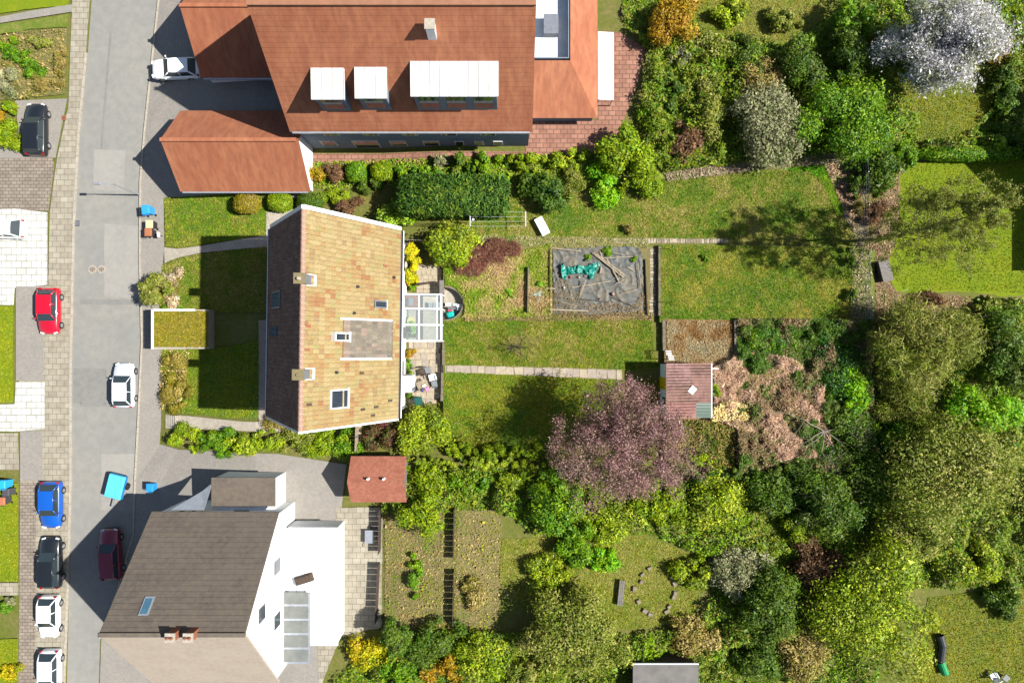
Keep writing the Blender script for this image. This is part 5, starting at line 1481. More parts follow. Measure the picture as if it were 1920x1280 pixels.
# ------------------------------------------------------------------ cars
def paint(col):
    m, nt, b = newmat('car_paint')
    b.inputs['Base Color'].default_value = col
    b.inputs['Roughness'].default_value = .32
    b.inputs['Coat Weight'].default_value = .7
    b.inputs['Coat Roughness'].default_value = .08
    return m
M['carglass'] = mat('car_glass', (.02, .03, .035, 1), (.025, .035, .04, 1), 2, rough=.08, spec=.6)
M['lamp'] = mat('lamp_glass', (.6, .62, .62, 1), None, 3, rough=.15)
M['tail'] = mat('tail_light', (.35, .01, .01, 1), None, 3, rough=.2)
M['rim'] = mat('wheel_rim', (.45, .46, .48, 1), None, 3, rough=.3, metal=.7)
def car(label, px, py, heading, col, L=4.15, Wd=1.75, Ht=1.48, style='hatch', off=.03, z=None, group='cars in the street'):
    t = thing('parked_car', label, 'car', (0, 0, 0), group)
    pm = paint(col)
    w = Wd / 2
    if style == 'hatch': prof = [(-.5, .62, .80), (-.485, .86, .90), (-.44, .93, .97), (-.3, .94, 1), (0, .93, 1), (.2, .92, .99), (.3, .88, .97), (.4, .80, .93), (.465, .70, .84), (.5, .52, .70)]
    elif style == 'estate': prof = [(-.5, .62, .82), (-.488, .88, .91), (-.45, .95, .97), (-.3, .95, 1), (0, .94, 1), (.18, .93, .99), (.3, .89, .97), (.41, .80, .93), (.47, .70, .85), (.5, .52, .72)]
    else: prof = [(-.5, .6, .78), (-.48, .84, .88), (-.4, .9, .96), (-.3, .93, 1), (0, .93, 1), (.18, .92, .99), (.3, .87, .97), (.4, .79, .92), (.465, .68, .83), (.5, .5, .70)]
    mb = MB(); k = 11
    vs = []
    for f, zt, wf in prof:
        ww = w * wf
        half = [(ww * .90, .2), (ww, .38), (ww * 1.0, zt * .62), (ww * .965, zt * .86), (ww * .86, zt * .975)]
        ring = [(-x, z) for x, z in half] + [(0, zt + .015)] + [(x, z) for x, z in reversed(half)]
        vs += [(x, f * L, z) for x, z in ring]
    fs = []
    for i in range(len(prof) - 1):
        for j in range(k - 1): fs.append((i * k + j, i * k + j + 1, (i + 1) * k + j + 1, (i + 1) * k + j))
    fs += [tuple(range(k)), tuple(range((len(prof) - 1) * k, len(prof) * k))]
    mb.add(vs, fs)
    # roof and pillars
    yf0, yf1 = .215 * L, .07 * L
    yr1, yr0 = {'hatch': (-.34 * L, -.455 * L), 'estate': (-.42 * L, -.47 * L), 'sedan': (-.2 * L, -.36 * L)}[style]
    wb, wr, zb_, zr_ = w * .88, w * .70, .92, Ht
    n = 4
    rv = []
    for i in range(n + 1):
        for j in range(n + 1):
            u, v = i / n, j / n
            y = yr1 + (yf1 - yr1) * u
            rv.append(((-1 + 2 * v) * wr * (1 - .05 * abs(2 * u - 1) ** 2), y, zr_ - .05 * (2 * u - 1) ** 2 - .04 * (2 * v - 1) ** 2))
    mb.add(rv, [(i * (n + 1) + j, i * (n + 1) + j + 1, (i + 1) * (n + 1) + j + 1, (i + 1) * (n + 1) + j) for i in range(n) for j in range(n)])
    zc = zr_ - .09
    for sx in (-1, 1):
        mb.bar((sx * wb, yf0, zb_), (sx * wr * .96, yf1, zc), .07, .05); mb.bar((sx * wb, yr0, zb_), (sx * wr * .96, yr1, zc), .1, .05)
        ymid = (yf1 + yr1) / 2; mb.bar((sx * (wb + .005), ymid - .05, zb_), (sx * (wr + .0), ymid, zc + .02), .07, .04)
        mb.bar((sx * wr * .98, yr1, zc + .01), (sx * wr * .98, yf1, zc + .01), .06, .05)
    body = mb.build('body', pm, t, True)
    def gl(name, a, b, c, d):
        m_ = MB(); m_.slab(a, b, c, d, .012); m_.build(name, M['carglass'], t)
    gl('windscreen', (-wb + .04, yf0, zb_), (wb - .04, yf0, zb_), (wr * .93, yf1, zc), (-wr * .93, yf1, zc))
    gl('rear_window', (wb - .06, yr0, zb_), (-wb + .06, yr0, zb_), (-wr * .92, yr1, zc), (wr * .92, yr1, zc))
    for sx in (-1, 1): gl('side_window', (sx * wb * .985, yr0 + .08, zb_), (sx * wb * .985, yf0 - .08, zb_), (sx * wr * .97, yf1 - .05, zc), (sx * wr * .97, yr1 + .05, zc))
    for sx in (-1, 1):
        m_ = MB(); m_.box((sx * (w + .09), yf0 - .22, .98), (.17, .1, .12), 0, None, .85); m_.build('mirror', pm, t, True)
        m_ = MB(); m_.box((sx * w * .66, .475 * L, .63), (.32, .16, .12), -sx * .35, None, .9); m_.build('headlight', M['lamp'], t)
        m_ = MB(); m_.box((sx * w * .78, -.487 * L, .78), (.16, .1, .3), sx * .25); m_.build('tail_light', M['tail'], t)
        for fy in (.31, -.3):
            m_ = MB(); m_.tube((sx * (w - .2), fy * L, .31), (sx * (w + .01), fy * L, .31), .31, .31, 16, cap=True); wh = m_.build('wheel', M['black'], t)
            m_ = MB(); m_.tube((sx * (w - .05), fy * L, .31), (sx * (w + .025), fy * L, .31), .19, .18, 12, cap=True); m_.build('rim', M['rim'], wh)
    m_ = MB(); m_.span(-w * .7, w * .7, .488 * L, .503 * L, .3, .48); m_.build('grille', M['dark'], t)
    p = G(px, py); p = W(px, py, p.z + .7); p.z = gh(p.x, p.y) + off
    t.location = p; t.rotation_euler.z = heading
    return t
U = 0.0; D = math.pi
car('red hatchback on the far pavement edge', 93, 583, D, (.42, .003, .018, 1), 4.1, 1.82, off=.14)
car('silver hatchback parked by the hedge bank', 232, 722, U, (.50, .53, .58, 1), 3.95, 1.8, off=.03)
car('bright blue hatchback parked on the far pavement', 97, 946, D, (.004, .07, .34, 1), 4.1, 1.82, off=.14)
car('glossy black estate car between the blue and white cars', 96, 1054, U, (.008, .01, .012, 1), 4.5, 1.85, 1.5, 'estate', off=.14)
car('white hatchback parked behind the black estate', 93, 1155, D, (.74, .76, .75, 1), 3.7, 1.75, off=.14)
car('pale silver car cut off by the lower picture edge', 95, 1262, D, (.66, .68, .72, 1), 4.2, 1.8, off=.14)
car('black car parked on the forecourt beside the lime bush', 69, 243, U, (.008, .01, .013, 1), 4.6, 1.85, 1.5, 'estate', off=.155)
car('dark red car parked in the shade of the grey roofed house', 208, 1038, U + .06, (.16, .006, .02, 1), 4.5, 1.78, 1.5, 'estate', off=.12)
car('white car parked in the court between the red roofed wings', 330, 130, R(92), (.72, .74, .75, 1), 4.2, 1.8, off=.12)
car('white car partly cut off by the left picture edge', 2, 428, R(88), (.74, .75, .74, 1), 4.3, 1.8, off=.17)
# small trailer with a turquoise tilt cover
t = thing('box_trailer', 'small trailer with a turquoise cover at the kerb', 'trailer', (0, 0, 0))
mb = MB(); mb.box((0, 0, .62), (1.45, 2.1, .4)); mb.build('box', flat_mat('blue_sheet', (.02, .16, .4, 1)), t)
mb = MB(); mb.box((0, 0, .92), (1.5, 2.15, .2), 0, None, .9); mb.build('cover', flat_mat('turquoise_cover', (.08, .45, .6, 1), .4), t, bevel=.03)
for s in (-1, 1): mb = MB(); mb.tube((s * .75, -.1, .3), (s * .9, -.1, .3), .3, .3, 14, cap=True); mb.build('wheel', M['black'], t)
mb = MB(); mb.bar((0, 1.05, .45), (0, 2.0, .45), .08); mb.build('drawbar', M['metal'], t)
t.location = G(227, 908, .1); t.rotation_euler.z = R(166)
# street ironwork
for lb, px, py, r in (('round iron manhole cover in the road, the one nearer the far pavement', 174, 505, .38), ('round iron manhole cover in the road, the one nearer the houses', 191, 505, .36)):
    p = G(px, py, .03); t = thing('manhole_cover', lb, 'manhole', p)
    mb = MB(); mb.tube(p, p + Vector((0, 0, .015)), r, r, 20, cap=True); mb.build('frame', M['concrete'], t)
    mb = MB(); mb.tube(p + Vector((0, 0, .015)), p + Vector((0, 0, .022)), r * .72, r * .72, 18, cap=True); mb.build('lid', M['pave_taupe'], t)
for lb, px, py in (('rusty drain grate at the far kerb beside the white drive', 144, 419),):
    p = G(px, py, .03); t = thing('drain_grate', lb, 'drain', p)
    mb = MB(); mb.box(p, (.5, .5, .02)); mb.build('frame', M['dark'], t)
    for i in range(5): mb = MB(); mb.box(p + Vector((-.18 + i * .09, 0, .014)), (.04, .42, .012)); mb.build('bar', M['metal'], t)
p = G(122, 222, .16); t = thing('hydrant_cover', 'small rusty hydrant cover beside the black car', 'cover', p)
mb = MB(); mb.box(p, (.42, .42, .03)); mb.build('plate', M['brick'], t); mb = MB(); mb.box(p + Vector((0, 0, .02)), (.2, .08, .012)); mb.build('handle', M['dark'], t)

# ------------------------------------------------------------------ neighbouring buildings
def gable_block(root, x0, x1, y0, y1, z0, ze, zr, axis, wallm, roofm, over=.3, th=.16, names=('wall', 'roof')):
    """walls with gables and two roof slopes; the ridge runs along the axis"""
    if axis == 'x':
        c = (y0 + y1) / 2; pent = [(y0, z0), (y1, z0), (y1, ze), (c, zr), (y0, ze)]; mk = lambda a, q: (a, q[0], q[1]); e0, e1 = x0, x1; hw = (y1 - y0) / 2
    else:
        c = (x0 + x1) / 2; pent = [(x0, z0), (x1, z0), (x1, ze), (c, zr), (x0, ze)]; mk = lambda a, q: (q[0], a, q[1]); e0, e1 = y0, y1; hw = (x1 - x0) / 2
    mb = MB(); mb.add([mk(e0, q) for q in pent] + [mk(e1, q) for q in pent], [(0, 1, 2, 3, 4), (9, 8, 7, 6, 5)] + [(i, (i + 1) % 5, 5 + (i + 1) % 5, 5 + i) for i in range(5)])
    wo = mb.build(names[0], wallm, root)
    sl = (zr - ze) / hw; out = []
    for s in (-1, 1):
        mb = MB()
        a, b = (c, zr + .03), (c + s * (hw + over), ze - over * sl + .03)
        mb.slab(mk(e0 - over * .6, a), mk(e1 + over * .6, a), mk(e1 + over * .6, b), mk(e0 - over * .6, b), -th if (axis == 'x') == (s < 0) else th)
        o = mb.build(names[1], roofm, root); out.append(o)
    return wo, out
def battens(root, parent, x0, x1, zf, yf, n, mat_, name='course'):
    pass
# red roofed house
red = thing('red_roofed_house', 'large red tiled house with three white dormers and blue grey wall', 'house', tuple(W(760, 120, 0)))
rx0, rx1, ry0, ry1 = -17.4, 1.4, 16.95, 27.9
RZE, RZR = 6.35, 14.7
_, slopes = gable_block(red, rx0, rx1, ry0, ry1, -.2, RZE, RZR, 'x', M['bluegrey'], M['redroof'], .35)
rc = (ry0 + ry1) / 2; rsl = (RZR - RZE) / (rc - ry0)
rzf = lambda y: RZE + (y - ry0) * rsl + .03
mb = MB()                                                # raised tile courses
ny = 26
for i in range(ny):
    y = ry0 - .25 + (rc - ry0 + .2) * i / ny
    mb.add([(rx0 - .2, y, rzf(y) + .035), (rx1 + .2, y, rzf(y) + .035), (rx1 + .2, y + .23, rzf(y + .23) + .006), (rx0 - .2, y + .23, rzf(y + .23) + .006), (rx0 - .2, y, rzf(y) - .02), (rx1 + .2, y, rzf(y) - .02)], [(0, 1, 2, 3), (0, 4, 5, 1)])
o = mb.build('tile_courses', M['redroof'], slopes[0]); o['kind'] = 'stuff'
mb = MB(); mb.bar((rx0 - .2, rc, RZR + .06), (rx1 + .2, rc, RZR + .06), .34, .14); mb.build('ridge', mat('red_ridge', C(196, 140, 108, .45), None, 2), red)
mb = MB(); mb.bar((rx0, ry0 - .42, RZE - .45), (rx1, ry0 - .42, RZE - .45), .14, .1); mb.build('gutter', M['metal'], red)
def on_red(px, py):
    y = 18.0
    for _ in range(30): y = (640 - py) * (HCAM - rzf(y)) / FPX
    return (px - 960) * (HCAM - rzf(y)) / FPX, y
for k, (a, b, ya, yb) in enumerate(((608, 660, 208, 126), (685, 735, 206, 124), (785, 933, 206, 113))):
    x0, yf = on_red(a, ya); x1, _ = on_red(b, ya); _, yk = on_red((a + b) / 2, yb)
    zt = rzf(yk) - .05
    mb = MB(); mb.span(x0, x1, yf, yk, rzf(yf) - .6, zt - .2); dm = mb.build('dormer', M['bluegrey'], red)
    mb = MB(); mb.slab((x0 - .15, yf - .18, zt - .16), (x1 + .15, yf - .18, zt - .16), (x1 + .15, yk, zt), (x0 - .15, yk, zt), .14); dro = mb.build('dormer_roof', M['white'], dm)
    ns = max(3, int((x1 - x0) / .62))
    for i in range(ns + 1):
        xs_ = x0 - .12 + (x1 - x0 + .24) * i / ns; mb = MB(); mb.slab((xs_ - .015, yf - .18, zt - .125), (xs_ + .015, yf - .18, zt - .125), (xs_ + .015, yk, zt + .035), (xs_ - .015, yk, zt + .035), .034); mb.build('seam', M['concrete'], dm)
    n = 1 if b - a < 90 else 3
    for i in range(n):
        xa, xb = x0 + (x1 - x0) * (i + .15) / n, x0 + (x1 - x0) * (i + .85) / n
        mb = MB(); mb.span(xa, xb, yf - .03, yf - .005, rzf(yf) + .5, zt - .5); mb.build('window_pane', M['glass_dark'], dm)
cx_, cy_ = on_red(810, 62); mb = MB(); mb.span(cx_ - .3, cx_ + .3, cy_ - .3, cy_ + .3, rzf(cy_) - .6, rzf(cy_) + 1.3); chm = mb.build('chimney', M['white'], red)
mb = MB(); mb.span(cx_ - .36, cx_ + .36, cy_ - .36, cy_ + .36, rzf(cy_) + 1.3, rzf(cy_) + 1.38); mb.build('chimney_cap', M['concrete'], chm)
for i, (xa, w_, za, zb_) in enumerate(((-16.3, 1.3, 1.0, 2.3), (-13.6, 2.2, .4, 2.4), (-10.4, 1.4, 1.0, 2.3), (-7.6, 1.4, 1.0, 2.3), (-4.9, .8, 1.2, 2.2), (-3.2, .8, 1.2, 2.2), (-1.6, .8, 1.2, 2.2), (-15.4, 1.3, 3.9, 5.2), (-12.2, 1.3, 3.9, 5.2), (-9.0, 1.3, 3.9, 5.2), (-5.8, 1.3, 3.9, 5.2), (-2.6, 1.3, 3.9, 5.2))):
    mb = MB(); mb.span(xa, xa + w_, ry0 - .05, ry0 - .004, za, zb_); f = mb.build('window', M['white'], red)
    mb = MB(); mb.span(xa + .08, xa + w_ - .08, ry0 - .065, ry0 - .051, za + .08, zb_ - .08); mb.build('pane', M['glass_dark'], f)
# wings towards the street
for (x0, x1, y0, y1, ze, zr) in ((-28.3, -17.5, 13.15, 19.5, 1.65, 4.7), (-26.5, -17.5, 22.9, 31.0, 1.65, 5.2)):
    gable_block(red, x0, x1, y0, y1, -1.7, ze, zr, 'x', M['render'], M['redroof'], .3, .14, ('wing_wall', 'wing_roof'))
    mb = MB(); mb.bar((x0 - .2, (y0 + y1) / 2, zr + .05), (x1, (y0 + y1) / 2, zr + .05), .3, .12); mb.build('wing_ridge', M['redroof'], red)
    mb = MB(); mb.bar((x0, y0 - .36, ze - .32), (x1, y0 - .36, ze - .32), .12, .1); mb.build('gutter', M['metal'], red)
    mb = MB(); mb.span(x0 - .05, x0 - .004, (y0 + y1) / 2 - 1.3, (y0 + y1) / 2 + 1.3, -1.3, .75); mb.build('garage_door', M['wood_grey'], red)
# annexe with roof terrace
ax0, ax1, ay0, ay1 = 1.4, 6.9, 19.1, 30.0
mb = MB(); mb.span(ax0, ax1, ay0, ay1, 0, 2.5); mb.build('annexe_wall', M['bluegrey'], red)
tx0, tx1, ty0 = W(1011, 0, 3.3).x, W(1068, 0, 3.3).x, W(0, 120, 3.3).y
mb = MB()
e0 = [(ax0, ay0 - .3, 2.5), (ax1 + .3, ay0 - .3, 2.5), (ax1 + .3, ay1, 2.5)]
mb.slab((ax0, ay0 - .3, 2.5), (ax1 + .3, ay0 - .3, 2.5), (tx1, ty0, 4.0), (ax0, ty0, 4.0), .12)
mb.slab((ax1 + .3, ay0 - .3, 2.5), (ax1 + .3, ay1, 2.5), (tx1, ay1, 4.0), (tx1, ty0, 4.0), .12)
mb.build('annexe_slopes', M['redroof'], red)
mb = MB(); mb.span(ax0, tx1 - .05, ty0 + .05, ay1, 2.6, 3.3); tr_ = mb.build('roof_terrace', M['white'], red)
mb = MB(); mb.span(tx1 - .2, tx1 - .12, ty0 + .1, ay1, 3.3, 4.2); mb.span(ax0 + .3, tx1 - .2, ty0 + .1, ty0 + .18, 3.3, 4.2); mb.build('railing', M['bluegrey'], tr_)
mb = MB(); mb.box((3.2, 26.0, 3.75), (1.2, 1.6, .7)); mb.build('lounge_seat', M['zinc'], tr_)
t = thing('awning', 'long white awning over the pink terrace', 'awning', tuple(W(1136, 125, 0)))
a, b = W(1121, 187, 2.5), W(1151, 60, 2.5)
mb = MB(); mb.slab((a.x, a.y, 2.55), (b.x, a.y, 2.4), (b.x, b.y, 2.4), (a.x, b.y, 2.55), .05); mb.build('canopy', M['white'], t)
for x, y in ((b.x - .1, a.y + .1), (b.x - .1, b.y - .1), (a.x + .1, a.y + .1), (a.x + .1, b.y - .1)): mb = MB(); mb.bar((x, y, 0), (x, y, 2.36), .08); mb.build('post', M['metal'], t)

# grey roofed house
gry = thing('grey_roofed_house', 'white house with weathered grey roof, two chimneys and flat white annexe', 'house', tuple(W(400, 1080, -1)))
gx0, gx1, gy0, gy1 = -29.0, -19.05, -27.3, -14.05
GZE, GZR = 5.0, 11.8
_, gs = gable_block(gry, gx0, gx1, gy0, gy1, -1.8, GZE, GZR, 'x', M['render'], M['greyroof'], .3)
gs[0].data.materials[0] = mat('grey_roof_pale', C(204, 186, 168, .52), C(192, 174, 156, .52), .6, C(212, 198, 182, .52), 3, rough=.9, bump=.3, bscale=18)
gc = (gy0 + gy1) / 2; gsl = (GZR - GZE) / (gy1 - gc); gzf = lambda y: GZR - abs(y - gc) * gsl + .03
mb = MB()
for i in range(22):
    y = gy1 + .25 - (gy1 - gc + .2) * i / 22
    mb.add([(gx0 - .15, y, gzf(y) + .035), (gx1 + .15, y, gzf(y) + .035), (gx1 + .15, y - .29, gzf(y - .29) + .006), (gx0 - .15, y - .29, gzf(y - .29) + .006)], [(0, 1, 2, 3)])
o = mb.build('tile_courses', M['greyroof'], gs[1]); o['kind'] = 'stuff'
mb = MB(); mb.bar((gx0 - .2, gc, GZR + .05), (gx1 + .2, gc, GZR + .05), .3, .12); mb.build('ridge', M['greyroof'], gry)
for px in (318, 352):
    p = W(px, 1192, 12.6); mb = MB(); mb.box((p.x, gc + .1, GZR), (.6, .55, 1.4)); c_ = mb.build('chimney', M['brick'], gry)
    mb = MB(); mb.box((p.x, gc + .1, GZR + .75), (.7, .65, .1)); mb.build('chimney_cap', M['concrete'], c_)
    for s in (-.18, .18): mb = MB(); mb.tube((p.x + s * .8, gc + .1, GZR + .8), (p.x + s * .8, gc + .1, GZR + 1.0), .1, .08, 9, cap=True); mb.build('chimney_pot', M['brick'], c_)
def gbox(y0, y1, x0, x1, n0, n1, name, m_, par):
    mb = MB(); mb.add([(x, y, gzf(y) + n) for n in (n0, n1) for x, y in ((x0, y0), (x1, y0), (x1, y1), (x0, y1))], [(3, 2, 1, 0), (4, 5, 6, 7), (0, 1, 5, 4), (1, 2, 6, 5), (2, 3, 7, 6), (3, 0, 4, 7)]); return mb.build(name, m_, par)
f = gbox(gc + 1.0, gc + 2.0, -26.9, -26.2, .02, .14, 'skylight', M['metal'], gry); gbox(gc + 1.1, gc + 1.9, -26.8, -26.3, .141, .16, 'pane', M['glass_blue'], f)
# flat annexe, porch, pergola
bx1, by0, by1 = W(632, 0, 2.6).x, -25.4, W(0, 990, 2.6).y
mb = MB(); mb.span(gx1 + .02, bx1, by0, by1, -.3, 2.6); mb.build('annexe', M['render'], gry)
mb = MB(); mb.span(gx1 + .3, bx1 + .1, by0 - .1, by1 + .1, 2.605, 2.72); mb.build('annexe_roof', M['white'], gry)
for i in range(1, 6):
    xx = gx1 + .3 + (bx1 - gx1 - .3) * i / 6; mb = MB(); mb.span(xx - .02, xx + .02, by0 - .08, by1 + .08, 2.721, 2.735); mb.build('roof_seam', M['concrete'], gry)
mb = MB(); px0, px1 = W(517, 0, 2.9).x, W(582, 0, 2.9).x; mb.span(px0, px1, W(0, 1243, 2.9).y, W(0, 1112, 2.9).y, 2.75, 3.0); sk = mb.build('roof_light', M['metal'], gry)
for i in range(5):
    yA = W(0, 1243, 2.9).y + .2 + i * 1.2; mb = MB(); mb.span(px0 + .15, px1 - .15, yA, yA + 1.0, 3.005, 3.03); mb.build('pane', mat('grey_glass', C(150, 152, 146, .5), C(130, 134, 130, .5), 1.5, rough=.15), sk)
p0, p1 = W(399, 950, 3.0), W(514, 897, 3.0)
mb = MB(); mb.span(p0.x, p1.x, gy1 + .01, p1.y, -1.0, 2.9); mb.build('porch', M['render'], gry)
mb = MB(); mb.span(p0.x - .1, p1.x + .1, gy1 + .3, p1.y + .1, 2.905, 3.05); mb.build('porch_roof', M['greyroof'], gry)
mb = MB(); mb.slab((gx0 + 1.2, gy1 + .35, 4.4), (p0.x - .12, gy1 + .35, 4.4), (p0.x - .12, gy1 + 2.2, 2.9), (gx0 + 3.2, gy1 + 1.6, 3.2), .1); mb.build('lean_to_roof', M['metal'], gry)
for x in (-27.5, -23.0): mb = MB(); mb.span(x, x + 1.2, gy1 + .005, gy1 + .05, 2.4 if x < -25 else 3.3, 3.7 if x < -25 else 4.4); mb.build('window', M['glass_dark'], gry)
for y, z in ((-18.2, 4.0), (-22.6, 4.0), (-20.7, 7.4)): mb = MB(); mb.span(gx1 + .005, gx1 + .05, y - .55, y + .55, z, z + 1.3); mb.build('window', M['glass_dark'], gry)
mb = MB(); mb.box((W(570, 1085, 2.8).x, W(570, 1085, 2.8).y, 2.95), (1.6, .7, .45), .3, None, .8); t = mb.build('garden_sofa', M['wood_dark']); tag(t, 'brown seat on the flat white annexe roof', 'seat')

# red hut
hut = thing('red_roofed_hut', 'small hut with red pitched roof beyond the side hedge', 'hut', tuple(W(708, 900, 0)))
q = W(708, 900, 2.6); gable_block(hut, q.x - 2.2, q.x + 2.2, q.y - 1.7, q.y + 1.7, -.1, 2.3, 3.5, 'x', M['wood_grey'], mat('hut_roof', C(206, 134, 108, .5), C(186, 114, 90, .5), .9, C(160, 98, 78, .48), 4, rough=.85, bump=.3), .25)
for dx in (-.6, .7): mb = MB(); mb.tube((q.x + dx, q.y + .3, 2.9), (q.x + dx, q.y + .3, 3.75), .1, .1, 9, cap=True); mb.build('vent_pipe', M['white'], hut)
mb = MB(); mb.span(q.x + .2, q.x + 1.1, q.y - 1.76, q.y - 1.705, 0, 2.0); mb.build('door', M['wood_dark'], hut)
# grey shed at the lower picture edge
sh2 = thing('grey_roofed_shed', 'shed with flat grey roof at the lower picture edge', 'shed', tuple(W(1248, 1275, ZP)))
a, b = W(1187, 1310, 2.9), W(1310, 1243, 2.9); mb = MB(); mb.span(a.x + .2, b.x - .2, a.y + .2, b.y - .2, ZP, 2.75); mb.build('wall', M['wood_dark'], sh2)
mb = MB(); mb.slab((a.x, a.y, 2.78), (b.x, a.y, 2.78), (b.x, b.y, 2.9), (a.x, b.y, 2.9), .1); mb.build('roof', mat('felt_roof', C(150, 146, 140, .46), C(130, 126, 122, .46), 1, rough=.9), sh2)
for y in (a.y + .02, b.y - .02): mb = MB(); mb.bar((a.x, y, 2.9), (b.x, y, 2.9), .1, .14); mb.build('fascia', M['white'], sh2)
# house beyond the right edge, known by its shadow on the bright lawn
far = thing('gabled_house', 'gabled house beyond the right picture edge shading the bright lawn', 'house', tuple(W(1960, 290, ZP)))
yA, yB = W(0, 402, ZP).y, W(0, 178, ZP).y
gable_block(far, 46.2, 58, yA, yB, .2, 3.6, 9.3, 'x', M['render'], M['redroof'], .2)
mb = MB(); mb.span(45.6, 58, W(0, 508, ZP).y, yA - .02, .2, 3.2); mb.build('wing', M['render'], far)
# small white shed in the bed
t = thing('garden_box', 'small grey topped storage box at the edge of the bright lawn', 'box', tuple(W(1649, 512, ZP)))
p = W(1649, 510, ZP); mb = MB(); mb.box(p + Vector((0, 0, .45)), (.75, 1.7, .9), .25); mb.build('body', M['wood_dark'], t); mb = MB(); mb.box(p + Vector((.05, 0, .94)), (.9, 1.8, .08), .25); mb.build('lid', M['wood_grey'], t)
# things in the lower gardens
def ring_stones(label, px, py, r, n, z):
    c = W(px, py, z); t = thing('stone_ring', label, 'stone circle', c)
    for i in range(n):
        a = 2 * math.pi * (i + random.uniform(-.3, .3)) / n; rr = r * random.uniform(.85, 1.12)
        if i in (3, 4, 9, 13): continue
        mb = MB(); mb.box((c.x + rr * math.cos(a), c.y + rr * 1.1 * math.sin(a), z + .12), (.5 * random.uniform(.7, 1.1), .35 * random.uniform(.8, 1.2), .3), a + math.pi / 2, None, .75)
        mb.build('stone', M['stone'], t)
ring_stones('ring of pale stones round a planting circle in the lower garden', 1230, 1107, 1.75, 17, ZP)
def bench(label, px, py, L, rz):
    p = W(px, py, ZP); t = thing('garden_bench', label, 'bench', (0, 0, 0))
    for i in range(3): mb = MB(); mb.box((0, -.16 + i * .16, .46), (L, .13, .04)); mb.build('slat', M['wood_grey'], t)
    for x in (-L * .4, L * .4): mb = MB(); mb.box((x, 0, .22), (.1, .42, .44)); mb.build('leg', M['wood_dark'], t)
    t.location = p; t.rotation_euler.z = rz
bench('grey wooden bench beside the stone ring', 1163, 1108, 2.2, R(84))
for lb, a, b, h in (('dark board fence beside the pale neighbour yard, upper run', (716, 948), (714, 1032), 1.3), ('dark board fence beside the pale neighbour yard, lower run', (713, 1052), (708, 1160), 1.3), ('dark board fence between the two vegetable beds, upper run', (853, 950), (851, 1045), 1.0), ('dark board fence between the two vegetable beds, lower run', (852, 1065), (850, 1165), 1.0)):
    A, B = G(*a), G(*b); t = thing('board_fence', lb, 'fence', A)
    n = 9
    for i in range(n):
        p, q = A.lerp(B, i / n), A.lerp(B, (i + .94) / n); mb = MB(); mb.bar(p + Vector((0, 0, h / 2 + .03)), q + Vector((0, 0, h / 2 + .03)), .04, h); mb.build('board', M['wood_dark'], t)
t = thing('play_tunnel', 'bent green and black play tunnel on the lower right lawn', 'tunnel', tuple(W(1772, 1235, ZP)))
pts = [W(1762, 1190, ZP + .3), W(1768, 1210, ZP + .3), W(1764, 1240, ZP + .3), W(1772, 1262, ZP + .3)]
mb = MB(); mb.tube(pts[0], pts[1], .32, .3, 12); mb.tube(pts[1], pts[2], .3, .3, 12); mb.build('sleeve', M['dark'], t)
mb = MB(); mb.tube(pts[2], pts[3], .31, .33, 12); mb.build('end_piece', flat_mat('green_plastic', (.0, .2, .06, 1)), t)
chair('white plastic chair at the lower right picture edge', 1856, 1262, R(30), M['white'], M['white'], True, ZP + .02, 'lower lawn chairs')
chair('grey chair beside the white one at the lower right edge', 1880, 1266, R(-40), gm, M['metal'], False, ZP + .02, 'lower lawn chairs')
t = thing('wheelbarrow', 'grey wheelbarrow standing by the hut in the pale yard', 'wheelbarrow', tuple(W(695, 1002, 0)))
p = W(695, 1002, 0); mb = MB(); mb.box(p + Vector((0, 0, .5)), (.6, .9, .3), 0, None, 1.25); mb.build('tray', M['metal'], t); mb = MB(); mb.tube(p + Vector((-.05, .65, .2)), p + Vector((.05, .65, .2)), .2, .2, 12, cap=True); mb.build('wheel', M['black'], t)
for s in (-.25, .25): mb = MB(); mb.bar(p + Vector((s, .5, .25)), p + Vector((s * 1.1, -1.0, .6)), .04); mb.build('handle', M['wood'], t)
M['olivebark'] = mat('olive_bark', C(150, 146, 96, .45), C(122, 116, 84, .45), 5, rough=.9)

# ------------------------------------------------------------------ plants of the house's gardens
clipped('round_shrub', 'tan clipped round shrub, the one nearest the street', 'shrub', 462, 381, 24, 19, 1.3, pal((150, 140, 50), (166, 150, 72), (134, 128, 36), (170, 150, 96)), .09)
clipped('round_shrub', 'yellow green clipped shrub between the tan and the dark one', 'shrub', 523, 378, 23, 18, 1.3, 'lime', .09)
clipped('round_shrub', 'dark green clipped shrub nearest the house gable', 'shrub', 580, 377, 24, 17, 1.4, 'dark', .09)
bush('shrub', 'low lime green shrub behind the house gable', 'shrub', 636, 370, 38, 17, 1.0, 'lime', .12)
bush('shrub', 'brown twiggy shrub against the tall hedge by the gable', 'shrub', 655, 385, 22, 15, 1.4, 'brown', .16, style='twig')
clipped('tall_hedge', 'long dark green clipped conifer hedge behind the house', 'hedge', 848, 366, 100, 37, 2.9, 'yew', .13, 1.0, square=9, style='needle')
bush('rhododendron', 'pale leaved rhododendron at the end of the dark hedge', 'shrub', 760, 389, 46, 32, 1.9, 'fresh', .19)
bush('golden_conifer', 'tall golden conifer against the back wall', 'conifer', 771, 484, 14, 29, 2.3, 'gold', .13, style='needle', dens=1.4)
bush('golden_conifer', 'smaller golden conifer below the tall one at the back wall', 'conifer', 769, 520, 12, 15, 1.6, 'gold', .12, style='needle', dens=1.4)
bush('yellow_green_shrub', 'large yellow green shrub beside the washing line', 'shrub', 846, 453, 42, 47, 2.3, 'leafy', .16)
bush('barberry', 'purple red barberry at the top of the allotment, larger one', 'shrub', 930, 470, 44, 22, .6, 'red', .1, z=ZP, style='twig', dens=1.5, k=46)
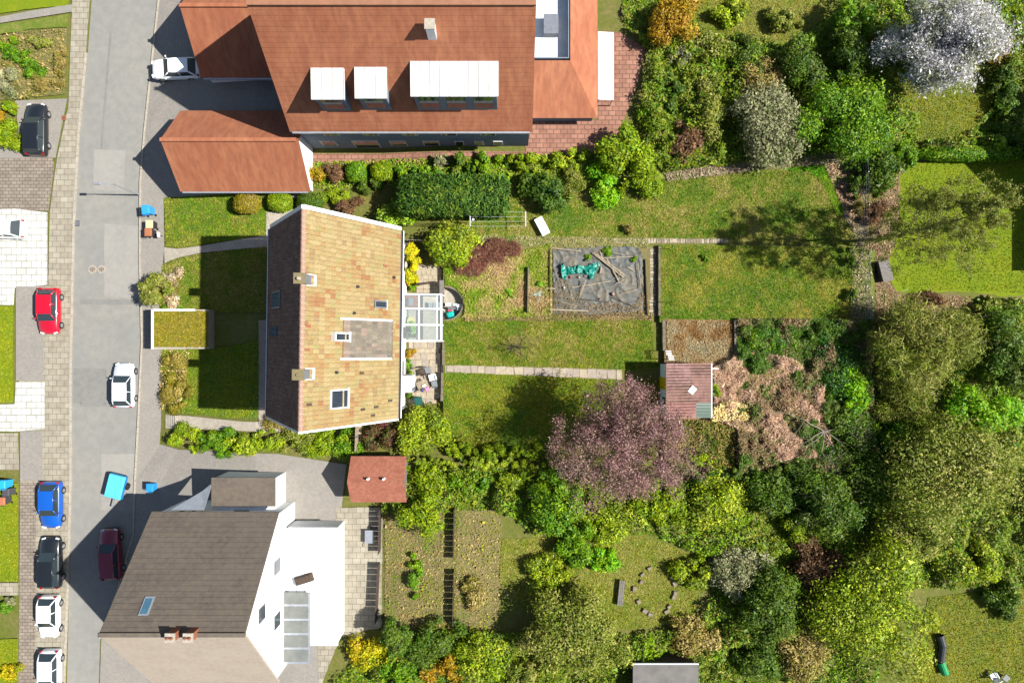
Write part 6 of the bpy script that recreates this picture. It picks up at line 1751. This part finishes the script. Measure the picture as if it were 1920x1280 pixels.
bush('barberry', 'purple red barberry beside the large yellow green shrub', 'shrub', 878, 488, 34, 24, .55, 'red', .1, z=ZP, style='twig', dens=1.5, k=40)
bush('laurel', 'dark glossy laurel bush at the upper lawn', 'shrub', 1030, 355, 34, 38, 2.6, 'yew', .2)
bush('fern_shrub', 'arching dark green shrub left of the laurel', 'shrub', 990, 345, 18, 20, 1.6, 'dark', .2, aspect=2.6)
bush('shrub', 'brown green twiggy shrub right of the laurel', 'shrub', 1075, 345, 24, 26, 1.6, 'olive', .16, style='twig')
bush('shrub', 'light green leafy shrub at the upper lawn edge', 'shrub', 1136, 345, 32, 28, 1.9, 'bright', .17)
bush('shrub', 'loose yellow shrub right of the light green one', 'shrub', 1206, 340, 42, 30, 2.0, 'lime', .14, dens=.6, twigs=30)
bush('small_shrub', 'small tufted shrub alone on the upper lawn', 'shrub', 1182, 427, 13, 9, .9, 'tan', .12, z=ZP, style='twig')
twig_tree('bare_sapling', 'bare young fruit tree alone on the middle lawn', 'tree', tuple(W(974, 650, ZP)), 2.9, 4, .085, .25, .62, bark='bark', upb=.1, kids=(3, 4), first=5)
PC = W(1174, 824, 7.6)
twig_tree('purple_plum_tree', 'broad purple plum tree over the lower lawn', 'tree', (PC.x, PC.y, ZP), 8.5, 6, .2, .3, .62, 'plum', 74000, .075, 'twig', .15, kids=(3, 3), first=6, leafspread=.2, fit=(PC.x, PC.y, 4.0, 3.8), ztop=9.8)
BT = W(1645, 452, ZP)
def leader_tree(name, label, base, h, bark, palette, nleaf):
    root = thing(name, label, 'tree', base)
    tr, mb, tips = MB(), MB(), []
    p = Vector(base) - Vector((0, 0, .1)); n = 14; pts = [p]
    for i in range(n):
        q = Vector(base) + Vector((.1 * math.sin(i * 1.3), .1 * math.cos(i * 1.7), h * (i + 1) / n)); tr.tube(pts[-1], q, .15 * (1 - i / n) + .015, .15 * (1 - (i + 1) / n) + .014, 7); pts.append(q)
    tr.build('trunk', M[bark], root)
    for k in range(46):
        f_ = .13 + .85 * (k / 46); z = f_ * n; i = min(n - 1, int(z)); q = pts[i].lerp(pts[i + 1], z - i)
        a = k * 2.4 + random.uniform(-.5, .5); ln = (1.5 * math.sin(math.pi * min(1, .18 + f_ * .8)) ** .8 + .15) * random.uniform(.7, 1.15)
        grow(mb, q, Vector((math.cos(a), math.sin(a), .55)).normalized(), ln, .03 * (1.2 - f_) + .012, 3, tips, .5, (2, 3), .3, 3, 5)
    mb.build('branches', M[bark], root)
    tp = np.array([t[0][:] for t in tips]); td = np.array([t[1][:] for t in tips]); i = rng.integers(0, len(tp), nleaf)
    pos = tp[i] + rng.normal(0, .1, (nleaf, 3)); pl = PAL[palette]
    v = leaf_quads(pos, td[i], rng.uniform(.03, .075, nleaf), 2.2, .2, .9)
    npmesh('crown', v, 3, pl[rng.integers(0, len(pl), nleaf)] * rng.uniform(.6, 1.1, (nleaf, 1)), M['leaf'], root, base)
leader_tree('tall_bare_tree', 'tall bare tree behind the wire fence', tuple(BT), 14.6, 'olivebark', 'olive', 40000)
bush('hedge_shrub', 'yellow green shrub below the lower house corner', 'shrub', 790, 806, 44, 40, 2.0, 'leafy', .16)
bush('hedge_shrub', 'dark red brown shrub beside the pale board fence', 'shrub', 712, 812, 34, 26, 1.5, pal((110, 92, 60), (96, 104, 52), (140, 84, 80), (80, 76, 48)), .15, z=0)
for lb, px, rx, pl_ in (('front end of the side hedge with yellowish leaves', 350, 34, 'leafy'), ('second shrub of the side hedge from the street', 412, 40, 'mid'), ('third shrub of the side hedge from the street', 478, 38, 'leafy'), ('side hedge shrub below the lower front house corner', 540, 36, 'olive'), ('bright side hedge shrub beneath the gable', 600, 36, 'lime'), ('last side hedge shrub before the board fence', 645, 22, 'mid')):
    bush('hedge_shrub', lb, 'shrub', px, 827 + (px - 350) * .02, rx * 1.3, 23, 1.3, pl_, .13, group='shrubs of the side hedge')
bush('dry_shrub', 'dry straw coloured shrub at the lower front house corner', 'shrub', 512, 790, 24, 14, 1.0, 'tan', .13, style='twig')
for lb, px, py in (('lime sprouting shrub at the edge of the lower lawn, nearest the plum tree', 985, 848), ('lime sprouting shrub at the edge of the lower lawn, middle one', 915, 850), ('lime sprouting shrub at the edge of the lower lawn, nearest the house', 862, 846)):
    bush('sprouting_shrub', lb, 'shrub', px, py, 30, 15, 1.3, 'lime', .13, group='lime shrubs along the lower boundary', aspect=2.4)
bush('flower_hedge', 'low flowering hedge on the street bank below the garage', 'hedge', 330, 725, 26, 52, 1.0, pal((140, 134, 50), (158, 144, 76), (120, 118, 40), (190, 170, 110)), .1)
bush('flowering_shrub', 'cream flowering shrub at the street corner of the front lawn', 'shrub', 318, 540, 24, 36, .9, pal((150, 140, 80), (226, 204, 176), (160, 132, 92), (128, 124, 50), (236, 220, 200)), .1)
bush('green_tuft', 'dark green tufts against the garage coping', 'shrub', 320, 572, 22, 9, .5, 'mid', .11)
bush('street_tree', 'grey olive small tree overhanging the pavement', 'tree', 286, 545, 28, 34, 2.6, 'olive', .13, tree=True, dens=.8)
litter('dry_stalks', 'dry stalks and dead flower heads along the front bank', 'litter', [(303, 655), (360, 657), (352, 700), (340, 760), (304, 768)], 2600, pal((190, 164, 120), (160, 140, 80), (220, 196, 150), (120, 116, 50)), .5, (.05, .12))
# allotment weeds
litter('allotment_weeds', 'tangled dry and green weeds over the allotment beds', 'weeds', [(876, 505), (980, 470), (1034, 456), (1034, 590), (990, 594), (870, 596), (876, 540)], 32000, pal((104, 138, 44), (120, 146, 54), (140, 150, 68), (164, 160, 94), (184, 168, 118), (176, 148, 112)), .26, (.03, .08), z=ZP, aspect=2.6, patch=.4)
litter('bay_weeds', 'weeds on the bank above the round patio bay', 'weeds', [(834, 500), (880, 500), (884, 600), (873, 602), (872, 575), (866, 552), (850, 536), (836, 533)], 4200, pal((104, 138, 44), (120, 146, 54), (140, 150, 68), (164, 160, 94), (184, 168, 118), (176, 148, 112)), .26, (.03, .08), z=ZP, aspect=2.6, patch=.4)
litter('edge_weeds', 'dry weeds along the lower side of the allotment', 'weeds', [(880, 584), (1225, 586), (1225, 600), (870, 602)], 7000, pal((176, 146, 108), (160, 150, 84), (150, 120, 90), (130, 138, 60), sat=1.0), .16, (.03, .08), z=ZP)
litter('edge_weeds', 'straggling grass between the setts and the allotment', 'weeds', [(890, 441), (1215, 446), (1215, 466), (1100, 464), (890, 458)], 7000, pal((170, 162, 106), (140, 148, 70), (188, 174, 126), (118, 140, 50), sat=1.0), .14, (.03, .08), z=ZP)
litter('fabric_litter', 'dead leaves and soil scattered on the grey weed fabric', 'litter', smooth_poly([(1040, 532), (1062, 526), (1080, 548), (1096, 560), (1120, 572), (1150, 566), (1180, 574), (1205, 548), (1208, 588), (1034, 588)], 4, 2.0), 2000, pal((150, 126, 96), (132, 114, 86), (164, 138, 106), (126, 118, 76), k=.6), .08, (.03, .08), z=ZP + .13)
for lb, x, y, r in (('green weed clump beside the timber bed edge', 961, 551, 8), ('green weed clump at the corner of the pale plastic sheet', 1012, 532, 7), ('green clump at the upper edge of the grey fabric, nearest the tarpaulin', 1103, 484, 7), ('leafy green clump at the top of the grey fabric', 1140, 470, 13), ('green tuft in the grass of the dry terrace', 1325, 484, 8), ('green clump at the right end of the grey fabric', 1190, 486, 6)):
    bush('weed_clump', lb, 'weeds', x, y, r, r * .85, .5, 'bright' if y > 500 else 'mid', .1, z=ZP if x < 1237 else ZT2, k=6)
# bank along the upper boundary and the far bed
litter('boundary_bank', 'dry reddish bank along the upper boundary', 'litter', [(1245, 325), (1400, 303), (1545, 290), (1600, 284), (1602, 300), (1548, 308), (1400, 322), (1252, 340)], 12000, pal((184, 158, 132), (156, 130, 108), (198, 182, 148), (126, 122, 74), (146, 150, 84), sat=1.0), .3, (.03, .08), z=ZP)
sheet('bed', rough_poly([(1548, 306), (1602, 300), (1602, 440), (1580, 400)], 6, 1), M['pave_taupe'], .03, z=ZP)
litter('far_bed_litter', 'brown stalks on the bare bed beside the wire fence', 'litter', [(1540, 300), (1602, 290), (1602, 440), (1584, 400)], 3000, pal((176, 144, 118), (150, 124, 100), (196, 170, 140), (110, 130, 50)), .2, (.05, .12), z=ZP)
grass('grass', 'fresh bright grass fringing the far bare bed', [(1470, 318), (1545, 305), (1560, 335), (1582, 400), (1570, 405), (1545, 350), (1520, 322)], 420, pal((100, 170, 40), (120, 186, 50), (140, 180, 60)), z=ZP, length=(.1, .2), width=.04)
bush('ivy', 'dark ivy climbing the upper end of the wire fence', 'ivy', 1607, 330, 9, 46, 1.8, 'dark', .13, z=ZP)
bush('dry_vine', 'pale dry vine curled over the wire fence', 'vine', 1612, 385, 6, 28, 1.7, 'tan', .14, z=ZP, style='twig')
bush('ivy', 'dark shrub at the middle of the wire fence', 'ivy', 1598, 482, 9, 18, 1.2, 'dark', .13, z=ZT2)
bush('ivy', 'dark shrub near the lower end of the wire fence', 'ivy', 1600, 553, 10, 12, 1.0, 'dark', .13, z=ZT2)
litter('fence_gravel', 'dry litter under the wire fence', 'litter', [(1600, 285), (1628, 285), (1630, 330), (1624, 380), (1632, 462), (1602, 462), (1598, 400)], 2600, pal((170, 160, 140), (140, 130, 110), (190, 176, 150), (110, 120, 70)), .12, (.04, .09), z=ZP)
litter('fence_gravel', 'dry litter along the lower half of the wire fence', 'litter', [(1598, 462), (1634, 468), (1638, 600), (1592, 604), (1596, 540)], 2600, pal((170, 160, 140), (150, 140, 112), (190, 176, 150), (120, 126, 70)), .12, (.04, .09), z=ZT2)
# rusty bed, brambles, overgrown corner
litter('rusty_bed', 'rusty dead weeds covering the raised bed above the shed', 'weeds', [(1250, 602), (1372, 602), (1376, 690), (1250, 680)], 16000, pal((132, 92, 46), (150, 112, 62), (164, 134, 88), (178, 154, 112), (186, 168, 128), (150, 146, 110), sat=1.0), .13, (.03, .07), z=1.2, patch=.55)
litter('brambles', 'pinkish brown dead bramble tangle right of the shed', 'brambles', [(1338, 690), (1400, 655), (1480, 672), (1540, 712), (1546, 790), (1560, 850), (1450, 862), (1400, 810), (1340, 784)], 60000, PAL['bramble'], .6, (.02, .04), z=1.5, aspect=9, flat=.25, mound=.9)
litter('golden_weeds', 'golden dry foliage at the lower shed corner', 'weeds', [(1332, 770), (1356, 748), (1410, 760), (1400, 785), (1334, 788)], 2600, pal((222, 200, 136), (206, 180, 106), (230, 212, 160), k=.8, sat=1.0), .7, (.08, .16), z=1.5)
litter('ground_cover', 'low dark green ground cover in the overgrown back corner', 'ground cover', [(1382, 597), (1630, 599), (1638, 878), (1382, 884)], 86000, pal((80, 112, 40), (100, 140, 44), (74, 104, 40), (120, 124, 70), (172, 146, 116), (150, 124, 98)), .8, (.05, .11), z=1.5, aspect=1.8, patch=.32, material='leaf', mound=.8)
litter('ground_cover', 'leafy litter under the plum tree and below the shed', 'ground cover', [(1247, 786), (1378, 790), (1378, 886), (1247, 884)], 9000, pal((120, 120, 56), (96, 104, 48), (150, 132, 84), (86, 100, 40)), .35, (.06, .14), z=1.2)
bush('ivy_mound', 'dark ivy mound in the overgrown corner, the larger one', 'ivy', 1582, 690, 44, 50, 1.1, pal((84, 128, 44), (64, 108, 44), (110, 146, 52), (50, 84, 40)), .15, z=1.5)
bush('ivy_mound', 'green ivy mound just below the dry terrace', 'ivy', 1450, 635, 60, 26, .9, pal((96, 140, 40), (76, 116, 44), (124, 156, 46), (110, 110, 70)), .14, z=1.5)
bush('ivy_mound', 'bright green shrub at the right boundary of the plot', 'ivy', 1606, 740, 26, 44, 1.6, 'bright', .15, z=1.5)
bush('ivy_mound', 'very dark shrub at the lower right corner of the plot', 'ivy', 1588, 785, 40, 30, 1.4, 'dark', .15, z=1.5)
bush('sprig', 'bright lime sprig right of the plum tree at the lower boundary', 'shrub', 1315, 862, 22, 13, 1.0, 'lime', .14, z=1.2, aspect=2.2)
bush('sprig', 'lime sprig beside the shed gutter', 'shrub', 1341, 735, 9, 16, 2.0, 'lime', .12, z=1.2)
# fallen dead branch
t = thing('fallen_branch', 'bare grey fallen branch in the overgrown corner', 'branch', tuple(W(1550, 806, 1.5)))
mb, tips = MB(), []
p0 = W(1545, 808, 1.9)
for ang, ln in ((150, 2.2), (20, 1.8), (-60, 1.6), (-120, 1.4), (-20, 1.5), (-95, 1.8), (190, 1.5), (-150, 1.6)):
    grow(mb, p0, Vector((math.cos(R(ang)), math.sin(R(ang)), .15)), ln, .06, 3, tips, .5, (2, 3), .0, 3, 5)
mb.build('limbs', M['palebark'], t)

# ------------------------------------------------------------------ plants round about
def B(name, label, cat, *a, **k): return bush(name, label, cat, *a, **k)
# strip above the hedge
B('shrub', 'rust brown shrub at the corner of the red roofed wing', 'shrub', 577, 325, 22, 22, 1.2, 'ochre', .14)
B('shrub', 'brown shrub next to the rust brown one below the red roof', 'shrub', 622, 325, 20, 18, 1.1, 'brown', .14)
clipped('round_shrub', 'green round shrub below the blue grey wall', 'shrub', 667, 322, 19, 19, 1.3, 'mid', .12)
clipped('round_shrub', 'lime round shrub right of the green one below the blue grey wall', 'shrub', 716, 320, 22, 18, 1.3, 'lime', .12)
B('shrub', 'dark shrub filling the gap before the tall hedge', 'shrub', 690, 345, 36, 14, 1.2, 'dark', .15)
B('shrub', 'green shrub behind the left part of the tall hedge', 'shrub', 790, 322, 50, 14, 1.8, 'mid', .16)
B('shrub', 'pale shrub below the blue grey wall', 'shrub', 828, 298, 20, 12, 1.2, 'grey', .14)
B('shrub', 'slim dark conifer below the blue grey wall', 'conifer', 862, 296, 8, 24, 2.2, 'dark', .14, style='needle')
B('shrub', 'green shrub beside the slim conifer', 'shrub', 900, 308, 28, 16, 1.6, 'mid', .16)
B('shrub', 'lime flowering shrub along the pink terrace, left one', 'shrub', 985, 302, 42, 16, 1.4, 'lime', .15)
B('shrub', 'lime flowering shrub along the pink terrace, right one', 'shrub', 1066, 294, 40, 18, 1.5, 'leafy', .15)
B('shrub', 'large rounded lime tree at the corner of the pink terrace', 'tree', 1168, 278, 48, 38, 3.2, 'lime', .2, tree=True, dens=1.3)
# upper right gardens
UR = [
 ('ochre_tree', 'ochre leaved tree at the top edge beside the terrace', 1268, 38, 50, 44, 3.2, 'ochre', 1),
 ('shrub', 'pale greyish shrub below the ochre tree', 1285, 100, 22, 18, 1.4, 'grey', 0),
 ('shrub', 'brown bush behind the upper boundary bank', 1288, 262, 30, 40, 1.8, 'brown', 0),
 ('shrub', 'tall olive green shrub right of the brown bush', 1335, 205, 28, 60, 2.4, 'olive', 0),
 ('shrub', 'small green shrub right of the pink terrace', 1226, 218, 22, 22, 1.3, 'mid', 0),
 ('shrub', 'dark shrub in the shade right of the pink terrace', 1262, 170, 24, 34, 1.6, 'dark', 0),
 ('shrub', 'dark olive shrub in the middle of the upper gardens', 1335, 90, 36, 30, 1.8, 'olive', 0),
 ('shrub', 'dark green shrub right of the dark olive one', 1398, 95, 34, 30, 2.0, 'dark', 0),
 ('shrub', 'tan shrub above the grey willow', 1432, 150, 46, 36, 2.4, 'tan', 0),
 ('grey_willow', 'silvery grey willow above the far end of the upper lawn', 1450, 232, 66, 58, 4.2, 'grey', 1),
 ('shrub', 'small dark shrub left of the grey willow', 1395, 268, 26, 24, 1.4, 'dark', 0),
 ('shrub', 'dark green tree between tan shrub and blossom tree', 1500, 118, 42, 40, 3.4, 'dark', 1),
 ('green_tree', 'fresh green tree below the white blossom tree', 1588, 220, 72, 70, 5.0, 'mid', 1),
 ('shrub', 'dark evergreen beside the white blossom tree', 1592, 110, 34, 46, 3.4, 'dark', 1),
 ('shrub', 'bright green tree at the top edge beside the blossom tree', 1605, 26, 36, 34, 3.6, 'mid', 1),
 ('shrub', 'olive bush on the grass at the top edge', 1470, 34, 30, 24, 1.6, 'olive', 0),
 ('shrub', 'pale green bush at the top edge near the ochre tree', 1370, 22, 34, 22, 1.6, 'leafy', 0),
 ('shrub', 'brown shrub at the right edge beside the blossom tree', 1880, 92, 24, 22, 1.6, 'ochre', 0),
 ('shrub', 'dark hedge bush at the right edge under the brown shrub', 1888, 150, 26, 46, 2.0, 'dark', 0),
 ('shrub', 'dark bush at the right edge by the gabled house shadow', 1894, 235, 22, 40, 1.8, 'dark', 0),
 ('shrub', 'lime bush in the upper right picture corner', 1898, 28, 26, 22, 1.6, 'lime', 0),
 ('shrub', 'dark evergreen at the upper end of the wire fence', 1655, 312, 42, 38, 2.6, 'dark', 0),
 ('shrub', 'light green shrub right of the evergreen at the fence', 1700, 292, 30, 20, 1.5, 'mid', 0),
]
for nm, lb, px, py, rx, ry, h, pl_, tr in UR: B(nm, lb, 'tree' if tr else 'shrub', px, py, rx, ry, h, pl_, .17, tree=bool(tr), twigs=50 if tr else 14, dens=.75 if tr else .9)
clipped('clipped_hedge', 'clipped hedge dividing the two lawns at the right edge', 'hedge', 1830, 287, 110, 13, 1.6, 'mid', .14)
twig_tree('blossom_tree', 'big white blossoming tree in the upper right', 'tree', tuple(W(1715, 125, ZP)), 7.2, 5, .2, .22, .62, 'white', 60000, .11, 'bark', .22, kids=(3, 3), first=6, leafspread=.32)
# right side
RS = [
 ('shrub', 'grey brown shrub in the bed beside the bright lawn', 1640, 400, 22, 26, 1.2, 'brown', 0, 'twig'),
 ('shrub', 'small green shrub in the bed beside the bright lawn', 1658, 352, 14, 14, .9, 'mid', 0, 'leaf'),
 ('shrub', 'low brown shrub under the bright lawn, left one', 1745, 562, 34, 14, .9, 'brown', 0, 'twig'),
 ('shrub', 'low olive shrub under the bright lawn, right one', 1850, 572, 44, 18, 1.2, 'olive', 0, 'leaf'),
 ('pale_tree', 'large pale olive tree coming into leaf behind the plot', 1740, 640, 96, 72, 6.2, 'olive', 1, 'twig'),
 ('shrub', 'dark green tree at the right edge below the bright lawn', 1885, 660, 46, 62, 5.0, 'dark', 1, 'leaf'),
 ('bright_tree', 'vivid green tree near the right edge', 1848, 768, 62, 42, 4.2, 'bright', 1, 'leaf'),
 ('shrub', 'brown olive thicket left of the vivid green tree', 1700, 752, 56, 44, 2.6, 'olive', 0, 'twig'),
 ('olive_tree', 'wide olive green tree right of the plot corner', 1800, 880, 110, 92, 7.0, 'olive', 1, 'leaf'),
 ('shrub', 'dark green thicket at the lower right plot corner', 1655, 900, 58, 60, 3.4, 'dark', 0, 'leaf'),
 ('shrub', 'mid green bush left of the wide olive tree', 1690, 820, 44, 36, 2.8, 'mid', 0, 'leaf'),
 ('lime_tree', 'big fresh lime green tree in the lower right', 1655, 1150, 92, 118, 6.0, 'leafy', 1, 'leaf'),
 ('shrub', 'olive tree above the lime green tree', 1720, 1010, 60, 40, 4.6, 'olive', 1, 'leaf'),
 ('shrub', 'yellow green shrub at the lower right lawn edge', 1830, 1060, 66, 34, 2.4, 'leafy', 0, 'leaf'),
 ('shrub', 'dark shrub casting shade on the lower right lawn', 1888, 1128, 36, 26, 2.0, 'dark', 0, 'leaf'),
]
for nm, lb, px, py, rx, ry, h, pl_, tr, st in RS: B(nm, lb, 'tree' if tr else 'shrub', px, py, rx, ry, h, pl_, .17, tree=bool(tr), style=st, twigs=60 if st == 'twig' or tr else 12, dens=.75 if tr else 1)
# lower side
LS = [
 ('shrub', 'fresh green shrub left of the grey bench', 1020, 1080, 40, 34, 1.8, 'leafy', 0),
 ('shrub', 'fresh green shrub above the grey bench', 1135, 1052, 34, 22, 1.4, 'bright', 0),
 ('shrub', 'yellow green shrub right of the stone ring', 1305, 1075, 30, 34, 1.8, 'leafy', 0),
 ('shrub', 'pale shrub on the neighbouring vegetable bed', 895, 1120, 26, 30, 1.0, 'tan', 0),
 ('shrub', 'green bean row on the left vegetable bed', 775, 1090, 14, 50, 1.0, 'mid', 0),
 ('shrub', 'lime shrub right of the red roofed hut', 808, 905, 32, 28, 1.8, 'lime', 0),
 ('lime_tree', 'yellow green tree below the red roofed hut', 796, 970, 44, 34, 2.8, 'lime', 1),
 ('shrub', 'green shrub at the lower boundary between hut and plum tree, left one', 880, 905, 38, 24, 1.8, 'mid', 0),
 ('shrub', 'green shrub at the lower boundary between hut and plum tree, middle one', 958, 908, 42, 24, 1.9, 'leafy', 0),
 ('shrub', 'green tree left below the plum tree', 1040, 940, 46, 58, 3.6, 'mid', 1),
 ('shrub', 'green shrub below the green tree', 1080, 1020, 40, 36, 2.4, 'mid', 0),
 ('shrub', 'lime shrub straight below the plum tree', 1150, 985, 56, 40, 2.2, 'leafy', 0),
 ('shrub', 'lime shrub right below the plum tree', 1245, 945, 58, 38, 2.2, 'lime', 0),
 ('shrub', 'light green shrub further right below the plum tree', 1345, 945, 60, 44, 2.6, 'leafy', 0),
 ('shrub', 'dark thicket below the fallen branch', 1460, 920, 62, 44, 3.0, 'dark', 0),
 ('shrub', 'dark green tree right of the dark thicket', 1555, 950, 54, 48, 4.0, 'dark', 1),
 ('shrub', 'lime shrub among the dark thicket', 1492, 992, 34, 26, 2.0, 'lime', 0),
 ('grey_shrub', 'grey green shrub right of the stone ring', 1385, 1075, 46, 54, 2.8, 'grey', 0),
 ('shrub', 'dark green conifer right of the grey green shrub', 1450, 1130, 48, 66, 4.2, 'dark', 1),
 ('shrub', 'brown olive thicket left of the big lime tree', 1535, 1075, 44, 56, 2.4, 'brown', 0),
 ('shrub', 'straw coloured shrub at the lower edge', 1508, 1225, 48, 56, 2.4, 'tan', 0),
 ('shrub', 'dark shrub left of the straw coloured one', 1425, 1245, 44, 40, 2.4, 'dark', 0),
 ('shrub', 'brownish shrub above the flat grey shed', 1300, 1195, 46, 34, 1.8, 'tan', 0),
 ('dark_tree', 'dark green tree left of the flat grey shed', 1075, 1195, 92, 64, 5.0, 'olive', 1),
 ('shrub', 'dark shrub at the lower edge below the vegetable beds', 800, 1205, 58, 40, 2.4, 'dark', 0),
 ('shrub', 'lime shrub at the lower edge right of the dark shrub', 905, 1235, 54, 40, 2.2, 'leafy', 0),
 ('shrub', 'orange yellow shrub at the lower edge', 840, 1265, 40, 22, 1.8, 'ochre', 0),
 ('shrub', 'yellow shrub at the corner of the flat white annexe', 692, 1238, 34, 34, 1.8, 'gold', 0),
 ('shrub', 'green shrub at the lower edge beside the yellow one', 748, 1262, 36, 30, 2.0, 'mid', 0),
 ('shrub', 'olive shrub at the lower edge near the flat grey shed', 985, 1262, 46, 30, 2.2, 'olive', 0),
]
for nm, lb, px, py, rx, ry, h, pl_, tr in LS: B(nm, lb, 'tree' if tr else 'shrub', px, py, rx, ry, h, pl_, .17, tree=bool(tr), twigs=50 if tr else 14, dens=.75 if tr else .9)
bush('hedge_tree', 'tall dark hedge tree behind the grey roofed house shading the yard', 'tree', 740, 1190, 30, 26, 4.0, 'dark', .18, tree=True)
# left side
LF = [
 ('shrub', 'green shrub in the planting bed, upper left', 22, 95, 22, 20, .9, 'mid', 'leaf'), ('shrub', 'olive shrub in the planting bed, upper middle', 70, 82, 22, 16, .8, 'olive', 'leaf'),
 ('shrub', 'tan dry shrub along the pavement end of the planting bed', 112, 120, 12, 46, .8, 'tan', 'twig'), ('shrub', 'green shrub in the middle of the planting bed', 58, 128, 20, 20, .9, 'mid', 'leaf'),
 ('shrub', 'tan shrub in the lower planting bed', 80, 152, 24, 16, .8, 'tan', 'twig'), ('shrub', 'grey green shrub at the left end of the planting bed', 12, 150, 20, 22, .9, 'grey', 'leaf'),
 ('shrub', 'lime bush left of the black car, upper one', 18, 200, 14, 14, 1.2, 'lime', 'leaf'), ('shrub', 'lime bush left of the black car, lower one', 14, 256, 24, 26, 1.5, 'lime', 'leaf'),
 ('shrub', 'orange leaved shrub at the left edge above the lime bush', 3, 222, 10, 14, 1.0, 'ochre', 'leaf'), ('shrub', 'olive shrub on the lawn strip at the left edge', 10, 1140, 18, 14, .9, 'mid', 'leaf'), ('shrub', 'whitish flowering shrub at the left edge', 18, 1128, 14, 9, .8, 'grey', 'leaf'),
 ('shrub', 'yellow flowering shrub at the lower left edge', 12, 1262, 20, 16, .9, 'gold', 'leaf'),
]
for nm, lb, px, py, rx, ry, h, pl_, st in LF: B(nm, lb, 'shrub', px, py, rx, ry, h, pl_, .13, style=st)
# undergrowth between the shrubs
UG = pal((112, 136, 40), (138, 152, 56), (92, 122, 34), (160, 160, 80), (120, 158, 36), (84, 112, 38), (140, 170, 44))
litter('undergrowth', 'mixed undergrowth between the trees of the upper right gardens', 'undergrowth', [(1165, -20), (1940, -20), (1940, 300), (1640, 300), (1600, 282), (1245, 325), (1215, 300), (1190, 250), (1215, 100), (1170, 55)], 72000, UG, 1.7, (.08, .17), patch=.3, mound=.55, material='leaf', holes=([(1690, 160), (1780, 90), (1868, 60), (1868, 190), (1800, 262), (1720, 268)], [(1280, -30), (1570, -30), (1550, 40), (1490, 84), (1300, 74)]))
litter('undergrowth', 'mixed undergrowth between the trees right of the plot', 'undergrowth', [(1640, 560), (1940, 560), (1940, 1100), (1640, 1100)], 60000, UG, 1.8, (.08, .17), patch=.3, mound=.55, material='leaf', holes=([(1630, 550), (1830, 550), (1830, 590), (1640, 604)],))
litter('undergrowth', 'mixed undergrowth between the shrubs of the lower gardens', 'undergrowth', [(720, 870), (1640, 880), (1640, 1300), (600, 1300), (720, 1180)], 100000, UG, 1.6, (.08, .17), patch=.3, mound=.55, material='leaf', holes=([(720, 958), (945, 955), (1000, 1000), (1200, 995), (1345, 1045), (1310, 1165), (1180, 1185), (720, 1175)],))
litter('undergrowth', 'leaf litter and low plants in the planting bed at the left edge', 'undergrowth', [(-10, 72), (60, 58), (126, 55), (122, 176), (-10, 196)], 2600, pal((150, 136, 84), (120, 124, 52), (170, 150, 104), (110, 110, 60)), .3, (.06, .14), off=.15)
litter('undergrowth', 'low plants between the red roofed house and the hedge', 'undergrowth', [(556, 305), (1110, 288), (1240, 310), (1100, 330), (960, 345), (700, 350), (556, 358)], 7000, UG, .3, (.07, .15))

grass('grass', 'rough yellowish grass around the stone ring in the lower garden', [(940, 1010), (1200, 1000), (1330, 1050), (1300, 1160), (1180, 1180), (1000, 1150), (935, 1090)], 150, pal((110, 132, 30), (134, 144, 46), (156, 152, 66), (176, 164, 96)), z=ZP, off=.03)
grass('grass', 'rough grass at the top edge of the upper right gardens', [(1280, -20), (1570, -20), (1550, 40), (1490, 84), (1300, 74)], 150, pal((110, 132, 26), (136, 144, 40), (156, 152, 66), (176, 164, 96)), z=ZP, off=.03)
grass('grass', 'yellowish grass under the white blossom tree', [(1690, 160), (1780, 90), (1868, 60), (1868, 190), (1800, 262), (1720, 268)], 150, pal((118, 136, 24), (140, 146, 34), (158, 154, 56)), z=ZP, off=.03)
grass('grass', 'dry grass of the lower right lawn with the play tunnel', [(1740, 1120), (1930, 1095), (1930, 1290), (1705, 1290)], 150, pal((126, 138, 26), (146, 148, 40), (164, 156, 62)), z=ZP, off=.03)
litter('bed_litter', 'soil, stalks and weeds on the neighbouring vegetable beds', 'litter', [(722, 960), (942, 958), (934, 1185), (722, 1172)], 9000, pal((134, 140, 56), (160, 150, 84), (184, 164, 116), (150, 126, 90), (112, 132, 44)), .2, (.04, .10), patch=.35)
litter('bed_litter', 'bark and leaf litter in the bed beside the bright lawn', 'litter', [(1612, 322), (1686, 322), (1682, 430), (1656, 520), (1690, 556), (1820, 556), (1820, 600), (1640, 604), (1640, 470), (1612, 462)], 7000, pal((170, 140, 112), (146, 122, 98), (186, 164, 132), (120, 122, 62)), .15, (.04, .10), patch=.4)

bush('boundary_hedge', 'unbroken yellow green hedge along the lower plot boundary before the plum tree', 'hedge', 900, 868, 175, 10, 1.2, 'leafy', .13, z=.5, block=True, k=60, dens=1.5)
bush('boundary_hedge', 'dark hedge along the lower plot boundary right of the plum tree', 'hedge', 1445, 886, 200, 14, 1.7, 'dark', .13, z=ZP, block=True, k=54, dens=1.4)
bush('ivy_mound', 'dark ivy along the top of the overgrown corner beside the fence', 'ivy', 1560, 628, 50, 24, .9, 'dark', .13, z=1.5)
bush('ivy_mound', 'dark ivy patch in the middle of the overgrown corner', 'ivy', 1500, 645, 34, 16, .6, 'dark', .13, z=1.5)
bush('ivy_mound', 'dark green shrub beside the fallen branch', 'ivy', 1600, 830, 34, 40, 1.4, 'dark', .14, z=1.5)
